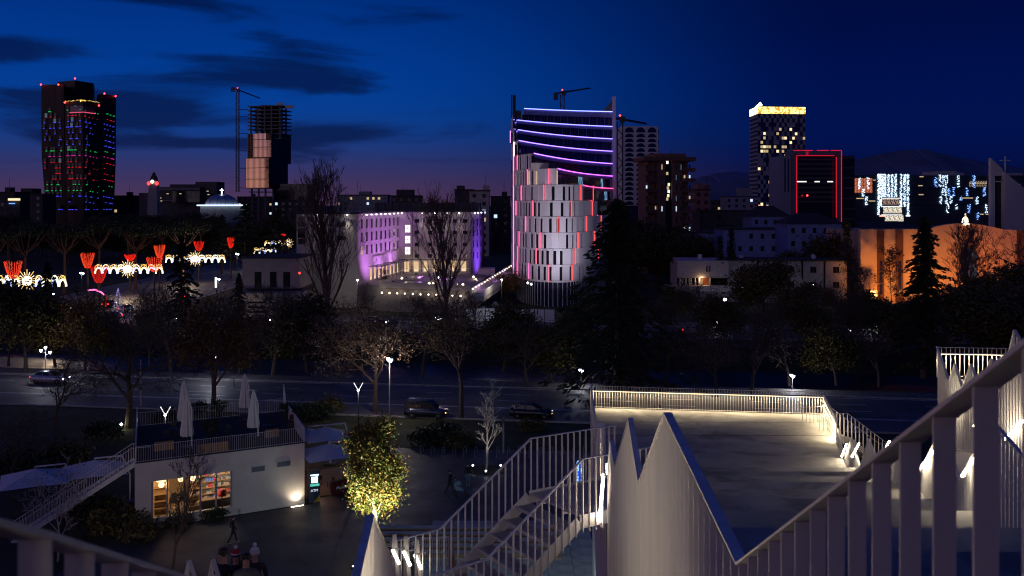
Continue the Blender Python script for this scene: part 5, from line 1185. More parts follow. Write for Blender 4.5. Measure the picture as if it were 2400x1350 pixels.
# bell wedge
D = 222; g = Fac((X(2322, D), D), (X(2396, D), D + 2)); Q = lambda p, y, o=0: g.pt(g.uv(p)[0], g.uv(p, y)[1], o)
M_wedge = mk('bell_wall', (.46, .42, .45), .8, .06, .5)
def wed(pl, o0, o1, name, m):
    mb = MB(); n = len(pl); a = [Q(p, y, o1) for p, y in pl]; b = [Q(p, y, o0) for p, y in pl]; mb.poly(a); mb.poly(list(reversed(b)))
    for i in range(n): j = (i + 1) % n; mb.poly([a[j], a[i], b[i], b[j]])
    return mb.build(name, m, Ch)
wed([(2322, 545), (2332, 545), (2332, 379.5), (2322, 370)], -.7, 0, 'bell_wall', M_wedge); wed([(2332, 412), (2350, 412), (2350, 396.5), (2332, 379.5)], -.7, -.02, 'bell_wall', M_wedge)
wed([(2332, 545), (2350, 545), (2350, 412), (2332, 412)], -.7, -.5, 'bell_recess', M_glassd)
wed([(2350, 545), (2395, 545), (2395, 441), (2350, 403)], -.7, .6, 'bell_wall', M_wedge)
wed([(2334, 424), (2350, 424), (2350, 427), (2333, 427)], -.4, .3, 'bell_gallery', M_wedge); 
for y in (415, 419): MB().bar(Q(2334, y), Q(2347, y), .1, .1).build('gallery_rail', M_black, Ch)
MB().lathe([(.6, 0), (.5, .3), (.35, .8), (.1, 1.0)], Q(2341, 450, -1), 10).build('bell', M_dkmetal, Ch)
MB().bar(Q(2358.5, 402, -.4), Q(2358.5, 366, -.4), .22, .22).build('cross_post', M_wfrm, Ch); MB().bar(Q(2346, 376, -.4), Q(2371, 376, -.4), .22, .22).build('cross_arm', M_wfrm, Ch)
D = 212
def sfl(label, px, py, d, aim, e, col, size):
    return flood(label, P(px, py, d), aim, e, col, size)
ORG = (1.0, .33, .065)  # assumed ground floodlights for the orange wash on the front
sfl('assumed ground floodlight at the left end of the cathedral front', 2062, 716, 203, f.pt(f.uv(2075)[0], 8, 0), 9000, ORG, 130)
sfl('assumed ground floodlight below the arched cathedral window', 2205, 716, 202, f.pt(f.uv(2210)[0], 8, 0), 8200, ORG, 130)
sfl('assumed ground floodlight at the right end of the cathedral front', 2350, 716, 202, f.pt(f.uv(2340)[0], 7, 0), 7000, (1, .27, .08), 130)
# statue group shining on the gable
St = thing('statue', 'bright lit pale statue standing on the curved cathedral gable', 'statue', P(2262, 524, 212))
b = P(2262, 524, 211.6); MB().lathe([(.5, 0), (.45, .5), (.32, 1.2), (.22, 1.7), (.1, 1.85)], b, 8).build('robe', mk('pale_marble', (.75, .72, .62), .6, .08, 3), St)
MB().ball(b + Vector((0, 0, 2.05)), .2).build('head', mk('pale_marble', (.75, .72, .62), .6, .08, 3), St)
MB().tube([b + Vector((-.1, 0, 1.5)), b + Vector((-.6, 0, .9)), b + Vector((-.7, 0, .2))], .13, 6).build('arm', mk('pale_marble', (.75, .72, .62), .6, .08, 3), St)
MB().tube([b + Vector((.1, 0, 1.5)), b + Vector((.5, 0, 1.0)), b + Vector((.6, 0, .3))], .13, 6).build('arm', mk('pale_marble', (.75, .72, .62), .6, .08, 3), St)
MB().box(b.x - 1.5, b.x + 1.5, b.y - .5, b.y + .3, b.z - .25, b.z).build('base', M_och, St)
spot('statue_lamp', b + Vector((0, -1.5, -.1)), b + Vector((0, 0, 1)), 700, (1, .95, .66), 110, .7, .1, St)
# ================================================================== trees
M_bark = mk('dark_bark', (.075, .055, .045), .9, .35, 4, .5)
M_barkr = mk('poplar_twigs', (.13, .085, .075), .9, .3, 3)
M_barkw = mk('pale_bark', (.40, .36, .31), .8, .2, 5)
def leafmat(name, c0, c1, c2=None):
    if name in MAT: return MAT[name]
    m = bpy.data.materials.new(name); m.use_nodes = True; t = m.node_tree; b = t.nodes['Principled BSDF']; b.inputs['Roughness'].default_value = .55; b.inputs['Specular IOR Level'].default_value = .3
    g = t.nodes.new('ShaderNodeNewGeometry'); r = t.nodes.new('ShaderNodeValToRGB'); r.color_ramp.elements[0].color = (*c0, 1); r.color_ramp.elements[1].color = (*c1, 1)
    if c2: e = r.color_ramp.elements.new(.93); e.color = (*c2, 1)
    t.links.new(g.outputs['Random Per Island'], r.inputs[0]); t.links.new(r.outputs[0], b.inputs['Base Color'])
    MAT[name] = m; return m
L_dark = leafmat('needle_dark', (.012, .02, .010), (.03, .045, .02))
L_olive = leafmat('leaf_olive', (.03, .035, .012), (.07, .07, .02), (.12, .09, .02))
L_yel = leafmat('leaf_yellow', (.10, .075, .015), (.26, .19, .03), (.20, .10, .02))
L_green = leafmat('leaf_green', (.04, .085, .014), (.15, .235, .03), (.24, .13, .03))
L_brown = leafmat('leaf_brown', (.10, .065, .04), (.30, .21, .13))
L_purp = leafmat('leaf_purple', (.05, .025, .03), (.09, .05, .05))
def leaves(mb, c, n, spread, size, rr, flat=1.0):
    for _ in range(n):
        o = Vector((rr.gauss(0, 1), rr.gauss(0, 1), rr.gauss(0, 1) * flat)) * spread; p = Vector(c) + o
        a = Vector((rr.uniform(-1, 1), rr.uniform(-1, 1), rr.uniform(-1, 1))); a.normalize(); b = a.orthogonal().normalized(); b.rotate(Matrix.Rotation(rr.uniform(0, 6.28), 3, a)); cc = a.cross(b)
        s = size * rr.uniform(.6, 1.3); b *= s; cc *= s * .62
        mb.poly([p - b, p - cc * .8 + b * .1, p + b, p + cc * .8 + b * .1])
def grow(mb, p, d, ln, r, depth, rr, opt, tips):
    n = 4 if depth > 2 else 3; pts = [p]; rads = [r]; q = p.copy(); dd = d.copy()
    for i in range(n):
        dd = (dd + Vector((rr.gauss(0, 1), rr.gauss(0, 1), rr.gauss(0, .6))) * opt['wob'] + Vector((0, 0, opt['up'] if depth < opt['D'] else 0))).normalized()
        q = q + dd * (ln / n); pts.append(q); rads.append(max(opt['rmin'], r * (1 - .62 * (i + 1) / n)))
    mb.tube(pts, rads, 7 if depth >= opt['D'] - 1 else (4 if depth > 1 else 3), cap=False)
    if depth == 0: tips.append(q); return
    k = opt['kids'][depth] if isinstance(opt['kids'], dict) else opt['kids']
    for i in range(k):
        f = opt['start'] + (1 - opt['start']) * (i + rr.random()) / k if depth == opt['D'] else rr.uniform(.25, 1.0)
        j = min(n - 1, int(f * n)); base = pts[j] + (pts[j + 1] - pts[j]) * (f * n - j)
        a = rr.uniform(*opt['ang']); tdir = (pts[j + 1] - pts[j]).normalized(); o = tdir.orthogonal().normalized(); o.rotate(Matrix.Rotation(i * 2.4 + rr.uniform(-.5, .5), 3, tdir))
        nd = (tdir * math.cos(a) + o * math.sin(a)).normalized()
        ll = ln * opt['len'] * rr.uniform(.7, 1.15) * (1.0 - opt.get('tapl', 0) * f if depth == opt['D'] else 1)
        grow(mb, base, nd, ll, max(opt['rmin'], rads[j] * opt['rad']), depth - 1, rr, opt, tips)
    if depth < opt['D']: tips.append(q)
def tree(name, label, seed, h, opt, bark, leaf=None, nleaf=0, lspread=.4, lsize=.16, tfrac=.38, group=None):
    rr = random.Random(seed); r = thing(name, label, 'tree', (0, 0, 0), group); mb = MB(); tips = []
    o = dict(wob=.10, up=.03, rmin=.022, kids={4: 6, 3: 4, 2: 4, 1: 3}, start=.4, ang=(.45, .85), len=.62, rad=.55, D=4); o.update(opt)
    grow(mb, Vector((0, 0, 0)), Vector((0, 0, 1)), h * tfrac / .62 if 'trunk' not in opt else opt['trunk'], opt.get('r', h * .022), o['D'], rr, o, tips)
    mb.build('trunk', bark, r, origin=(0, 0, 0))
    if leaf:
        lm = MB(); k = max(1, nleaf // max(1, len(tips)))
        rr.shuffle(tips)
        for t in (tips if nleaf >= len(tips) else tips[:nleaf]): leaves(lm, t, k, lspread, lsize, rr)
        lm.build('crown', leaf, r, origin=(0, 0, 0))
    return r
PROTO = {}
def place(key, px, py, label, scale=1.0, d=None, rz=None, group=None, z=0.0, sx_=None):
    """first use moves the prototype itself, later uses copy it"""
    if d is None: d = F * (H - z) / (py - HY)
    loc = Vector((X(px, d), d, z)); rz = R.uniform(0, 6.28) if rz is None else rz
    root, used = PROTO[key]
    s = (scale * (sx_ or 1), scale * (sx_ or 1), scale)
    if not used:
        root.location = loc; root.rotation_euler = (0, 0, rz); root.scale = s; PROTO[key] = (root, True); root['label'] = label; o = root
    else: o = copy_thing(root, loc, rz, s, label)
    if group: o['group'] = group
    return o
POP = dict(kids={4: 24, 3: 5, 2: 4, 1: 3}, ang=(.30, .52), up=.15, wob=.05, start=.09, len=.60, rad=.46, rmin=.026, tapl=.62)
PROTO['poplar'] = (tree('poplar_tree', 'x', 5, 26, dict(POP, trunk=19, r=.42), M_barkr), False)
PROTO['poplar2'] = (tree('poplar_tree', 'x', 9, 22, dict(POP, trunk=16, r=.40, kids={4: 20, 3: 5, 2: 4, 1: 3}), M_barkr), False)
PROTO['bare'] = (tree('bare_tree', 'x', 12, 11, dict(trunk=6.2, r=.30, kids={4: 7, 3: 5, 2: 4, 1: 4}, ang=(.5, 1.0), start=.38, len=.66), M_bark), False)
PROTO['bare2'] = (tree('bare_tree', 'x', 31, 11, dict(trunk=5.4, r=.26, kids={4: 6, 3: 5, 2: 5, 1: 3}, ang=(.4, .9), start=.45, len=.7), M_bark, L_olive, 1400, .35, .13), False)
PROTO['lightbare'] = (tree('bare_tree', 'x', 44, 11, dict(trunk=5.6, r=.26, kids={4: 7, 3: 5, 2: 5, 1: 4}, ang=(.45, .95), start=.42, len=.68), M_bark, L_brown, 5000, .4, .10), False)
PROTO['yellow'] = (tree('yellow_leaved_tree', 'x', 52, 9, dict(trunk=5.0, r=.2, kids={4: 7, 3: 4, 2: 4, 1: 3}, ang=(.5, 1.0), start=.4, len=.62), M_bark, L_yel, 5200, .5, .16), False)
PROTO['olive'] = (tree('leafy_tree', 'x', 61, 10, dict(trunk=5.0, r=.25, kids={4: 8, 3: 5, 2: 4, 1: 3}, ang=(.5, 1.0), start=.35, len=.66), M_bark, L_olive, 9000, .6, .24), False)
PROTO['thin'] = (tree('slender_tree', 'x', 71, 12, dict(trunk=10, r=.12, kids={4: 16, 3: 4, 2: 3, 1: 2}, ang=(.5, .9), start=.25, len=.26, rad=.4), M_bark, L_purp, 2600, .3, .15), False)
PROTO['sap'] = (tree('sapling', 'x', 75, 5, dict(trunk=4.2, r=.06, D=3, kids={3: 9, 2: 4, 1: 3}, ang=(.5, 1.0), start=.35, len=.42, rad=.5, rmin=.008), M_bark, L_brown, 160, .12, .08), False)
# the four near trees
def near_trees():
    t = tree('plane_tree', 'leafy young tree lit from below beside the plaza, green turning brown', 83, 9, dict(trunk=6.6, r=.12, kids={4: 20, 3: 4, 2: 4, 1: 3}, ang=(.45, .95), up=.05, start=.24, len=.30, rad=.5, rmin=.008, tapl=.3), M_barkw, L_green, 27000, .36, .098)
    t.location = G(893, 1288); t.scale = (1.0, 1.0, 1.02); g = t.location
    lp = thing('uplight', 'assumed small ground uplight at the trunk of the green plaza tree', 'lamp', g + Vector((1.3, -2.7, .01)))  # assumed uplight pair for the bright crown of the green tree
    MB().lathe([(.14, 0), (.14, .1), (.1, .12)], g + Vector((1.3, -2.7, .01)), 10).build('housing', M_black, lp); MB().lathe([(.08, .121), (.08, .128)], g + Vector((1.3, -2.7, .01)), 10).build('lens', em('uplight_lens', (1, .95, .8), 8), lp)
    spot('uplight_beam', g + Vector((1.3, -2.7, .2)), g + Vector((.1, -.2, 5.2)), 5200, (.95, 1, .72), 80, .8, .1, lp)
    lp2 = thing('uplight', 'second assumed ground uplight left of the green plaza tree trunk', 'lamp', g + Vector((-1.2, -3.2, .01)))
    MB().lathe([(.14, 0), (.14, .1), (.1, .12)], g + Vector((-1.2, -3.2, .01)), 10).build('housing', M_black, lp2)
    MB().lathe([(.08, .121), (.08, .128)], g + Vector((-1.2, -3.2, .01)), 10).build('lens', em('uplight_lens', (1, .95, .8), 8), lp2)
    spot('uplight_beam', g + Vector((-1.2, -3.2, .2)), g + Vector((0, 0, 6)), 7500, (.95, 1, .72), 80, .8, .1, lp2)
    t = tree('bare_tree', 'white lit leafless young tree in a round bed on the plaza', 91, 7, dict(trunk=5.2, r=.10, kids={4: 14, 3: 5, 2: 4, 1: 3}, ang=(.4, .7), up=.08, start=.28, len=.42, rad=.55, rmin=.011, tapl=.3), M_barkw)
    t.location = G(1140, 1102); g = t.location
    for i, (dx, dy) in enumerate(((-1.1, .3), (.0, -1.4), (1.15, .3))):
        b = g + Vector((dx, dy, .03)); lp = thing('uplight', ['ground spot left of the white leafless tree', 'ground spot in front of the white leafless tree', 'ground spot right of the white leafless tree'][i], 'lamp', b)
        MB().lathe([(.1, 0), (.1, .2), (.13, .22)], b, 10).build('housing', M_black, lp); MB().octa(b + Vector((0, -.05, .3)), .085).build('lens', em('uplight_lens2', (1, 1, .92), 12), lp)
        spot('uplight_beam', b + Vector((0, 0, .35)), g + Vector((0, 0, 3.6)), 170, (1, .92, .82), 70, .8, .08, lp)
    t = tree('bare_tree', 'dark leafless young tree in front of the lit cafe window', 97, 7, dict(trunk=5.6, r=.09, kids={4: 13, 3: 5, 2: 4, 1: 3}, ang=(.3, .6), up=.09, start=.2, len=.46, rad=.55, rmin=.011, tapl=.3), M_bark)
    t.location = G(405, 1335); t.scale = (.95,) * 3
    t = tree('bare_tree', 'small tree with glinting dry leaves by the cafe stair at the left', 103, 6, dict(trunk=4.0, r=.08, kids={4: 9, 3: 5, 2: 4, 1: 3}, ang=(.5, .9), up=.05, start=.3, len=.5, rad=.55, rmin=.010), M_barkw, L_brown, 500, .2, .07)
    t.location = G(136, 1315); t.scale = (.95,) * 3
    t = tree('bare_tree', 'leafless pale twigged tree at the far left edge', 107, 6, dict(trunk=3.6, r=.08, kids={4: 9, 3: 5, 2: 4, 1: 3}, ang=(.5, 1.0), up=.04, start=.35, len=.55, rad=.55, rmin=.010), M_bark, L_yel, 200, .2, .08)
    t.location = G(26, 1170); t.scale = (1.2,) * 3
near_trees()
# conifers
def cedar(label, seed, h, rad, droop=.25, n=46, leaf=L_dark, name='cedar_tree', top=.1, start=.12, lsz=.34):
    rr = random.Random(seed); r = thing(name, label, 'tree', (0, 0, 0)); tb = MB(); tb.tube([(0, 0, 0), (.05, 0, h * .4), (0, .05, h * .75), (0, 0, h)], [h * .022, h * .016, h * .008, .03], 8); lm = MB()
    for i in range(n):
        f = start + (1 - start) * (i / n) ** .85; z = h * f; a = i * 2.399 + rr.uniform(-.4, .4); L_ = rad * (1 - f) ** .8 * rr.uniform(.42, 1.28) + rad * top * .6
        pts = []; k = 6
        for j in range(k + 1):
            t = j / k; pts.append(Vector((math.cos(a) * L_ * t, math.sin(a) * L_ * t, z + L_ * (.22 * math.sin(t * 2.2) - droop * t * t))))
        tb.tube(pts, [max(.015, .09 * (1 - j / k) * L_ / rad + .01) for j in range(k + 1)], 4, cap=False)
        for j in range(1, k + 1):
            w = L_ * .30 * (1 - abs(j / k - .55)) + .15
            for _ in range(int(5 + 10 * L_ / rad)):
                s = rr.uniform(-1, 1); c = pts[j] + Vector((-math.sin(a) * s * w, math.cos(a) * s * w, rr.gauss(0, .12) - abs(s) * w * .25)) + Vector((math.cos(a), math.sin(a), 0)) * rr.uniform(-.5, .5) * L_ / k
                dv = Vector((math.cos(a + s * .8), math.sin(a + s * .8), -.35 + rr.uniform(-.3, .2))).normalized(); sd = dv.cross(Vector((0, 0, 1))).normalized(); q = lsz * rr.uniform(.7, 1.5)
                lm.poly([c - dv * q, c + sd * q * .22, c + dv * q, c - sd * q * .22]); up = Vector((0, 0, 1)); lm.poly([c - dv * q * .8, c + up * q * .16, c + dv * q * .8, c - up * q * .3])
    tb.build('trunk', M_bark, r, origin=(0, 0, 0)); lm.build('crown', leaf, r, origin=(0, 0, 0)); return r
t = cedar('huge dark drooping cedar in front of the curved building', 5, 21.8, 9.0, .42, 112, start=.03, lsz=.42); t.location = G(1448, 926)
t = cedar('dark ragged conifer standing between the platform and the second stair arm', 8, 20, 4.0, .35, 66, start=.03, lsz=.40); t.location = (X(2165, 122), 122, 0)
PROTO['cedar'] = (cedar('x', 15, 18, 6.0, .12, 40, start=.22), False)
PROTO['fir'] = (cedar('x', 19, 13, 3.0, .30, 50, name='conifer_tree', start=.06, lsz=.26), False)
def pine(label, seed, h):
    rr = random.Random(seed); r = thing('umbrella_pine', label, 'tree', (0, 0, 0)); tb = MB(); lm = MB(); hub = h * .62
    tb.tube([(0, 0, 0), (.2, .1, h * .3), (.1, 0, hub)], [.42, .33, .26], 8)
    for i in range(9):
        a = i * 2.4 + rr.uniform(-.3, .3); L_ = rr.uniform(3.0, 6.2); e = Vector((math.cos(a) * L_, math.sin(a) * L_, hub + h * .24 * rr.uniform(.7, 1.15))); s = Vector((.1, 0, hub * rr.uniform(.82, 1)))
        m = s + (e - s) * .5 + Vector((0, 0, -.5)); tb.tube([s, m, e], [.18, .13, .06], 5, cap=False)
        for _ in range(9): leaves(lm, e + Vector((rr.gauss(0, 1.3), rr.gauss(0, 1.3), rr.uniform(-.2, 1.1))), 34, .55, .26, rr, .5)
    for _ in range(10): leaves(lm, Vector((rr.gauss(0, 2), rr.gauss(0, 2), h * .93)), 34, .6, .26, rr, .5)
    tb.build('trunk', mk('pine_bark', (.12, .06, .045), .9, .3, 3), r, origin=(0, 0, 0)); lm.build('crown', L_dark, r, origin=(0, 0, 0)); return r
PROTO['pine'] = (pine('x', 3, 17), False)
def cypress(label, seed, h, w):
    rr = random.Random(seed); r = thing('cypress_tree', label, 'tree', (0, 0, 0)); tb = MB().tube([(0, 0, 0), (0, 0, h * .9)], [.2, .04], 6); lm = MB()
    for i in range(150):
        f = rr.random(); z = h * (.06 + .93 * f); rad = w * min(1, 4 * f + .4) * (1 - f ** 2.2) ** .8 * rr.uniform(.5, 1); a = rr.uniform(0, 6.28); leaves(lm, (math.cos(a) * rad, math.sin(a) * rad, z), 16, .22, .20, rr, 1.8)
    tb.build('trunk', M_bark, r, origin=(0, 0, 0)); lm.build('crown', L_dark, r, origin=(0, 0, 0)); return r
PROTO['cypress'] = (cypress('x', 4, 13, .95), False)
def bush(label, seed, leaf=L_dark, n=60, name='shrub'):
    rr = random.Random(seed); r = thing(name, label, 'shrub', (0, 0, 0)); lm = MB(); tb = MB()
    for i in range(6): a = rr.uniform(0, 6.28); tb.tube([(0, 0, 0), (.3 * math.cos(a), .3 * math.sin(a), .5), (.6 * math.cos(a), .6 * math.sin(a), .9)], [.03, .02, .01], 4, cap=False)
    for _ in range(n):
        a = rr.uniform(0, 6.28); q = rr.random() ** .5; leaves(lm, (math.cos(a) * q, math.sin(a) * q, .25 + .8 * rr.random() * (1 - q * .6)), 14, .16, .11, rr)
    tb.build('stem', M_bark, r, origin=(0, 0, 0)); lm.build('foliage', leaf, r, origin=(0, 0, 0)); return r
PROTO['bush'] = (bush('x', 2), False)
PROTO['obush'] = (bush('x', 6, L_olive), False)
# --- placement: landmark trees
place('poplar', 768, 790, 'tall bare poplar in front of the left half of the hotel', 1.12, rz=1.0, sx_=1.0)
place('poplar2', 1045, 772, 'bare poplar standing in front of the hotel terrace', 1.14, rz=2.0, sx_=1.0)
place('bare', 300, 1003, 'big dark bare tree rising behind the left end of the cafe terrace', 1.12)
place('bare', 503, 962, 'bare street tree behind the two potted shrubs on the cafe terrace', 1.0)
place('yellow', 500, 948, 'tree with yellowing leaves around the twin street lamp left of centre', 1.25)
place('lightbare', 880, 966, 'street tree with pale lamp lit twigs above the parked van', 1.15)
place('bare2', 1080, 980, 'forked dark street tree between the two parked cars', 1.15)
place('bare', 128, 1003, 'bent dark street tree near the left edge of the road', .62)
place('lightbare', 1680, 930, 'pale lit bushy tree behind the platform railing', .78)
place('bare2', 1760, 935, 'dim twiggy tree right of the pale lit one behind the railing', .95)
place('bare', 1235, 905, 'thin bare tree just left of the huge cedar', .7)
place('yellow', 200, 868, 'yellow brown tree across the road at the left', 1.1)
place('olive', 60, 872, 'dark leafy tree across the road at the left edge', 1.15)
place('bare2', 400, 872, 'twiggy tree on the near river bank behind the cafe', 1.0)
place('lightbare', 350, 865, 'tree with pale dry leaves behind the big bare one', .7)
place('bare', 640, 880, 'bare tree on the river bank behind the folded parasols', 1.05)
place('olive', 720, 868, 'dark leafy tree on the river bank left of the lamp lit crown', 1.0)
place('bare2', 990, 885, 'dark tree on the river bank behind the forked street tree', .95)
place('olive', 1180, 872, 'dense dark tree on the river bank left of the cedar', .85)
place('fir', 425, 790, 'narrow black conifer left of the annex building', 1.25)
place('fir', 112, 800, 'small black conifer by the boulevard junction', .95)
place('fir', 560, 760, 'short conifer beside the annex lower wall', .7)
place('yellow', 1186, 712, 'yellow tree lit by the street lamp at the foot of the curved building', .85)
place('yellow', 845, 700, 'yellow leaved tree glowing by the hotel terrace edge', .62)
place('thin', 862, 700, 'slender dark leaved tree beside the glowing one at the terrace', .72)
place('thin', 915, 705, 'purple leaved slender tree in front of the pergola', .66)
place('thin', 1270, 700, 'slender tree in front of the curved building base', .62)
place('sap', 1302, 705, 'small sapling right at the curved building base', 1.15)
for i, (px, py) in enumerate(((965, 762), (1115, 758), (1185, 776))): place('bare2' if i == 0 else 'bare', px, py, ['small street tree with yellow leaves left of the terrace poplar', 'thin bare street tree at the left end of the white hoarding', 'thin bare street tree in front of the white hoarding'][i], .55)
for i, (px, sc_) in enumerate(((1687, 1.08), (1714, 1.22), (1985, 1.3))): place('cypress', px, 708, ['left one of the two black cypresses by the mission building', 'right one of the two black cypresses by the mission building', 'tall cypress at the left end of the cathedral'][i], sc_)
place('thin', 2032, 722, 'slender leafy tree silhouetted on the left bay of the cathedral', 1.22, sx_=1.2)
place('thin', 2090, 722, 'second slender leafy tree against the cathedral brown strips', 1.18, sx_=1.1)
place('cedar', 2172, 760, 'layered dark cedar in front of the cathedral', 1.02)
place('poplar2', 2262, 735, 'bare many stemmed tree in front of the arched cathedral window', .86, sx_=1.5)
place('bare', 2330, 740, 'leafless tree right of the arched cathedral window', .85)
place('bare', 2420, 735, 'bare branches at the right edge below the bell wedge', 1.5)
place('olive', 2330, 820, 'broad dark tree under the right half of the cathedral', 1.25, sx_=1.5)
place('olive', 2050, 812, 'dark tree left of the ragged conifer', .85)
place('olive', 2290, 870, 'dark tree behind the second stair arm railing', 1.05, sx_=1.4)
place('bare2', 2380, 850, 'twiggy dark tree at the right edge above the second arm', 1.1)
place('olive', 1790, 742, 'dense dark tree before the mission building and the lit cross', 1.1, sx_=1.3)
place('yellow', 1925, 738, 'low yellow green tree lit by the lamp near the mission building', .62, sx_=1.3)
place('olive', 1870, 770, 'dark tree below the mission building windows', .8, sx_=1.2)
place('bare2', 1640, 790, 'dark twiggy tree right of the huge cedar', .9)
place('bare2', 1950, 830, 'dark twiggy tree over the far road right of centre', 1.0)
place('olive', 1590, 760, 'dark tree at the cedar right flank below the mission building', .7)
place('cedar', 575, 640, 'black cedar with ragged top beside the construction tower', 1.22, d=265)
place('cedar', 650, 650, 'broad black cedar just left of the hotel', 1.12, d=245)
place('cedar', 520, 650, 'black cedar behind the red lit garland trees', 1.0, d=300)
ords = ['first', 'second', 'third', 'fourth', 'fifth', 'sixth', 'seventh', 'eighth', 'ninth', 'tenth', 'eleventh', 'twelfth', 'thirteenth', 'fourteenth']
for i, (px, d, s) in enumerate(((-20, 205, 1.0), (60, 222, 1.02), (150, 236, 1.0), (232, 250, 1.06), (318, 246, 1.0), (300, 288, 1.1), (380, 300, 1.08), (430, 265, 1.0), (20, 270, 1.1), (470, 330, 1.1))):
    place('pine', px, 0, '%s umbrella pine from the left along the decorated boulevard' % ords[i], s, d=d, group='umbrella pines along the boulevard')
xs = [-40, 30, 95, 160, 225, 290, 350, 420, 490, 550, 610, 680]
for i, px in enumerate(xs): place('olive', px, 0, '%s dark tree of the distant band under the left skyline, from the left' % ords[i], 1.45 + .2 * math.sin(i * 2), d=350 + 25 * (i % 3), group='distant trees under the left skyline', sx_=1.3)
xs = [1470, 1500, 1540, 1580, 1625, 1665, 1720, 1770, 1840, 1960, 2000, 2150]
for i, px in enumerate(xs): place('olive', px, 0, '%s dark tree of the belt behind the mission building, from the left' % ords[i], (1.5, 1.7, 1.4, 1.3, 1.5, 1.1, 1.0, .95, 1.0, 1.5, 1.3, 1.3)[i], d=(262, 270, 268, 262, 275, 280, 285, 282, 236, 232, 240, 240)[i], group='trees behind the mission building', sx_=1.2)
xs = [30, 100, 180, 250, 330, 400, 470, 545, 615, 690]
for i, px in enumerate(xs): place('bare', px, 0, '%s dark tree of the row on the far river bank, from the left' % ords[i], .62 + .1 * (i % 3), d=160 + 3 * (i % 2), group='trees on the far river bank left of the poplar')
xs = [1340, 1400, 1480, 1560, 1700, 1820, 1900, 1990, 2110, 2210, 2300, 2400]
for i, px in enumerate(xs): place(('olive', 'bare2')[i % 2], px, 0, '%s dark tree of the right hand river bank row, counted from the cedar' % ords[i], (.6, .5, .6, .7, .8, .7, .75, .7, .85, .95, 1.0, 1.0)[i], d=(150, 152, 150, 149, 146, 146, 143, 143, 140, 138, 136, 134)[i], group='trees on the far river bank right of the cedar')
xs = [20, 130, 240, 560, 780, 1290, 1560, 1850, 1960, 2060]
for i, px in enumerate(xs): place(('bare2', 'bare', 'olive')[i % 3], px, 0, '%s dark tree on the near river bank beyond the road, from the left' % ords[i], .72, d=(131, 130, 128, 125, 124, 121, 118, 117, 117, 116)[i], group='trees on the near river bank')
xs = [330, 420, 505, 600, 700, 820, 940, 1100, 1240, 1340]
for i, px in enumerate(xs): place('bush', px, 0, '%s dark shrub of the hedge on the far river slope, from the left' % ords[i], 1.8 + .5 * (i % 3), d=152 + (i % 2), group='shrubs on the river slope', sx_=1.5)
# shrubs round the cafe and the verge
for i, (px, py, s, k) in enumerate(((270, 1245, 1.7, 'obush'), (330, 1262, 1.3, 'obush'), (215, 1215, 1.6, 'bush'), (420, 1235, .9, 'bush'), (500, 1218, .8, 'bush'), (40, 1115, 2.0, 'bush'), (150, 1085, 1.8, 'obush'), (240, 1030, 1.6, 'bush'), (745, 985, 1.6, 'bush'), (770, 965, 1.5, 'obush'), (1040, 1035, 1.7, 'bush'), (1000, 1045, 1.4, 'bush'), (1075, 1048, 1.4, 'obush'), (720, 975, 1.3, 'bush'), (1245, 1010, 1.2, 'obush'), (395, 990, 1.4, 'bush'))):
    place(k, px, py, ['leafy shrub at the cafe left corner', 'leafy shrub under the cafe window tree', 'dark shrub below the cafe stair', 'low shrub at the wall under the cafe window', 'low shrub by the cafe wall right of the window tree', 'dark shrub at the left edge by the white parasol', 'leafy shrub behind the left parasols', 'dark shrub beside the cafe stair head', 'dark shrub behind the open right parasols', 'leafy shrub between road and right parasols', 'dark shrub behind the bicycle hoops', 'small dark shrub at the left end of the bicycle hoops', 'leafy shrub behind the white leafless tree', 'dark shrub behind the terrace corner', 'leafy shrub near the second parked car', 'dark shrub by the small V lamp'][i], s)
# ================================================================== cafe pavilion
M_cafe = mk('cafe_render', (.56, .52, .49), .8, .08, .7, .1)
M_canvas = mk('white_canvas', (.58, .57, .56), .8, .1, 2)
M_deck = mk('dark_deck', (.022, .022, .025), .9, .3, 3, stretch=(8, 1, 1))
M_chair = mk('dark_chair', (.025, .022, .022), .5, .1)
M_timber = mk('warm_timber', (.34, .20, .10), .6, .25, 3, stretch=(6, 6, .6))
A = Vector((-24.7, 65.3)); fu = Vector((.866, .5)); LEN = 11.43; B = A + fu * LEN; wv = Vector((-.345, .939))
f = Fac(A, B); Cf = thing('cafe_pavilion', 'white box cafe with lit shop window and roof terrace', 'pavilion', (A.x + 4, A.y + 6, 0)); HZ = 4.35
QW = lambda u, w, z: Vector((A.x + fu.x * u + wv.x * w, A.y + fu.y * u + wv.y * w, z))
u0, u1 = f.uv(356.7)[0], f.uv(542)[0]; z0, z1 = .62, 3.05
def wall(u0, u1, z0, z1, o0=-.3, o1=0.0, name='front_wall', m=M_cafe):
    mb = MB(); f.box(mb, u0, u1, z0, z1, o0, o1); return mb.build(name, m, Cf)
wall(0, u0, 0, HZ); wall(u1, LEN, 0, HZ); wall(u0, u1, z1, HZ); wall(u0, u1, 0, z0)
def ubox(mb, u0, u1, w0, w1, z0, z1, m=0): return mb.hexa([QW(u0, w0, z0), QW(u1, w0, z0), QW(u1, w1, z0), QW(u0, w1, z0), QW(u0, w0, z1), QW(u1, w0, z1), QW(u1, w1, z1), QW(u0, w1, z1)], m)
for a, b, c, d_, n_ in ((0.06, .3, .34, LEN, 'side_wall'), (LEN - .3, LEN - .06, .34, LEN, 'side_wall'), (.302, LEN - .302, LEN - .3, LEN, 'rear_wall')): ubox(MB(), a, b, c, d_, 0, HZ - .01).build(n_, M_cafe, Cf)
ubox(MB(), .05, LEN - .05, .06, LEN - .05, HZ + .001, HZ + .06).build('roof_deck', M_deck, Cf)
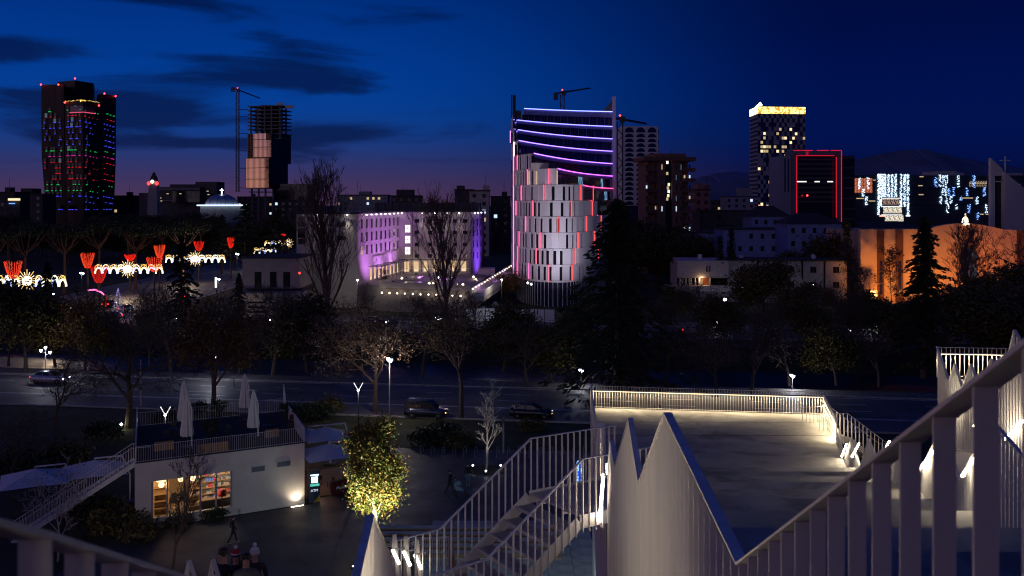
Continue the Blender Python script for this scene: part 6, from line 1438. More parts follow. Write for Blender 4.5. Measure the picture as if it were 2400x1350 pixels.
ubox(MB(), .302, LEN - .302, .36, 5.5, .02, .1).build('shop_floor', M_timber, Cf)
ubox(MB(), .302, LEN - .302, 5.3, 5.5, .1, HZ - .05).build('shop_back_wall', mk('shop_wall', (.5, .36, .22), .7, .2), Cf)
for px in (356.7, 392, 431.7, 470, 506.7, 542):
    u = f.uv(px)[0]; wall(u - .05, u + .05, z0, z1, -.12, .05, 'window_mullion', mk('steel_blue_frame', (.22, .24, .28), .5, .1))
wall(u0, u1, z0 - .07, z0 - .001, -.1, .1, 'window_sill', M_cafe)
wl = [356.7, 392, 431.7, 470, 506.7, 542]
gl = bpy.data.materials.new('shop_glass'); gl.use_nodes = True; bb = gl.node_tree.nodes['Principled BSDF']; bb.inputs['Transmission Weight'].default_value = 1; bb.inputs['Roughness'].default_value = .02; bb.inputs['IOR'].default_value = 1.1; bb.inputs['Base Color'].default_value = (.95, .95, .95, 1)
for a, b in zip(wl, wl[1:]):
    mb = MB(); f.box(mb, f.uv(a)[0] + .055, f.uv(b)[0] - .055, z0 + .01, z1 - .01, -.085, -.075); mb.build('window_pane', gl, Cf)
# what stands inside
def inside(name, label, cat, u, w): return thing(name, label, cat, QW(u, w, .1))
def ubox(mb, u0, u1, w0, w1, z0, z1, m=0): return mb.hexa([QW(u0, w0, z0), QW(u1, w0, z0), QW(u1, w1, z0), QW(u0, w1, z0), QW(u0, w0, z1), QW(u1, w0, z1), QW(u1, w1, z1), QW(u0, w1, z1)], m)
cols_ = [mk('pack_red', (.5, .03, .04), .5, 0), mk('pack_white', (.7, .7, .68), .5, 0), mk('pack_gold', (.5, .3, .06), .5, 0), mk('pack_blue', (.08, .15, .4), .5, 0), mk('pack_brown', (.2, .1, .05), .5, 0), mk('pack_cream', (.6, .5, .35), .5, 0)]
def shelf(label, u0, u1, w, nb, zt, fill, back=M_timber):
    s = inside('shelf_unit', label, 'shelf', (u0 + u1) / 2, w)
    ubox(MB(), u0, u1, w + .32, w + .36, .1, zt).build('back_panel', back, s)
    for k in range(nb + 1): z = .3 + (zt - .4) * k / nb; ubox(MB(), u0, u1, w, w + .318, z, z + .045).build('shelf_board', M_timber, s)
    for u in (u0, u1 - .05): ubox(MB(), u, u + .05, w - .003, w + .319, .1, zt).build('side_panel', M_timber, s)
    if fill:
        for k in range(nb):
            z = .346 + (zt - .4) * k / nb; u = u0 + .1
            while u < u1 - .2:
                ww = R.uniform(.09, .22); hh = R.uniform(.12, .26)
                if R.random() < .8: ubox(MB(), u, u + ww, w + .05, w + .25, z, z + hh).build('goods', R.choice(cols_), s)
                u += ww + .03
    return s
shelf('timber stair like shelf at the left end of the cafe window', u0 + .1, u0 + 1.1, 1.4, 6, 3.2, False)
shelf('goods shelf in the middle of the cafe window', u0 + 2.5, u0 + 3.3, 3.2, 6, 3.3, True)
shelf('brightly lit bottle shelf behind the right cafe panes', u0 + 3.35, u1 + .4, 3.4, 7, 3.4, True, mk('shelf_white', (.8, .8, .8), .5, 0))
cnt = inside('shop_counter', 'dark counter behind the two right cafe panes', 'counter', u0 + 4.2, .8); ubox(MB(), u0 + 3.2, u1 + .3, .7, 1.3, .1, 1.05).build('front', mk('counter_dark', (.03, .02, .02), .5, .1), cnt); ubox(MB(), u0 + 3.15, u1 + .35, .65, 1.35, 1.05, 1.1).build('top', M_timber, cnt)
for i, (u, w) in enumerate(((u0 + 1.45, 1.1), (u0 + 2.0, 1.3))):
    ch = inside('lounge_chair', ['left round backed chair in the cafe window', 'right round backed chair in the cafe window'][i], 'chair', u, w); mb = MB()
    n = 10; arc = [QW(u + .36 * math.cos(math.pi * k / n), w, 1.1 + .75 * math.sin(math.pi * k / n)) for k in range(n + 1)]; mb.poly(arc); mb.poly([p + Vector((-.04, .08, 0)) for p in reversed(arc)])
    for k in range(n): mb.poly([arc[k + 1], arc[k], arc[k] + Vector((-.04, .08, 0)), arc[k + 1] + Vector((-.04, .08, 0))])
    mb.build('backrest', M_chair, ch); ubox(MB(), u - .33, u + .33, w - .5, w, .5, .62).build('seat', M_chair, ch)
    for s_ in (-.28, .24): ubox(MB(), u + s_, u + s_ + .04, w - .45, w - .41, .1, .5).build('leg', M_chair, ch); ubox(MB(), u + s_, u + s_ + .04, w - .06, w - .02, .1, 1.1).build('leg', M_chair, ch)
tb_ = inside('armchair', 'brown armchair behind the third cafe pane', 'chair', u0 + 2.7, 1.2); ubox(MB(), u0 + 2.35, u0 + 3.1, .9, 1.5, .35, .75).build('seat', mk('brown_leather', (.09, .05, .03), .5, .2), tb_); MB().ball(QW(u0 + 2.72, 1.55, 1.2), .42, n=12).build('backrest', mk('brown_leather', (.09, .05, .03)), tb_, True); ubox(MB(), u0 + 2.4, u0 + 3.05, .95, 1.45, .1, .349).build('base', M_chair, tb_)
fl = inside('flower_arrangement', 'bright cream flowers low behind the second cafe pane', 'flowers', u0 + 1.7, .5); lm = MB()
for _ in range(36): leaves(lm, QW(u0 + 1.7 + R.gauss(0, .3), .55 + R.gauss(0, .1), .95 + R.gauss(0, .28)), 5, .05, .06, R)
lm.build('blossoms', mk('cream_petals', (.85, .78, .6), .6, 0), fl); MB().lathe([(.16, 0), (.22, .3), (.2, .5)], QW(u0 + 1.7, .55, .1), 10).build('vase', M_timber, fl)
for i, (u, w) in enumerate(((u0 + 1.9, 1.8), (u0 + 2.7, 1.6), (u0 + .6, 1.0))):
    pl = inside('pendant_lamp', ['wide pendant lamp above the second cafe pane', 'pendant lamp above the third cafe pane', 'pendant lamp above the left cafe pane'][i], 'lamp', u, w); c = QW(u, w, 2.75); MB().lathe([(.34, 0), (.2, .12), (.04, .2)], c, 12).build('shade', em('pendant_glow', (1, .72, .35), 2.2), pl); MB().tube([c + Vector((0, 0, .2)), c + Vector((0, 0, 1.5))], .01, 4).build('cord', M_black, pl)
    point('pendant_light', c - Vector((0, 0, .25)), 270, (1, .68, .36), .2, pl)
ll = inside('ceiling_light', 'white strip light over the cafe counter', 'lamp', u0 + 4.2, 2); ubox(MB(), u0 + 3.4, u1 - .1, 2.2, 2.35, 3.5, 3.55).build('strip', em('strip_white', (1, .95, .9), 6), ll)
point('counter_light', QW(u0 + 4.0, 2.3, 3.2), 300, (1, .93, .85), .3, ll); point('counter_light', QW(u0 + 4.8, 2.3, 3.0), 240, (1, .9, .82), .3, ll)
sp = inside('vending_cushion', 'red round stool at the cafe counter', 'stool', u0 + 4.6, .6); sp.name = 'bar_stool'; WL[sp.name] = QW(u0 + 4.6, .6, .1)
MB().lathe([(.3, 1.2), (.34, 1.35), (.3, 1.6), (.1, 1.66)], QW(u0 + 4.6, .55, .1), 14).build('cushion', cols_[0], sp, True); MB().tube([QW(u0 + 4.6, .55, .1), QW(u0 + 4.6, .55, 1.3)], .04, 8).build('post', M_black, sp)
# facade vents, corner light, door slit
for p0, p1, y in ((589.5, 620.5, 1095), (650, 680.5, 1083)):
    a, zz = f.uv(p0, y); b, _ = f.uv(p1, y); vt = MB(); f.box(vt, a, b, zz - .36, zz, -.02, .03); vo = vt.build('vent_grille', mk('vent_blue_grey', (.16, .19, .24), .5, .1), Cf)
    for k in range(5): mb = MB(); f.box(mb, a, b, zz - .33 + .068 * k, zz - .31 + .068 * k, .03, .05); mb.build('louvre', mk('vent_dark', (.1, .12, .15), .5, .1), vo)
lp = thing('wall_washer', 'ground light brightening the right corner of the cafe wall', 'lamp', f.pt(LEN - .25, .02, .45)); mb = MB(); f.box(mb, LEN - 1.1, LEN - .2, .02, .07, .35, .47); mb.build('lens', em('washer_lens', (1, .85, .65), 9), lp); mb = MB(); f.box(mb, LEN - 1.15, LEN - .15, .0, .05, .32, .5); mb.build('housing', M_black, lp)
spot('washer_beam', f.pt(LEN - .55, .12, .42), f.pt(LEN - .8, 2.4, -.05), 160, (1, .82, .58), 120, .9, .1, lp)
# terrace railing, side fin, folded parasols
rl = railing('terrace_railing', 'blue grey baluster railing on the front of the cafe roof', QW(.05, .08, 0)[:2], QW(LEN - .05, .08, 0)[:2], HZ + .06, 1.05, 76, led=False, mid=False)
railing('terrace_railing', 'baluster railing on the rear of the cafe roof', QW(LEN - .05, LEN - .1, 0)[:2], QW(.05, LEN - .1, 0)[:2], HZ + .06, 1.05, 60, led=False, mid=False)
sf = thing('terrace_screen', 'tall slanted blue white screen on the right side of the cafe roof', 'screen', QW(LEN, 5, HZ)); mb = MB()
ubl = [(0.1, 1.05), (LEN - 1.4, 1.05), (LEN - .1, 2.2), (LEN - .1, 0), (.1, 0)]
mb.loft([[QW(LEN - .05, w, HZ + .06 + z) for w, z in ubl], [QW(LEN + .02, w, HZ + .06 + z) for w, z in ubl]]).build('panel', M_white, sf)
sf2 = thing('terrace_screen', 'thin blue white screen on the left side of the cafe roof', 'screen', QW(0, 5, HZ)); MB().loft([[QW(-.02, w, HZ + .06 + z) for w, z in ((.1, 0), (.1, 1.0), (LEN - .2, 1.5), (LEN - .2, 0))], [QW(.04, w, HZ + .06 + z) for w, z in ((.1, 0), (.1, 1.0), (LEN - .2, 1.5), (LEN - .2, 0))]]).build('panel', M_white, sf2)
for i, (px, ytop, d, h) in enumerate(((430, 893, 74.5, 4.4), (438, 925, 69.5, 4.0), (573, 876, 79.5, 4.6), (594, 915, 72.5, 4.2))):
    x = X(px, d); zt = Zp(ytop, d); zb = HZ + .06; b = Vector((x, d, zb)); r = thing('folded_parasol', ['rear folded white parasol on the left of the cafe roof', 'front folded white parasol on the left of the cafe roof', 'rear folded white parasol on the right of the cafe roof', 'front folded white parasol on the right of the cafe roof'][i], 'parasol', b)
    hh = zt - zb; n = 16; rings = []
    for fz, rad in ((.22, .34), (.3, .36), (.45, .30), (.65, .22), (.8, .17), (.93, .10), (.985, .04)):
        rings.append([(x + rad * (1 + (.28 if k % 2 else -.18)) * math.cos(6.283 * k / n), d + rad * (1 + (.28 if k % 2 else -.18)) * math.sin(6.283 * k / n), zb + hh * fz) for k in range(n)])
    MB().loft(rings).build('folded_canopy', M_canvas, r)
    MB().box(x + .3, x + .39, d - .05, d + .05, zb, zb + hh * .72).build('mast', M_white, r); MB().bar((x + .34, d, zb + hh * .72), (x + .02, d, zb + hh), .07, .09).build('arm', M_white, r)
    MB().box(x - .4, x + .5, d - .4, d + .4, zb, zb + .1).build('base', M_black, r)
# terrace furniture
def chair_dining(label, loc, rz):
    r = thing('cafe_chair', label, 'chair', (0, 0, 0), 'cafe roof chairs')
    MB().box(-.22, .22, -.22, .22, .43, .47).build('seat', M_chair, r); MB().box(-.22, .22, .19, .23, .55, .85).build('backrest', M_chair, r)
    for sx_ in (-.2, .18):
        for sy in (-.2, .18): MB().box(sx_, sx_ + .025, sy, sy + .025, 0, .43 if sy < 0 else .85).build('leg', M_chair, r)
    r.location = loc; r.rotation_euler = (0, 0, rz); return r
ch0 = chair_dining('x', (0, 0, 0), 0); spots = [(2.0, 5.0), (3.0, 5.2), (2.5, 7.0), (5.2, 4.2), (6.3, 4.4), (5.6, 6.6), (7.6, 7.4), (8.4, 7.2), (8.6, 4.4), (9.6, 4.6)]
lab = ['dark chair nearest the left roof screen', 'dark chair second from the left roof screen', 'dark chair behind the left roof table', 'dark chair left of the middle roof table', 'dark chair right of the middle roof table', 'dark chair behind the middle roof table', 'dark chair left of the rear right roof table', 'dark chair right of the rear right roof table', 'dark chair left of the front right roof table', 'dark chair nearest the right roof screen']
for i, (u, w) in enumerate(spots):
    if i == 0: ch0.location = QW(u, w, HZ + .06); ch0['label'] = lab[0]
    else: copy_thing(ch0, QW(u, w, HZ + .06), R.uniform(0, 6.28), 1, lab[i])
for i, (u, w) in enumerate(((2.5, 6.0), (5.7, 5.4), (8.0, 6.4), (9.1, 3.7))):
    r = thing('cafe_table', ['dark round table by the left roof screen', 'dark round table in the middle of the cafe roof', 'dark round table towards the rear right of the roof', 'dark round table near the right roof screen'][i], 'table', QW(u, w, HZ + .06), 'cafe roof tables'); MB().lathe([(.38, .72), (.38, .75)], QW(u, w, HZ + .06), 16).build('table_top', M_chair, r); MB().lathe([(.22, 0), (.03, .05), (.03, .72)], QW(u, w, HZ + .06), 8).build('pedestal', M_black, r)
for i, (u, w, ww) in enumerate(((4.0, .45, 2.1), (1.2, 2.6, 1.3), (8.9, 2.6, 1.0))):
    r = thing('planter_box', ['timber slatted planter behind the front roof railing', 'pale timber planter by the left roof screen', 'timber planter near the right roof screen'][i], 'planter', QW(u, w, HZ + .06))
    for k in range(9): a = u + ww * k / 9; ubox(MB(), a, a + ww / 9 - .02, w, w + .03, HZ + .06, HZ + .68).build('slat', M_timber, r)
    ubox(MB(), u, u + ww, w + .035, w + .45, HZ + .06, HZ + .62).build('tub', M_deck, r)
for i, (px, py, d, s) in enumerate(((465, 965, 79, 1.0), (512, 962, 79.5, 1.0), (492, 1005, 73, .8), (672, 975, 79, .9))):
    place('bush', px, 0, ['left potted evergreen at the rear of the cafe roof', 'right potted evergreen at the rear of the cafe roof', 'dark potted plant in the middle of the cafe roof', 'leafy plant by the right roof screen'][i], s * .85, d=d, z=HZ + .5, sx_=.85)
    r = thing('plant_pot', ['pot of the left evergreen on the cafe roof', 'pot of the right evergreen on the cafe roof', 'pot of the plant in the middle of the cafe roof', 'pot of the plant by the right roof screen'][i], 'pot', (X(px, d), d, HZ + .06)); MB().lathe([(.24, 0), (.32, .45), (.28, .46)], (X(px, d), d, HZ + .06), 12).build('pot', M_deck, r); MB().lathe([(.335, .38), (.345, .47), (.30, .475)], (X(px, d), d, HZ + .06), 12).build('rim', M_deck, r)
# cafe stair
cs = thing('cafe_stair', 'white straight outdoor stair climbing to the cafe roof', 'stair', QW(-3.5, .6, 0)); n = 24; dirv = Vector((-.93, -.37)); top = Vector((QW(0, .3, 0).x, QW(0, .3, 0).y)); LR = 7.0; nv = Vector((-.37, .93)) * 1.2
SQ = lambda s, w, z: Vector((top.x + dirv.x * s + nv.x * w, top.y + dirv.y * s + nv.y * w, z))
for k in range(n): s = LR * k / n + .1; z = HZ - HZ * (k + 1) / (n + 1); MB().hexa([SQ(s, 0, z - .04), SQ(s + .3, 0, z - .04), SQ(s + .3, 1, z - .04), SQ(s, 1, z - .04), SQ(s, 0, z), SQ(s + .3, 0, z), SQ(s + .3, 1, z), SQ(s, 1, z)]).build('tread', M_grate, cs)
for w in (-.02, 1.02):
    MB().bar(SQ(0, w, HZ - .05), SQ(LR + .3, w, -.02), .03, .3).build('stringer', M_white, cs)
    MB().bar(SQ(-.9 if w < 0 else 0, w, HZ + 1.0), SQ(.2, w, HZ + 1.0), .05, .03).bar(SQ(.2, w, HZ + 1.0), SQ(LR + .3, w, 1.0), .05, .03).build('top_rail', M_white, cs)
    for k in range(44):
        s = LR * k / 44 + .1; zz = HZ * (1 - s / (LR + .3)); MB().box(-.008, .008, -.015, .015, 0, 1.0) if False else None
        if k == 0: bo = MB().box(-.009, .009, -.02, .02, 0, 1.02).build('baluster', M_white, cs, origin=(0, 0, 0)); bm_ = bo.data; bo.location = SQ(s, w, zz) - WL[cs.name]
        else: inst('baluster', bm_, cs, SQ(s, w, zz - .03))
# open parasols
def parasol(label, px, py, d, sz, yaw, side=1, h=2.9):
    x = X(px, d); z = Zp(py, d); r = thing('cantilever_parasol', label, 'parasol', (x, d, 0)); c, s = math.cos(yaw), math.sin(yaw); T_ = lambda a, b, zz: Vector((x + c * a - s * b, d + s * a + c * b, zz)); zr = z - .75; h = sz / 2
    cs_ = [T_(-h, -h, zr), T_(h, -h, zr), T_(h, h, zr), T_(-h, h, zr)]; ap = T_(0, 0, z)
    for k in range(4):
        a, b = cs_[k], cs_[(k + 1) % 4]; m = (a + b) / 2 + Vector((0, 0, .06)); mb = MB(); mb.poly([a, m, ap]); mb.poly([m, b, ap]); mb.build('canopy_panel', M_canvas, r)
        MB().tube([ap - Vector((0, 0, .06)), a - Vector((0, 0, .02))], .015, 4).build('rib', M_white, r)
    px_ = T_(side * (h + .35), 0, 0); MB().tube([px_, px_ + Vector((0, 0, z * .6)), T_(side * (h * .9), 0, z + .12)], .06, 8).build('mast', M_white, r); MB().bar(T_(side * (h * .9), 0, z + .12), ap + Vector((0, 0, .12)), .09, .09).build('arm', M_white, r); MB().box(px_.x - .5, px_.x + .5, px_.y - .5, px_.y + .5, 0.01, .12).build('base', M_black, r)
    MB().tube([ap, ap + Vector((0, 0, .12))], .03, 6).build('hub', M_white, r)
    return r
parasol('open white parasol right of the cafe, rear one', 762, 1000, 77, 3.5, .45); parasol('open white parasol right of the cafe, front one with its corner low', 770, 1040, 72.5, 3.8, .45)
parasol('small pinkish lit parasol peeking behind the cafe right corner', 722, 1003, 81, 3.0, .45)
parasol('open white parasol at the left edge below the cafe stair', 82, 1098, 67.5, 4.2, .45, side=1); parasol('open blue white parasol left of the cafe stair head', 222, 1078, 70.5, 4.0, .45, side=1)
point('under_parasol_lamp', (X(722, 81), 81.5, 2.2), 30, (1, .5, .3), .2, Cf)
# cash machine
M_atm = mk('cash_machine_blue', (.03, .045, .08), .4, .1); g = G(735, 1178); at_ = thing('cash_machine', 'tall dark cash machine with glowing screen at the cafe corner', 'cash machine', g); fa = Fac((g.x - .3, g.y - .12), (g.x + .42, g.y + .18))
mb = MB(); fa.box(mb, 0, .78, 0, 2.15, -.7, 0); mb.build('cabinet', M_atm, at_); mb = MB(); fa.box(mb, -.02, .8, 2.15, 2.32, -.74, .12); mb.build('hood', M_atm, at_)
mb = MB(); fa.box(mb, .17, .62, 1.42, 1.85, .005, .03); mb.build('screen', em('atm_screen', (.75, .95, 1), 2.2), at_); mb = MB(); fa.box(mb, .08, .72, 1.2, 1.34, .0, .12); mb.build('keypad', em('atm_green', (.15, .8, .65), .7), at_); mb = MB(); fa.box(mb, .1, .7, 1.92, 2.02, .004, .03); mb.build('top_light', em('atm_top', (.6, .8, 1), 2), at_)
mb = MB(); mb.poly([fa.pt(.3, .02, .004), fa.pt(.77, .02, .004), fa.pt(.77, .5, .004)]); mb.build('yellow_corner', mk('atm_yellow', (.55, .4, .05), .5, .05), at_)
def text(s, fac, u, z, size, o, m, parent, name='lettering', shear=0.0, font=None):
    c = bpy.data.curves.new(name, 'FONT'); c.body = s; c.size = size; c.extrude = .004; c.shear = shear; c.align_x = 'CENTER'
    ob = bpy.data.objects.new(name, c); dg = None
    COL.objects.link(ob); bpy.context.view_layer.update(); me = bpy.data.meshes.new_from_object(ob.evaluated_get(bpy.context.evaluated_depsgraph_get())); bpy.data.objects.remove(ob)
    me.materials.clear(); me.materials.append(m); o2 = bpy.data.objects.new(name, me); link(o2, parent, fac.pt(u, z, o)); o2.rotation_euler = (math.pi / 2, 0, fac.rot); return o2
text('ATM', fa, .38, .78, .26, .02, em('atm_letters', (.8, .9, 1), .9), at_)
# red planter with script name
g = G(805, 1168); fp = Fac((X(783, 73.3), 73.0), (X(828, 73.8), 74.0)); pb = thing('sign_planter', 'dark red planter box lettered MonCheri beside the parasols', 'planter', (g.x, 73.4, 0)); mb = MB(); fp.box(mb, 0, fp.L, 0.01, 1.0, -.45, 0); mb.build('box', mk('deep_red_box', (.075, .008, .012), .5, .15), pb)
mb = MB(); fp.box(mb, .05, fp.L - .05, 1.0, 1.03, -.4, -.05); mb.build('soil', M_grass, pb)
text('MonCheri', fp, fp.L / 2, .42, .31, .02, mk('white_lettering', (.85, .83, .80), .5, 0), pb, shear=.35)
for i, (px, py) in enumerate(((715, 1085), (745, 1095), (775, 1100), (805, 1098))):
    r = copy_thing(ch0, G(px, py + 45), R.uniform(0, 6), 1.0, ['dark chair under the parasols closest to the cafe wall', 'second dark chair under the front parasol', 'third dark chair under the front parasol', 'dark chair beside the red planter'][i]); r['group'] = 'chairs under the open parasols'
# the wood deck below the parasols
MB().prism([QW(LEN + .3, 1.0, 0)[:2], QW(LEN + 4.6, 1.0, 0)[:2], QW(LEN + 4.6, 8, 0)[:2], QW(LEN + .3, 8, 0)[:2]], .01, .09).build('wood_deck', mk('brown_deck', (.10, .06, .045), .7, .3, 3, stretch=(1, 8, 1)), kind='structure')
point('deck_glow', QW(LEN + 1.6, 3.0, 2.0), 35, (1, .55, .3), .2, Cf)
# ================================================================== street furniture
E_lamp = em('street_lamp_head', (.82, .92, 1.0), 14)
def street_lamp(label, px, py, d, heads=2, e=120, col=(.82, .9, 1.0), base=0.0, arms=.55, post=M_dkmetal, hr=.17):
    x = X(px, d); z = Zp(py, d); r = thing('street_lamp', label, 'street lamp', (x, d, base))
    MB().tube([(x, d, base), (x, d, base + .6), (x, d, z + .15)], [.09, .065, .045], 8).build('post', post, r)
    MB().lathe([(.16, 0), (.13, .35), (.08, .5)], (x, d, base), 8).build('foot', post, r)
    for k in range(heads):
        a = (k - (heads - 1) / 2) * 1.0; hx = x + arms * a; hz = z + (.35 if heads == 3 and k == 1 else -.12 * k)
        MB().tube([(x, d, hz - .25), (hx, d, hz - .1)], .03, 6).build('arm', post, r)
        hd = MB().lathe([(.05, -.16), (hr, .06), (hr * .9, .16)], (hx, d - .02, hz), 10).build('lamp_head', E_lamp, r); MB().lathe([(hr + .02, .165), (hr * .5, .25), (.02, .27)], (hx, d - .02, hz), 10).build('cap', post, hd)
    point('lamp_light', (x, d - .5, z - .35), e * 1.25, (col[0], col[1] * .92, col[2] * .95), .2, r); return r
street_lamp('three headed street lamp across the road at the left', 107, 822, 121, 3, 260)
street_lamp('two headed street lamp across the road behind the cafe', 500, 833, 119, 2, 260)
street_lamp('tall street lamp beside the parked van with pale lit twigs', 913, 842, 98, 2, 420, (1, .9, .78), arms=.3, post=mk('lamp_post_grey', (.25, .25, .26), .5, .1))
street_lamp('three headed lamp on the embankment before the terrace poplar', 1026, 745, 176, 3, 130)
street_lamp('street lamp glowing inside the left edge of the big cedar', 1362, 868, 116, 2, 160, arms=.25)
street_lamp('street lamp behind the middle of the platform railing', 1857, 880, 114, 2, 300, arms=.25)
street_lamp('two headed embankment lamp right of the big cedar', 1684, 756, 172, 2, 200)
street_lamp('two headed embankment lamp below the cathedral', 2050, 762, 168, 2, 200)
street_lamp('street lamp lighting the yellow tree by the curved building', 1176, 656, 196, 1, 420, (1, .95, .7), arms=0)
street_lamp('single lamp with bent arm above the yellow green tree', 1905, 668, 206, 1, 80, (1, .97, .75), arms=0)
street_lamp('lamp beside the glowing tree at the hotel terrace', 838, 657, 197, 1, 200, (1, .95, .7), arms=0)
street_lamp('boulevard lamp under the left garland', 122, 688, 195, 2, 120)
street_lamp('tall boulevard lamp right of the red heart trees', 192, 640, 200, 2, 160)
street_lamp('boulevard lamp left of the annex roof', 556, 595, 235, 2, 160)
street_lamp('boulevard lamp beside the bright white street sign', 511, 654, 200, 2, 140)
def globe(label, px, py, d, r0, base=0):
    p = P(px, py, d); r = thing('globe_lamp', label, 'lamp', (p.x, p.y, base)); MB().tube([(p.x, p.y, base), (p.x, p.y, p.z - r0)], .05, 6).build('post', M_black, r); MB().ball(p, r0, n=10, k=8).build('globe', em('globe_white', (.9, .95, 1), 7), r, True); point('globe_light', p - Vector((0, r0 + .2, 0)), 40, (.9, .95, 1), .2, r)
globe('small white globe lamp below the cypresses', 1699, 702, 206, .36)
def vlamp(label, px, py, d, e):
    p = P(px, py, d); r = thing('v_shaped_lamp', label, 'street lamp', (p.x, p.y, 0)); MB().tube([(p.x, p.y, 0), (p.x, p.y, p.z)], .05, 8).build('post', M_dkmetal, r)
    for s in (-1, 1): MB().bar(p, p + Vector((s * .42, 0, .75)), .05, .05).build('strip_arm', em('v_strip', (1, .97, .95), 1.6), r)
    MB().octa(p + Vector((0, -.08, .05)), .13).build('lamp_head', em('v_head', (1, .97, 1), 9), r); point('v_light', p + Vector((0, -.3, -.2)), e, (1, .95, .95), .2, r)
vlamp('small V shaped lamp seen over the cafe roof', 388, 974, 84, 40); vlamp('V shaped lamp at the roadside left of the van', 840, 916, 92, 60)
g = G(285, 1004); r = thing('garden_lamp', 'low garden light glowing at the foot of the big bare tree', 'lamp', g); MB().tube([g, g + Vector((0, 0, .3))], .05, 6).build('post', M_black, r); MB().octa(g + Vector((0, -.05, .4)), .16).build('lens', em('garden_lens', (1, .97, .6), 9), r); point('garden_light', g + Vector((0, -.3, .6)), 25, (1, .95, .6), .1, r)
# plain poles along the road
for i, (px, py0, py1) in enumerate(((330, 842, 952), (1180, 978, 1062), (548, 880, 905))):
    d = F * H / (py1 - HY); r = thing('pole', ['bare grey pole by the road behind the cafe', 'slim pole with a small box behind the bicycle hoops', 'short pole beyond the road behind the parasols'][i], 'pole', (X(px, d), d, 0)); MB().tube([(X(px, d), d, 0), (X(px, d), d, Zp(py0, d))], [.09, .06], 8).build('shaft', mk('pole_grey', (.3, .3, .31), .5, .1), r); MB().box(X(px, d) - .12, X(px, d) + .12, d - .12, d - .05, 1.7 if i != 1 else 2.6, 2.1 if i != 1 else 3.0).build('box', M_dkmetal, r)
# bicycle hoops
pr = None; labs = ['%s bicycle hoop from the left on the plaza edge' % o for o in ords] + ['fifteenth bicycle hoop from the left on the plaza edge', 'rightmost bicycle hoop on the plaza edge']
for i in range(16):
    px = 985 + 25.5 * i; g = G(px, 1071 + (i % 3) * 1.5 + i * .15); pr = thing('bicycle_hoop', labs[i], 'bicycle rack', g, 'bicycle hoops')
    n = 8; pts_ = [g, g + Vector((0, 0, .75))] + [g + Vector((.1 - .1 * math.cos(math.pi * k / n), .55 * (k / n), .75 + .16 * math.sin(math.pi * k / n))) for k in range(1, n)] + [g + Vector((.2, .55, .75)), g + Vector((.2, .55, 0))]
    MB().tube(pts_, .026, 6).build('hoop_tube', mk('stainless', (.5, .5, .5), .3, .1, metal=.8), pr); MB().lathe([(.08, 0), (.08, .012)], g, 10).build('floor_plate', M_dkmetal, pr)
g = G(978, 1330); g = Vector((X(976, 60), 60, 0)); b = thing('litter_bin', 'round slatted litter bin behind the foot of the steel stair', 'bin', g)
for k in range(16): a = 6.283 * k / 16; MB().bar(g + Vector((.3 * math.cos(a), .3 * math.sin(a), .05)), g + Vector((.3 * math.cos(a), .3 * math.sin(a), .95)), .05, .02).build('slat', mk('bin_blue_grey', (.25, .3, .36), .5, .1), b)
MB().lathe([(.33, .95), (.33, 1.0), (.24, 1.0), (.24, .95)], g, 16).build('rim', M_whitem, b); MB().lathe([(.27, .03), (.27, .9)], g, 14).build('liner', M_black, b)
# river side railing on the far road
fr = thing('guard_rail', 'row of dark hooped guard rails along the far road', 'railing', RT(0, 56, 0))
for i in range(52):
    s = -34 + 2.1 * i; o = RT(s, 56, 0); q = [o, o + Vector((0, 0, .85)), o + Vector((.15, 0, 1.0)), o + Vector((1.6, -.24, 1.0)), o + Vector((1.75, -.26, .85)), o + Vector((1.75, -.26, 0))]
    if i == 0: h0 = MB().tube(q, .035, 5).build('hoop', M_black, fr, origin=o); hm = h0.data
    else: inst('hoop', hm, fr, o)
# white site hoarding
hb_ = thing('site_hoarding', 'white site hoarding panels below the curved building', 'fence', G(1190, 752)); fh = Fac((X(1092, 181), 181), (X(1300, 178), 178)); 
for k in range(9):
    a = fh.L * k / 9; mb = MB(); fh.box(mb, a + .06, a + fh.L / 9 - .06, .1, 2.35, -.05, .02); mb.build('hoarding_panel', M_panelw, hb_); mb = MB(); fh.box(mb, a - .05, a + .05, 0, 2.45, -.1, .06); mb.build('post', M_black, hb_)
point('hoarding_lamp', P(1150, 715, 176), 140, (.85, .95, 1), .3, hb_)
rb = thing('rubble_heap', 'heap of wrapped bales and rubble behind the white hoarding', 'rubble', (X(1150, 186), 186, 0)); rr = random.Random(5)
for k in range(34):
    c = Vector((X(1150, 186) + rr.gauss(0, 2.3), 186 + rr.gauss(0, 1.3), 0)); hgt = max(.3, 3.6 - abs(c.x - X(1150, 186)) * .9); c.z = rr.uniform(.2, hgt); MB().ball(c, rr.uniform(.3, .6), n=7, k=5, sz=.8).build('bale', rr.choice([M_panelw, M_lilacw, mk('bale_blue', (.2, .26, .3), .7, .2), mk('bale_dark', (.08, .08, .09), .7, .2)]), rb)
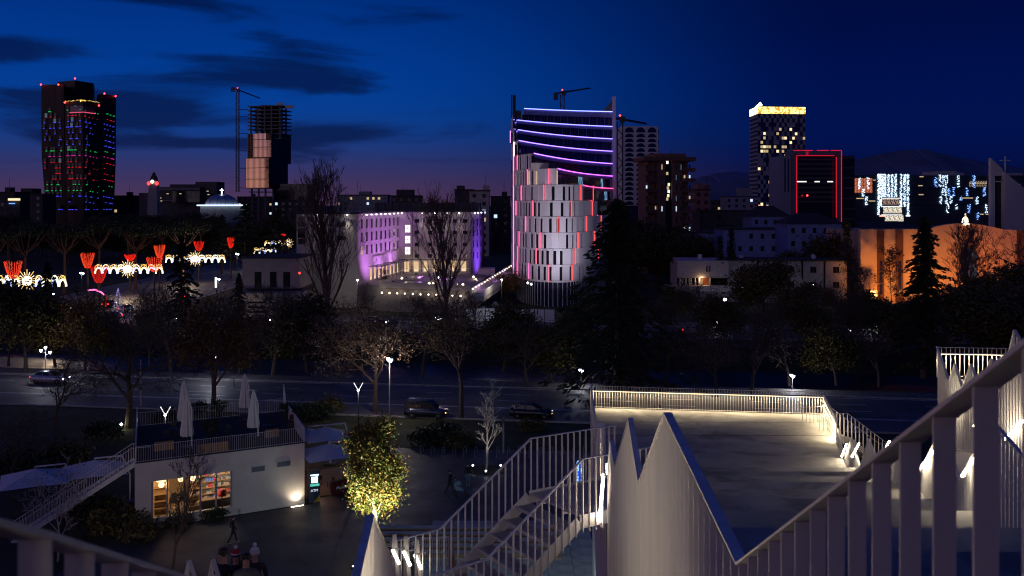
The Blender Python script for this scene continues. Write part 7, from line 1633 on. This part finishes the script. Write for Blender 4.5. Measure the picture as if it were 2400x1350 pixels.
# lit cross in front of the mission building
p = P(1740, 682, 205); r = thing('lit_cross', 'thin white glowing cross standing before the mission building', 'cross', (p.x, p.y, p.z - 3)); E_cr = em('cross_glow', (.95, .97, 1), 2.2)
MB().bar((p.x, p.y, p.z - 3), p, .12, .12).build('mast', M_black, r); MB().bar(p, P(1740, 645, 205), .2, .2).build('upright', E_cr, r); MB().bar(P(1726, 657.5, 204.9), P(1754, 657.5, 204.9), .16, .16).build('cross_bar', E_cr, r)
for i, (px, py, lab_, c_) in enumerate(((2082, 712, 'small white lit statue on the cathedral lawn', (.8, .85, 1)), (2106, 716, 'small orange lit statue on the cathedral lawn', (1, .6, .35)))):
    g = P(px, py + 12, 200); r = thing('statue', lab_, 'statue', g); m = mk('statue_stone', (.6, .58, .55), .7, .1); MB().lathe([(.5, 0), (.5, .3), (.36, .32), (.3, .9), (.2, 1.3), (.09, 1.45)], g, 8).build('figure', m, r, True); MB().ball(g + Vector((0, 0, 1.6)), .17).build('head', m, r, True); MB().tube([g + Vector((-.1, -.1, 1.2)), g + Vector((-.4, -.2, 1.5))], .07, 5).build('arm', m, r); spot('statue_light', g + Vector((0, -1.6, .1)), g + Vector((0, 0, 1)), 60, c_, 80, .7, .1, r)
r = thing('door_panel', 'pale slatted garden door left of the cathedral lawn statues', 'door', P(2046, 712, 206)); fd = Fac((X(2037, 206), 206), (X(2056, 206), 206))
for k in range(9): mb = MB(); fd.box(mb, 0, fd.L, Zp(711 - 3.4 * k, 206), Zp(708.6 - 3.4 * k, 206), -.1, 0); mb.build('slat', M_panelw, r)

# ================================================================== festive lights over the boulevard
E_fw = em('garland_white', (1.0, .86, .60), 2.2); E_fb = em('garland_blue', (.42, .52, 1.0), 2.6); E_fr = em('festive_red', (1.0, .02, .01), 1.0); E_fo = em('festive_orange', (1.0, .06, .018), 1.3); E_fg = em('garland_gold', (1.0, .58, .14), 1.8)
def garland(label, px0, px1, py, d, sunpx, arches, sc_=1.0):
    x0, x1 = X(px0, d), X(px1, d); z = Zp(py, d); r = thing('light_garland', label, 'garland', ((x0 + x1) / 2, d, z - 2))
    n = arches; w = (x1 - x0) / n
    MB().tube([(x0, d + .15, z + .95 * sc_), (x1, d + .15, z + .95 * sc_)], .03, 4).build('span_wire', M_black, r)
    for k in range(n):
        cx = x0 + w * (k + .5)
        if sunpx and abs(cx - X(sunpx, d)) < w * .6: continue
        arc = [(cx + w * .46 * math.cos(math.pi * j / 8), d, z - .9 * sc_ + 1.1 * sc_ * math.sin(math.pi * j / 8)) for j in range(9)]
        MB().tube(arc, .16 * sc_, 5).build('arch_light', E_fb if k % 2 else E_fw, r)
        MB().tube([(cx + w * .46 * math.cos(math.pi * j / 8), d - .1, z - .15 * sc_ + .95 * sc_ * math.sin(math.pi * j / 8)) for j in range(9)], .055 * sc_, 4).build('upper_arch', E_fg if k % 2 == 0 else E_fw, r)
        mb = MB()
        for j in range(26): mb.octa((cx + R.uniform(-.45, .45) * w, d - .05, z + R.uniform(0, .8) * sc_), R.uniform(.045, .09) * sc_)
        mb.build('sparkle_lights', R.choice([E_fw, E_fg]), r, kind='stuff')
    if sunpx:
        c = Vector((X(sunpx, d), d - .1, z)); st_ = thing('sun_ornament', label.replace('garland', 'sun burst ornament in the garland'), 'ornament', c)
        dsk = MB().lathe([(.75 * sc_, -.05), (.75 * sc_, .05), (.05, .06)], (0, 0, 0), 16); do = dsk.build('disc', emv('sun_disc', (.9, .55, .2), (1, .97, .85), 3.2, 3.0, .1, .6), st_, origin=(0, 0, 0)); do.location = (0, 0, 0); do.rotation_euler = (math.pi / 2, 0, 0)
        for k in range(20):
            a = 6.283 * k / 20; MB().bar(c + Vector((math.cos(a), 0, math.sin(a))) * .85 * sc_, c + Vector((math.cos(a), 0, math.sin(a))) * (1.75 if k % 2 else 1.35) * sc_, .085 * sc_, .08).build('ray', E_fg if k % 2 else E_fw, st_)
    return r
garland('nearest white garland over the boulevard at the left edge', -8, 156, 658, 190, 64, 9, 1.25)
garland('second white garland over the boulevard between the red heart trees', 222, 382, 630, 225, 300, 9, 1.2)
garland('third white garland over the boulevard right of the heart trees', 388, 528, 606, 262, 458, 9, 1.2)
garland('far small garland glimpsed through the cedar trunks', 595, 648, 587, 300, None, 4, 1.0)
garland('farthest garland glimpsed left of the hotel', 620, 690, 570, 330, 676, 5, 1.0)
def heart(label, px, ptop, pbot, d, wpx, mt):
    zt, zb = Zp(ptop, d), Zp(pbot, d); x = X(px, d); w = wpx / F * d / 2 * .88; r = thing('lit_tree_crown', label, 'light sculpture', (x, d, 0)); rr = random.Random(int(px))
    MB().tube([(x, d, 0), (x, d, zb + .5)], [.25, .2], 8).build('trunk', M_bark, r)
    for k in range(20):
        a = 6.283 * k / 20; mb = MB(); top_ = zt - rr.uniform(0, .35)
        for j in range(26):
            t = j / 25; q = w * (t ** .42); mb.octa((x + q * math.cos(a) + rr.gauss(0, .05), d + q * math.sin(a), zb + (top_ - zb) * t), .07 * rr.uniform(.7, 1.2))
        mb.build('light_string', mt, r, kind='stuff')
    return r
heart('red lit heart shaped tree wrap at the left edge', 31, 612, 654, 188, 44, E_fo); heart('red lit heart wrap upper one of the middle pair', 205, 593, 629, 222, 34, E_fo); heart('red lit heart wrap lower one of the middle pair', 232, 622, 664, 205, 44, E_fr)
heart('orange red lit wrap at the top of the right pair', 374, 574, 605, 245, 28, E_fo); heart('red lit heart wrap lower one of the right pair', 362, 602, 638, 222, 40, E_fo); heart('small red lit wrap above the middle sun burst', 305, 596, 612, 240, 28, E_fr)
heart('small red wrap among the cedars', 466, 565, 588, 275, 26, E_fr); heart('thin red wrap right among the cedars', 541, 556, 582, 280, 18, E_fr); heart('tiny distant red wrap left of the hotel', 663, 548, 556, 320, 14, E_fr)
for i, (x, y, e, c_) in enumerate(((-88, 190, 2200, (1, .72, .48)), (-87, 226, 2200, (1, .7, .45)), (-86, 262, 2200, (1, .72, .48)), (-78, 310, 1800, (1, .8, .5)))):
    o = point('garland_glow', (x, y - 1, 5.4), e, c_, 1.0, [q for q in bpy.data.objects if q.name.startswith('light_garland')][i])
p = P(515, 690, 196); r = thing('lit_sign', 'small bright white vertical sign beside the boulevard', 'sign', (p.x, p.y, 0)); MB().bar((p.x, p.y, 0), P(506, 675, 196), .1, .1).build('post', M_black, r); MB().box(X(504, 196), X(508, 196), 195.9, 196.1, Zp(674, 196), Zp(650, 196)).build('panel', em('sign_white', (1, .97, .9), 1.6), r)
a_, b_ = P(206, 680, 186), P(246, 692, 186); r = thing('neon_arch', 'pink neon arc over the junction at the left', 'light sculpture', (b_.x, b_.y, 0)); MB().tube([a_, P(222, 679, 186), P(236, 684, 186), b_], .14, 6).build('arc', em('neon_pink', (1, .12, .35), 3.5), r); MB().tube([b_, (b_.x, b_.y, 0)], .08, 6).build('post', M_black, r)
for k in range(5): MB().octa(P(248, 697 + 5 * k, 186), .2).build('red_bulb', E_fr, r)
p = P(277, 712, 184); r = thing('light_tree', 'dim violet cone of fairy lights at the junction', 'light sculpture', (p.x, p.y, 0)); mb = MB(); rr = random.Random(8)
for k in range(150): t = rr.random(); a = rr.uniform(0, 6.283); mb.octa((p.x + 1.3 * (1 - t) * math.cos(a), p.y + 1.3 * (1 - t) * math.sin(a), .6 + 5.2 * t), .05)
mb.build('light_string', em('violet_bulb', (.5, .4, 1), 1.2), r, kind='stuff'); MB().tube([(p.x, p.y, 0), (p.x, p.y, 6)], .06, 6).build('mast', M_black, r)

# ================================================================== vehicles
E_head = em('headlight', (.95, .97, 1.0), 9); E_tail = em('tail_light', (1, .03, .03), 5); E_amb = em('amber_lamp', (1, .5, .1), 5)
def car(label, loc, heading, col, kind='car', lights=True, e=60):
    m = mk('car_paint_%d_%d_%d' % tuple(int(c * 200) for c in col), col, .25, .05, 1, coat=.6, metal=.3); r = thing('van' if kind == 'van' else 'car', label, kind, (0, 0, 0)); van = kind == 'van'
    def ring(x, zb, zt, hw):
        return [(x, -hw, zb), (x, -hw * 1.04, (zb + zt) * .5), (x, -hw * .94, zt), (x, hw * .94, zt), (x, hw * 1.04, (zb + zt) * .5), (x, hw, zb)]
    MB().loft([ring(*q) for q in ((-2.16, .45, .8, .7), (-2.08, .3, 1.02, .82), (-1.4, .24, 1.04, .86), (0, .24, 1.0, .87), (.9, .24, .98, .86), (1.7, .28, .86, .83), (2.05, .34, .74, .76), (2.18, .42, .62, .66))]).build('body', m, r, True)
    if van: cab = [(1.0, -2.1, 1.15, .80), (1.35, -2.06, .82, .76), (1.72, -1.98, .35, .70)]; rf = (1.72, -1.98, .35, .70, 1.82)
    else: cab = [(.98, -1.75, 1.0, .79), (1.22, -1.45, .55, .72), (1.42, -1.12, .15, .64)]; rf = (1.42, -1.12, .15, .64, 1.48)
    MB().loft([[(a, -w, z), (b, -w, z), (b, w, z), (a, w, z)] for z, a, b, w in cab]).build('windows', M_glassd, r)
    z, a, b, w, zt = rf; MB().loft([[(a - .04, -w - .02, z - .03), (b + .04, -w - .02, z - .03), (b + .04, w + .02, z - .03), (a - .04, w + .02, z - .03)], [(a + .12, -w + .08, zt), (b - .12, -w + .08, zt), (b - .12, w - .08, zt), (a + .12, w - .08, zt)]]).build('roof', m, r, True)
    for s in (-1, 1):
        for (x0, x1) in ((cab[0][1], cab[2][1]), ((cab[0][1] + cab[0][2]) / 2 - .1, (cab[2][1] + cab[2][2]) / 2 - .1), (cab[0][2], cab[2][2])): MB().bar((x0, s * (cab[0][3] + .005), cab[0][0]), (x1, s * (cab[2][3] + .012), cab[2][0]), .06, .05).build('pillar', m, r)
        MB().box(.5, .62, s * .98 - .07, s * .98 + .07, 1.02, 1.16).build('mirror', m, r)
        for x in (-1.32, 1.36):
            wl_ = MB().lathe([(.20, -.1), (.31, -.1), (.33, -.06), (.33, .06), (.31, .1), (.20, .1)], (0, 0, 0), 18).build('wheel', mk('tyre', (.015, .015, .015), .8, .1), r, origin=(0, 0, 0)); wl_.location = (x, s * .78, .33); wl_.rotation_euler = (math.pi / 2, 0, 0)
            rm = MB().lathe([(.03, -.105), (.2, -.09), (.2, .09), (.03, .105)], (0, 0, 0), 10).build('rim', mk('alloy', (.4, .4, .42), .3, .1, metal=.8), wl_, origin=(0, 0, 0)); rm.location = (0, 0, 0)
        MB().box(2.02, 2.14, s * .58 - .16, s * .58 + .16, .58, .72).build('headlight', E_head if lights else mk('lens_clear', (.5, .5, .5), .1, 0), r)
        MB().box(-2.17, -2.06, s * .62 - .14, s * .62 + .14, .72, .9).build('tail_light', E_tail if lights else mk('lens_red', (.25, .01, .01), .2, 0), r)
    MB().box(2.16, 2.2, -.3, .3, .40, .52).build('number_plate', M_panelw, r); MB().box(-2.2, -2.15, -.3, .3, .5, .62).build('number_plate', M_panelw, r)
    r.location = loc; r.rotation_euler = (0, 0, heading); WL[r.name] = Vector((0, 0, 0))
    if lights and e:
        l = spot('headlight_beam', (2.3, 0, .65), (14, 0, 0), e, (.95, .97, 1), 70, .7, .1, r)
    return r
hd = math.atan2(e2.y, e2.x); r = car('dark blue van parked at the kerb below the lamp lit tree', G(1000, 978) + Vector((0, 0, .012)), hd, (.02, .025, .06), 'van', False)
MB().octa((2.12, -.78, .66), .06).build('indicator', E_amb, r)
r = car('black hatchback parked right of the forked street tree', G(1246, 980) + Vector((0, 0, .012)), hd, (.012, .012, .014), 'car', False); MB().octa((2.12, -.72, .66), .05).build('indicator', E_amb, r)
car('white car driving with headlights on at the left end of the near road', G(118, 898) + Vector((0, 0, .012)), hd, (.45, .46, .5), 'car', True, 160)
def at_road(px, t, z=.016):
    # point on the far road under image column px
    dx = (px - CX) / F; d = (O2.y + n2.y * t - e2.y / e2.x * (O2.x + n2.x * t)) / (1 - e2.y / e2.x * dx); return Vector((dx * d, d, z))
for px, t, h_, c_, lab_ in ((1212, 61, math.pi, (.02, .02, .025), 'dark car with red tail lights on the far road below the hoarding'), (1046, 68, math.pi, (.3, .3, .32), 'pale car on the far road behind the three headed lamp'), (880, 66, 0, (.04, .04, .05), 'dark car on the far road left of the terrace poplar'), (610, 66, 0, (.12, .02, .02), 'red car on the far road below the annex'), (735, 62, math.pi, (.2, .2, .22), 'grey car on the far road behind the tall left poplar'), (2118, 61, math.pi, (.4, .4, .42), 'white car on the far road below the cathedral'), (1632, 61, 0, (.2, .2, .22), 'silver car on the far road right of the cedar'), (1960, 66, 0, (.05, .05, .06), 'dark car on the far road under the yellow green tree')): car(lab_, at_road(px, t), hd + h_, c_, 'car', True, 90)
for x, y, h_, c_, lab_ in ((-93, 186, 1.57, (.3, .3, .32), 'pale car driving away at the front of the boulevard'), (-88, 195, 1.57, (.03, .03, .04), 'dark car second in the boulevard queue'), (-83, 205, 1.57, (.12, .02, .02), 'red car in the boulevard queue below the lower heart'), (-98, 201, -1.57, (.4, .4, .42), 'white car coming down the boulevard with headlights on'), (-101, 214, -1.57, (.05, .06, .1), 'blue car coming down the boulevard behind the white one'), (-76, 196, 1.57, (.4, .4, .4), 'white car at the boulevard right kerb'), (-74, 183, 3.0, (.03, .03, .035), 'black car turning at the boulevard mouth'), (-66, 180, 3.0, (.2, .18, .1), 'beige car waiting at the boulevard mouth'), (-58, 179, 3.0, (.1, .02, .02), 'dark red car at the boulevard mouth near the annex'), (-80, 181, .1, (.3, .32, .36), 'silver car crossing the boulevard mouth'), (-73, 222, 1.57, (.03, .03, .03), 'black car far up the boulevard'), (-70.5, 262, 1.57, (.1, .02, .02), 'red tail lit car parked up the boulevard near the annex roof')): car(lab_, (x, y, .02), h_, c_, 'car', True, 90)
# ================================================================== people
M_skin = mk('skin', (.42, .25, .18), .55, .05, 8); M_hair = mk('dark_hair', (.015, .011, .009), .5, .2, 9)
def cloth(name, c): return mk('cloth_' + name, c, .85, .2, 6)
def person(label, loc, rz, h=1.74, pose='stand', top=(.02, .02, .024), legs=(.025, .025, .03), hair='short', hat=None, shoes=(.04, .04, .04), face=True, sit=False):
    s = h / 1.74; r = thing('person', label, 'person', (0, 0, 0)); V = []; E = []; RAD = []
    def v(x, y, z, a, b=None): V.append((x * s, y * s, z * s)); RAD.append((a * s, (b or a) * s)); return len(V) - 1
    def chain(*ids):
        for a, b in zip(ids, ids[1:]): E.append((a, b))
    st = .0; dz = 0
    pel = v(0, 0, .96, .15, .115); sp = v(0, -.01, 1.14, .135, .10); chn = v(0, -.015, 1.32, .155, .11); nk = v(0, 0, 1.46, .058); hd0 = v(0, -.015, 1.545, .072, .082); hd1 = v(0, -.015, 1.64, .078, .092); hd2 = v(0, -.005, 1.715, .05, .06); chain(pel, sp, chn, nk, hd0, hd1, hd2)
    hands = []
    for sd in (-1, 1):
        if sit: hp = v(sd * .10, -.02, .92, .095); kn = v(sd * .13, -.45, .93, .07); an = v(sd * .12, -.46, .5, .045); to = v(sd * .12, -.6, .45, .04)
        else:
            sw = {'stand': .03, 'walk': .24, 'push': .26}[pose] * sd
            hp = v(sd * .10, 0, .88, .10); kn = v(sd * .105, -.02 - sw * .55, .49, .066); an = v(sd * .11, (.02 if sw > 0 else .10) - sw, .10, .045); to = v(sd * .115, -.15 - sw, .045, .038)
        chain(pel, hp, kn, an, to)
        sh = v(sd * .185, -.01, 1.39, .065)
        if pose == 'push' or sit: el = v(sd * .24, -.10, 1.12, .048); wr = v(sd * .18, -.36, 1.10, .034); hn = v(sd * .17, -.43, 1.10, .028)
        elif pose == 'walk': el = v(sd * .25, .05 + .1 * sd, 1.13, .048); wr = v(sd * .25, -.05 + .18 * sd, .90, .034); hn = v(sd * .25, -.07 + .2 * sd, .84, .026)
        else: el = v(sd * .26, .03, 1.12, .048); wr = v(sd * .23, -.10, .90, .034); hn = v(sd * .22, -.13, .84, .026)
        chain(chn, sh, el, wr, hn); hands.append((Vector(V[wr]), Vector(V[hn]), sd))
    me = bpy.data.meshes.new('body'); me.from_pydata(V, E, []); ob = bpy.data.objects.new('body_tmp', me); COL.objects.link(ob)
    md = ob.modifiers.new('skin', 'SKIN'); md.use_smooth_shade = True
    for i, sv in enumerate(me.skin_vertices[0].data): sv.radius = RAD[i]; sv.use_root = (i == 0)
    sb = ob.modifiers.new('sub', 'SUBSURF'); sb.levels = 1; sb.render_levels = 1
    dg = bpy.context.evaluated_depsgraph_get(); dg.update(); m2 = bpy.data.meshes.new_from_object(ob.evaluated_get(dg)); bpy.data.objects.remove(ob)
    m2.materials.clear()
    for m in (cloth('top_%d%d%d' % tuple(int(c * 99) for c in top), top), cloth('legs_%d%d%d' % tuple(int(c * 99) for c in legs), legs), M_skin, cloth('shoe_%d%d%d' % tuple(int(c * 99) for c in shoes), shoes)): m2.materials.append(m)
    for p in m2.polygons:
        c = p.center / s; x, y, z = c
        arm = abs(x) > .165 and z > .8
        k = 0
        if z > 1.475: k = 2
        elif arm and min((Vector(p.center) - hn_).length for _, hn_, _ in hands) < .055 * s: k = 2
        elif not arm and z < .95: k = 1
        if not sit and z < .085 or (sit and z < .5): k = 3
        p.material_index = k; p.use_smooth = True
    bo = bpy.data.objects.new('body', m2); link(bo, r, (0, 0, 0)); hc = Vector((0, -.012, 1.635)) * s
    for w_, hn_, sd in hands:      # five separate fingers
        dv = (hn_ - w_).normalized(); q = dv.orthogonal().normalized(); mb = MB()
        for k in range(4): b = hn_ + q * (.022 * (k - 1.5)) * s; L_ = (.05, .062, .066, .055)[k] * s; mb.tube([b, b + dv * L_ * .6, b + (dv * .9 + Vector((0, -.35, 0))) * L_], [.0085 * s, .008 * s, .006 * s], 5)
        b = w_ + (hn_ - w_) * .5 + q * .03 * s; mb.tube([b, b + (dv + q * .8) * .03 * s, b + (dv * 1.6 + q) * .035 * s], [.011 * s, .009 * s, .006 * s], 5)
        mb.build('fingers', M_skin, r, True)
    if face:
        MB().hexa([hc + Vector(q) * s for q in ((-.014, -.088, -.03), (.014, -.088, -.03), (.012, -.07, -.03), (-.012, -.07, -.03), (-.007, -.112, -.028), (.007, -.112, -.028), (.006, -.082, .02), (-.006, -.082, .02))]).build('nose', M_skin, r)
        for sd in (-1, 1): MB().ball(hc + Vector((sd * .03, -.085, .012)) * s, .010 * s, n=6, k=4).build('eye', M_hair, r); MB().ball(hc + Vector((sd * .082, 0, -.005)) * s, .022 * s, n=6, k=4).build('ear', M_skin, r)
        MB().box(hc.x - .022 * s, hc.x + .022 * s, hc.y - .094 * s, hc.y - .086 * s, hc.z - .058 * s, hc.z - .050 * s).build('mouth', mk('lips', (.3, .12, .1), .5, 0), r)
    def cap(prof, m, name, par=r, dy=.012):
        return MB().lathe([(a * s, z * s) for a, z in prof], hc + Vector((0, dy * s, 0)), 14).build(name, m, par, True)
    if hat is None:
        cap([(.088, -.03), (.098, .02), (.092, .07), (.06, .105), (.01, .115)], M_hair, 'hair', dy=.02)
        if hair == 'long': MB().loft([[(x_ * w * s, (y_ * .07 + .05) * s + 0, z * s) for x_, y_ in ((-1, -.3), (0, 1), (1, -.3), (0, -.1))] for w, z in ((.09, 1.66), (.105, 1.55), (.11, 1.42), (.08, 1.32))]).build('long_hair', M_hair, r, True)
    else:
        h1 = cap([(.098, .0), (.102, .035), (.102, .045)], hat[0], 'hat_band'); h2 = cap([(.1, .046), (.098, .075)], hat[1], 'hat_stripe'); h3 = cap([(.097, .076), (.075, .12), (.03, .145), (.005, .15)], hat[2], 'hat_crown')
        MB().ball(hc + Vector((0, .012, .19)) * s, .045 * s, n=8, k=6).build('pompom', hat[3], r, True)
        MB().loft([[(x_ * w * s, (y_ * .06 + .045) * s, z * s) for x_, y_ in ((-1, -.3), (0, 1), (1, -.3), (0, -.1))] for w, z in ((.09, 1.64), (.095, 1.52), (.08, 1.42))]).build('hair', M_hair, r, True)
    r.location = loc; r.rotation_euler = (0, 0, rz); return r
wh = mk('knit_white', (.6, .6, .6), .9, .1, 20); rd_ = mk('knit_red', (.45, .02, .03), .9, .1, 20); nv_ = mk('knit_navy', (.02, .025, .05), .9, .1, 20)
def stair_pos(px, py, d, h): return P(px, py, d) - Vector((0, 0, h))
person('man in a dark jacket coming up the stair at the bottom, facing left', stair_pos(523, 1284, 18.2, 1.76), -.5, 1.76, 'walk', (.012, .012, .016))
person('person in a red white and navy knitted hat bending down at the bottom', stair_pos(553, 1288, 18.9, 1.58), .3, 1.55, 'stand', (.015, .016, .02), hat=(nv_, wh, rd_, wh))
person('dark haired woman in a grey top among the group at the bottom', stair_pos(577, 1296, 18.0, 1.62), .25, 1.62, 'stand', (.10, .095, .09), hair='long')
person('person in a white pompom hat at the right of the bottom group', stair_pos(597, 1281, 18.9, 1.64), .6, 1.60, 'stand', (.02, .02, .03), hat=(wh, wh, wh, wh))
lf = thing('stair_flight', 'concrete stair flight under the people at the bottom', 'stair', (X(560, 18), 18, 12)); zb = Zp(1284, 18.2) - 1.76
for k in range(8): MB().box(X(430, 18), X(640, 18), 15.6 + .42 * k, 15.6 + .42 * (k + 1) - .002, zb + .9 - .15 * k - 1.3, zb + .86 - .15 * k).build('step', M_conc, lf)
person('dark figure walking past the cafe wall', G(546, 1273), 1.9, 1.74, 'walk', (.008, .008, .01), (.01, .01, .012), shoes=(.5, .5, .5))
pm = person('man in dark clothes pushing a pushchair across the plaza', G(1054, 1157), 1.35, 1.74, 'push', (.012, .012, .016))
person('person in jeans and white shoes standing near the white leafless tree', G(1097, 1138), 0, 1.70, 'stand', (.012, .012, .014), (.10, .16, .20), shoes=(.6, .6, .6))
g = G(1077, 1158); r = thing('pushchair', 'pale pushchair being pushed across the plaza', 'pushchair', g); c = mk('pushchair_cloth', (.20, .28, .30), .8, .1)
MB().hexa([g + Vector(q) for q in ((-.25, -.22, .35), (.35, -.22, .3), (.35, .22, .3), (-.25, .22, .35), (-.4, -.22, .8), (.1, -.22, .5), (.1, .22, .5), (-.4, .22, .8))]).build('seat', c, r); MB().lathe([(.27, 0), (.25, .12), (.15, .24), (.02, .28)], g + Vector((-.12, 0, .72)), 10).build('hood', c, r)
MB().tube([g + Vector((-.55, 0, 1.0)), g + Vector((-.3, 0, .6)), g + Vector((.4, 0, .15))], .018, 6).build('frame', M_dkmetal, r)
for dx, dy in ((-.35, -.24), (-.35, .24), (.42, -.2), (.42, .2)):
    w_ = MB().lathe([(.04, -.02), (.12, -.02), (.12, .02), (.04, .02)], (0, 0, 0), 12).build('wheel', M_black, r, origin=(0, 0, 0)); w_.location = (dx, dy, .12); w_.rotation_euler = (math.pi / 2, 0, 0)
person('seated guest in dark red beside the right roof screen of the cafe', (X(686, 76), 76, HZ - .42), .5, 1.7, 'stand', (.05, .012, .012), sit=True)
ss_ = thing('lounge_chair', 'dark chair under the guest by the right roof screen', 'chair', (X(686, 76), 76, HZ + .06)); bx, by = X(686, 76), 76; MB().box(bx - .28, bx + .28, by - .5, by + .12, HZ + .3, HZ + .42).build('seat', M_chair, ss_); MB().box(bx - .28, bx + .28, by + .125, by + .18, HZ + .06, HZ + .9).build('backrest', M_chair, ss_); MB().box(bx - .24, bx + .24, by - .45, by + .1, HZ + .06, HZ + .298).build('base', M_chair, ss_)
# person with a bright blue lit figure behind the steel stair
person('person in a dark coat standing behind the steel stair landing', G(1380, 1128), .4, 1.74, 'stand', (.02, .03, .05))
g = G(1357, 1128); r = thing('light_figure', 'upright blue glowing light column behind the stair balusters', 'light sculpture', g); MB().lathe([(.24, 0), (.26, .6), (.22, 1.3), (.14, 1.55)], g, 12).build('column', emv('blue_figure', (.0, .03, .5), (.25, .6, 1), 2.2, 7, .3, .8), r); MB().lathe([(.32, .0), (.32, .03)], g, 12).build('foot', M_black, r)
# assumed lamp on the arm's flank to light the seat steps teal, unseen floodlight added to brighten the cafe wall
wl_ = thing('assumed_lamp', 'assumed unseen cool lamp on the platform flank, tinting the seat steps teal', 'lamp', (3.0, 42, 4.2)); MB().box(3.2, 3.5, 41.8, 42.2, 4.2, 4.5).build('housing', M_black, wl_); MB().box(3.15, 3.199, 41.85, 42.15, 4.22, 4.4).build('lens', em('assumed_teal_lens', (.6, 1, .95), 5), wl_)
spot('assumed_teal_beam', (3.0, 42, 4.2), (-.5, 61, 0), 2600, (.50, .95, .92), 75, .7, .2, wl_)  # assumed source of the teal light, out of view
pf = thing('floodlight', 'unseen floodlight added to brighten the cafe wall', 'floodlight', (-6, 6, 15)); MB().box(-6.3, -5.7, 5.7, 6.0, 15, 15.4).build('housing', M_black, pf); MB().bar((-6, 5.85, 13), (-6, 5.85, 15), .1, .1).build('bracket', M_black, pf)
spot('cafe_fill_beam', (-6, 6.2, 15.2), (-21, 68, 2.2), 9500, (1, .84, .74), 17, .6, .3, pf)
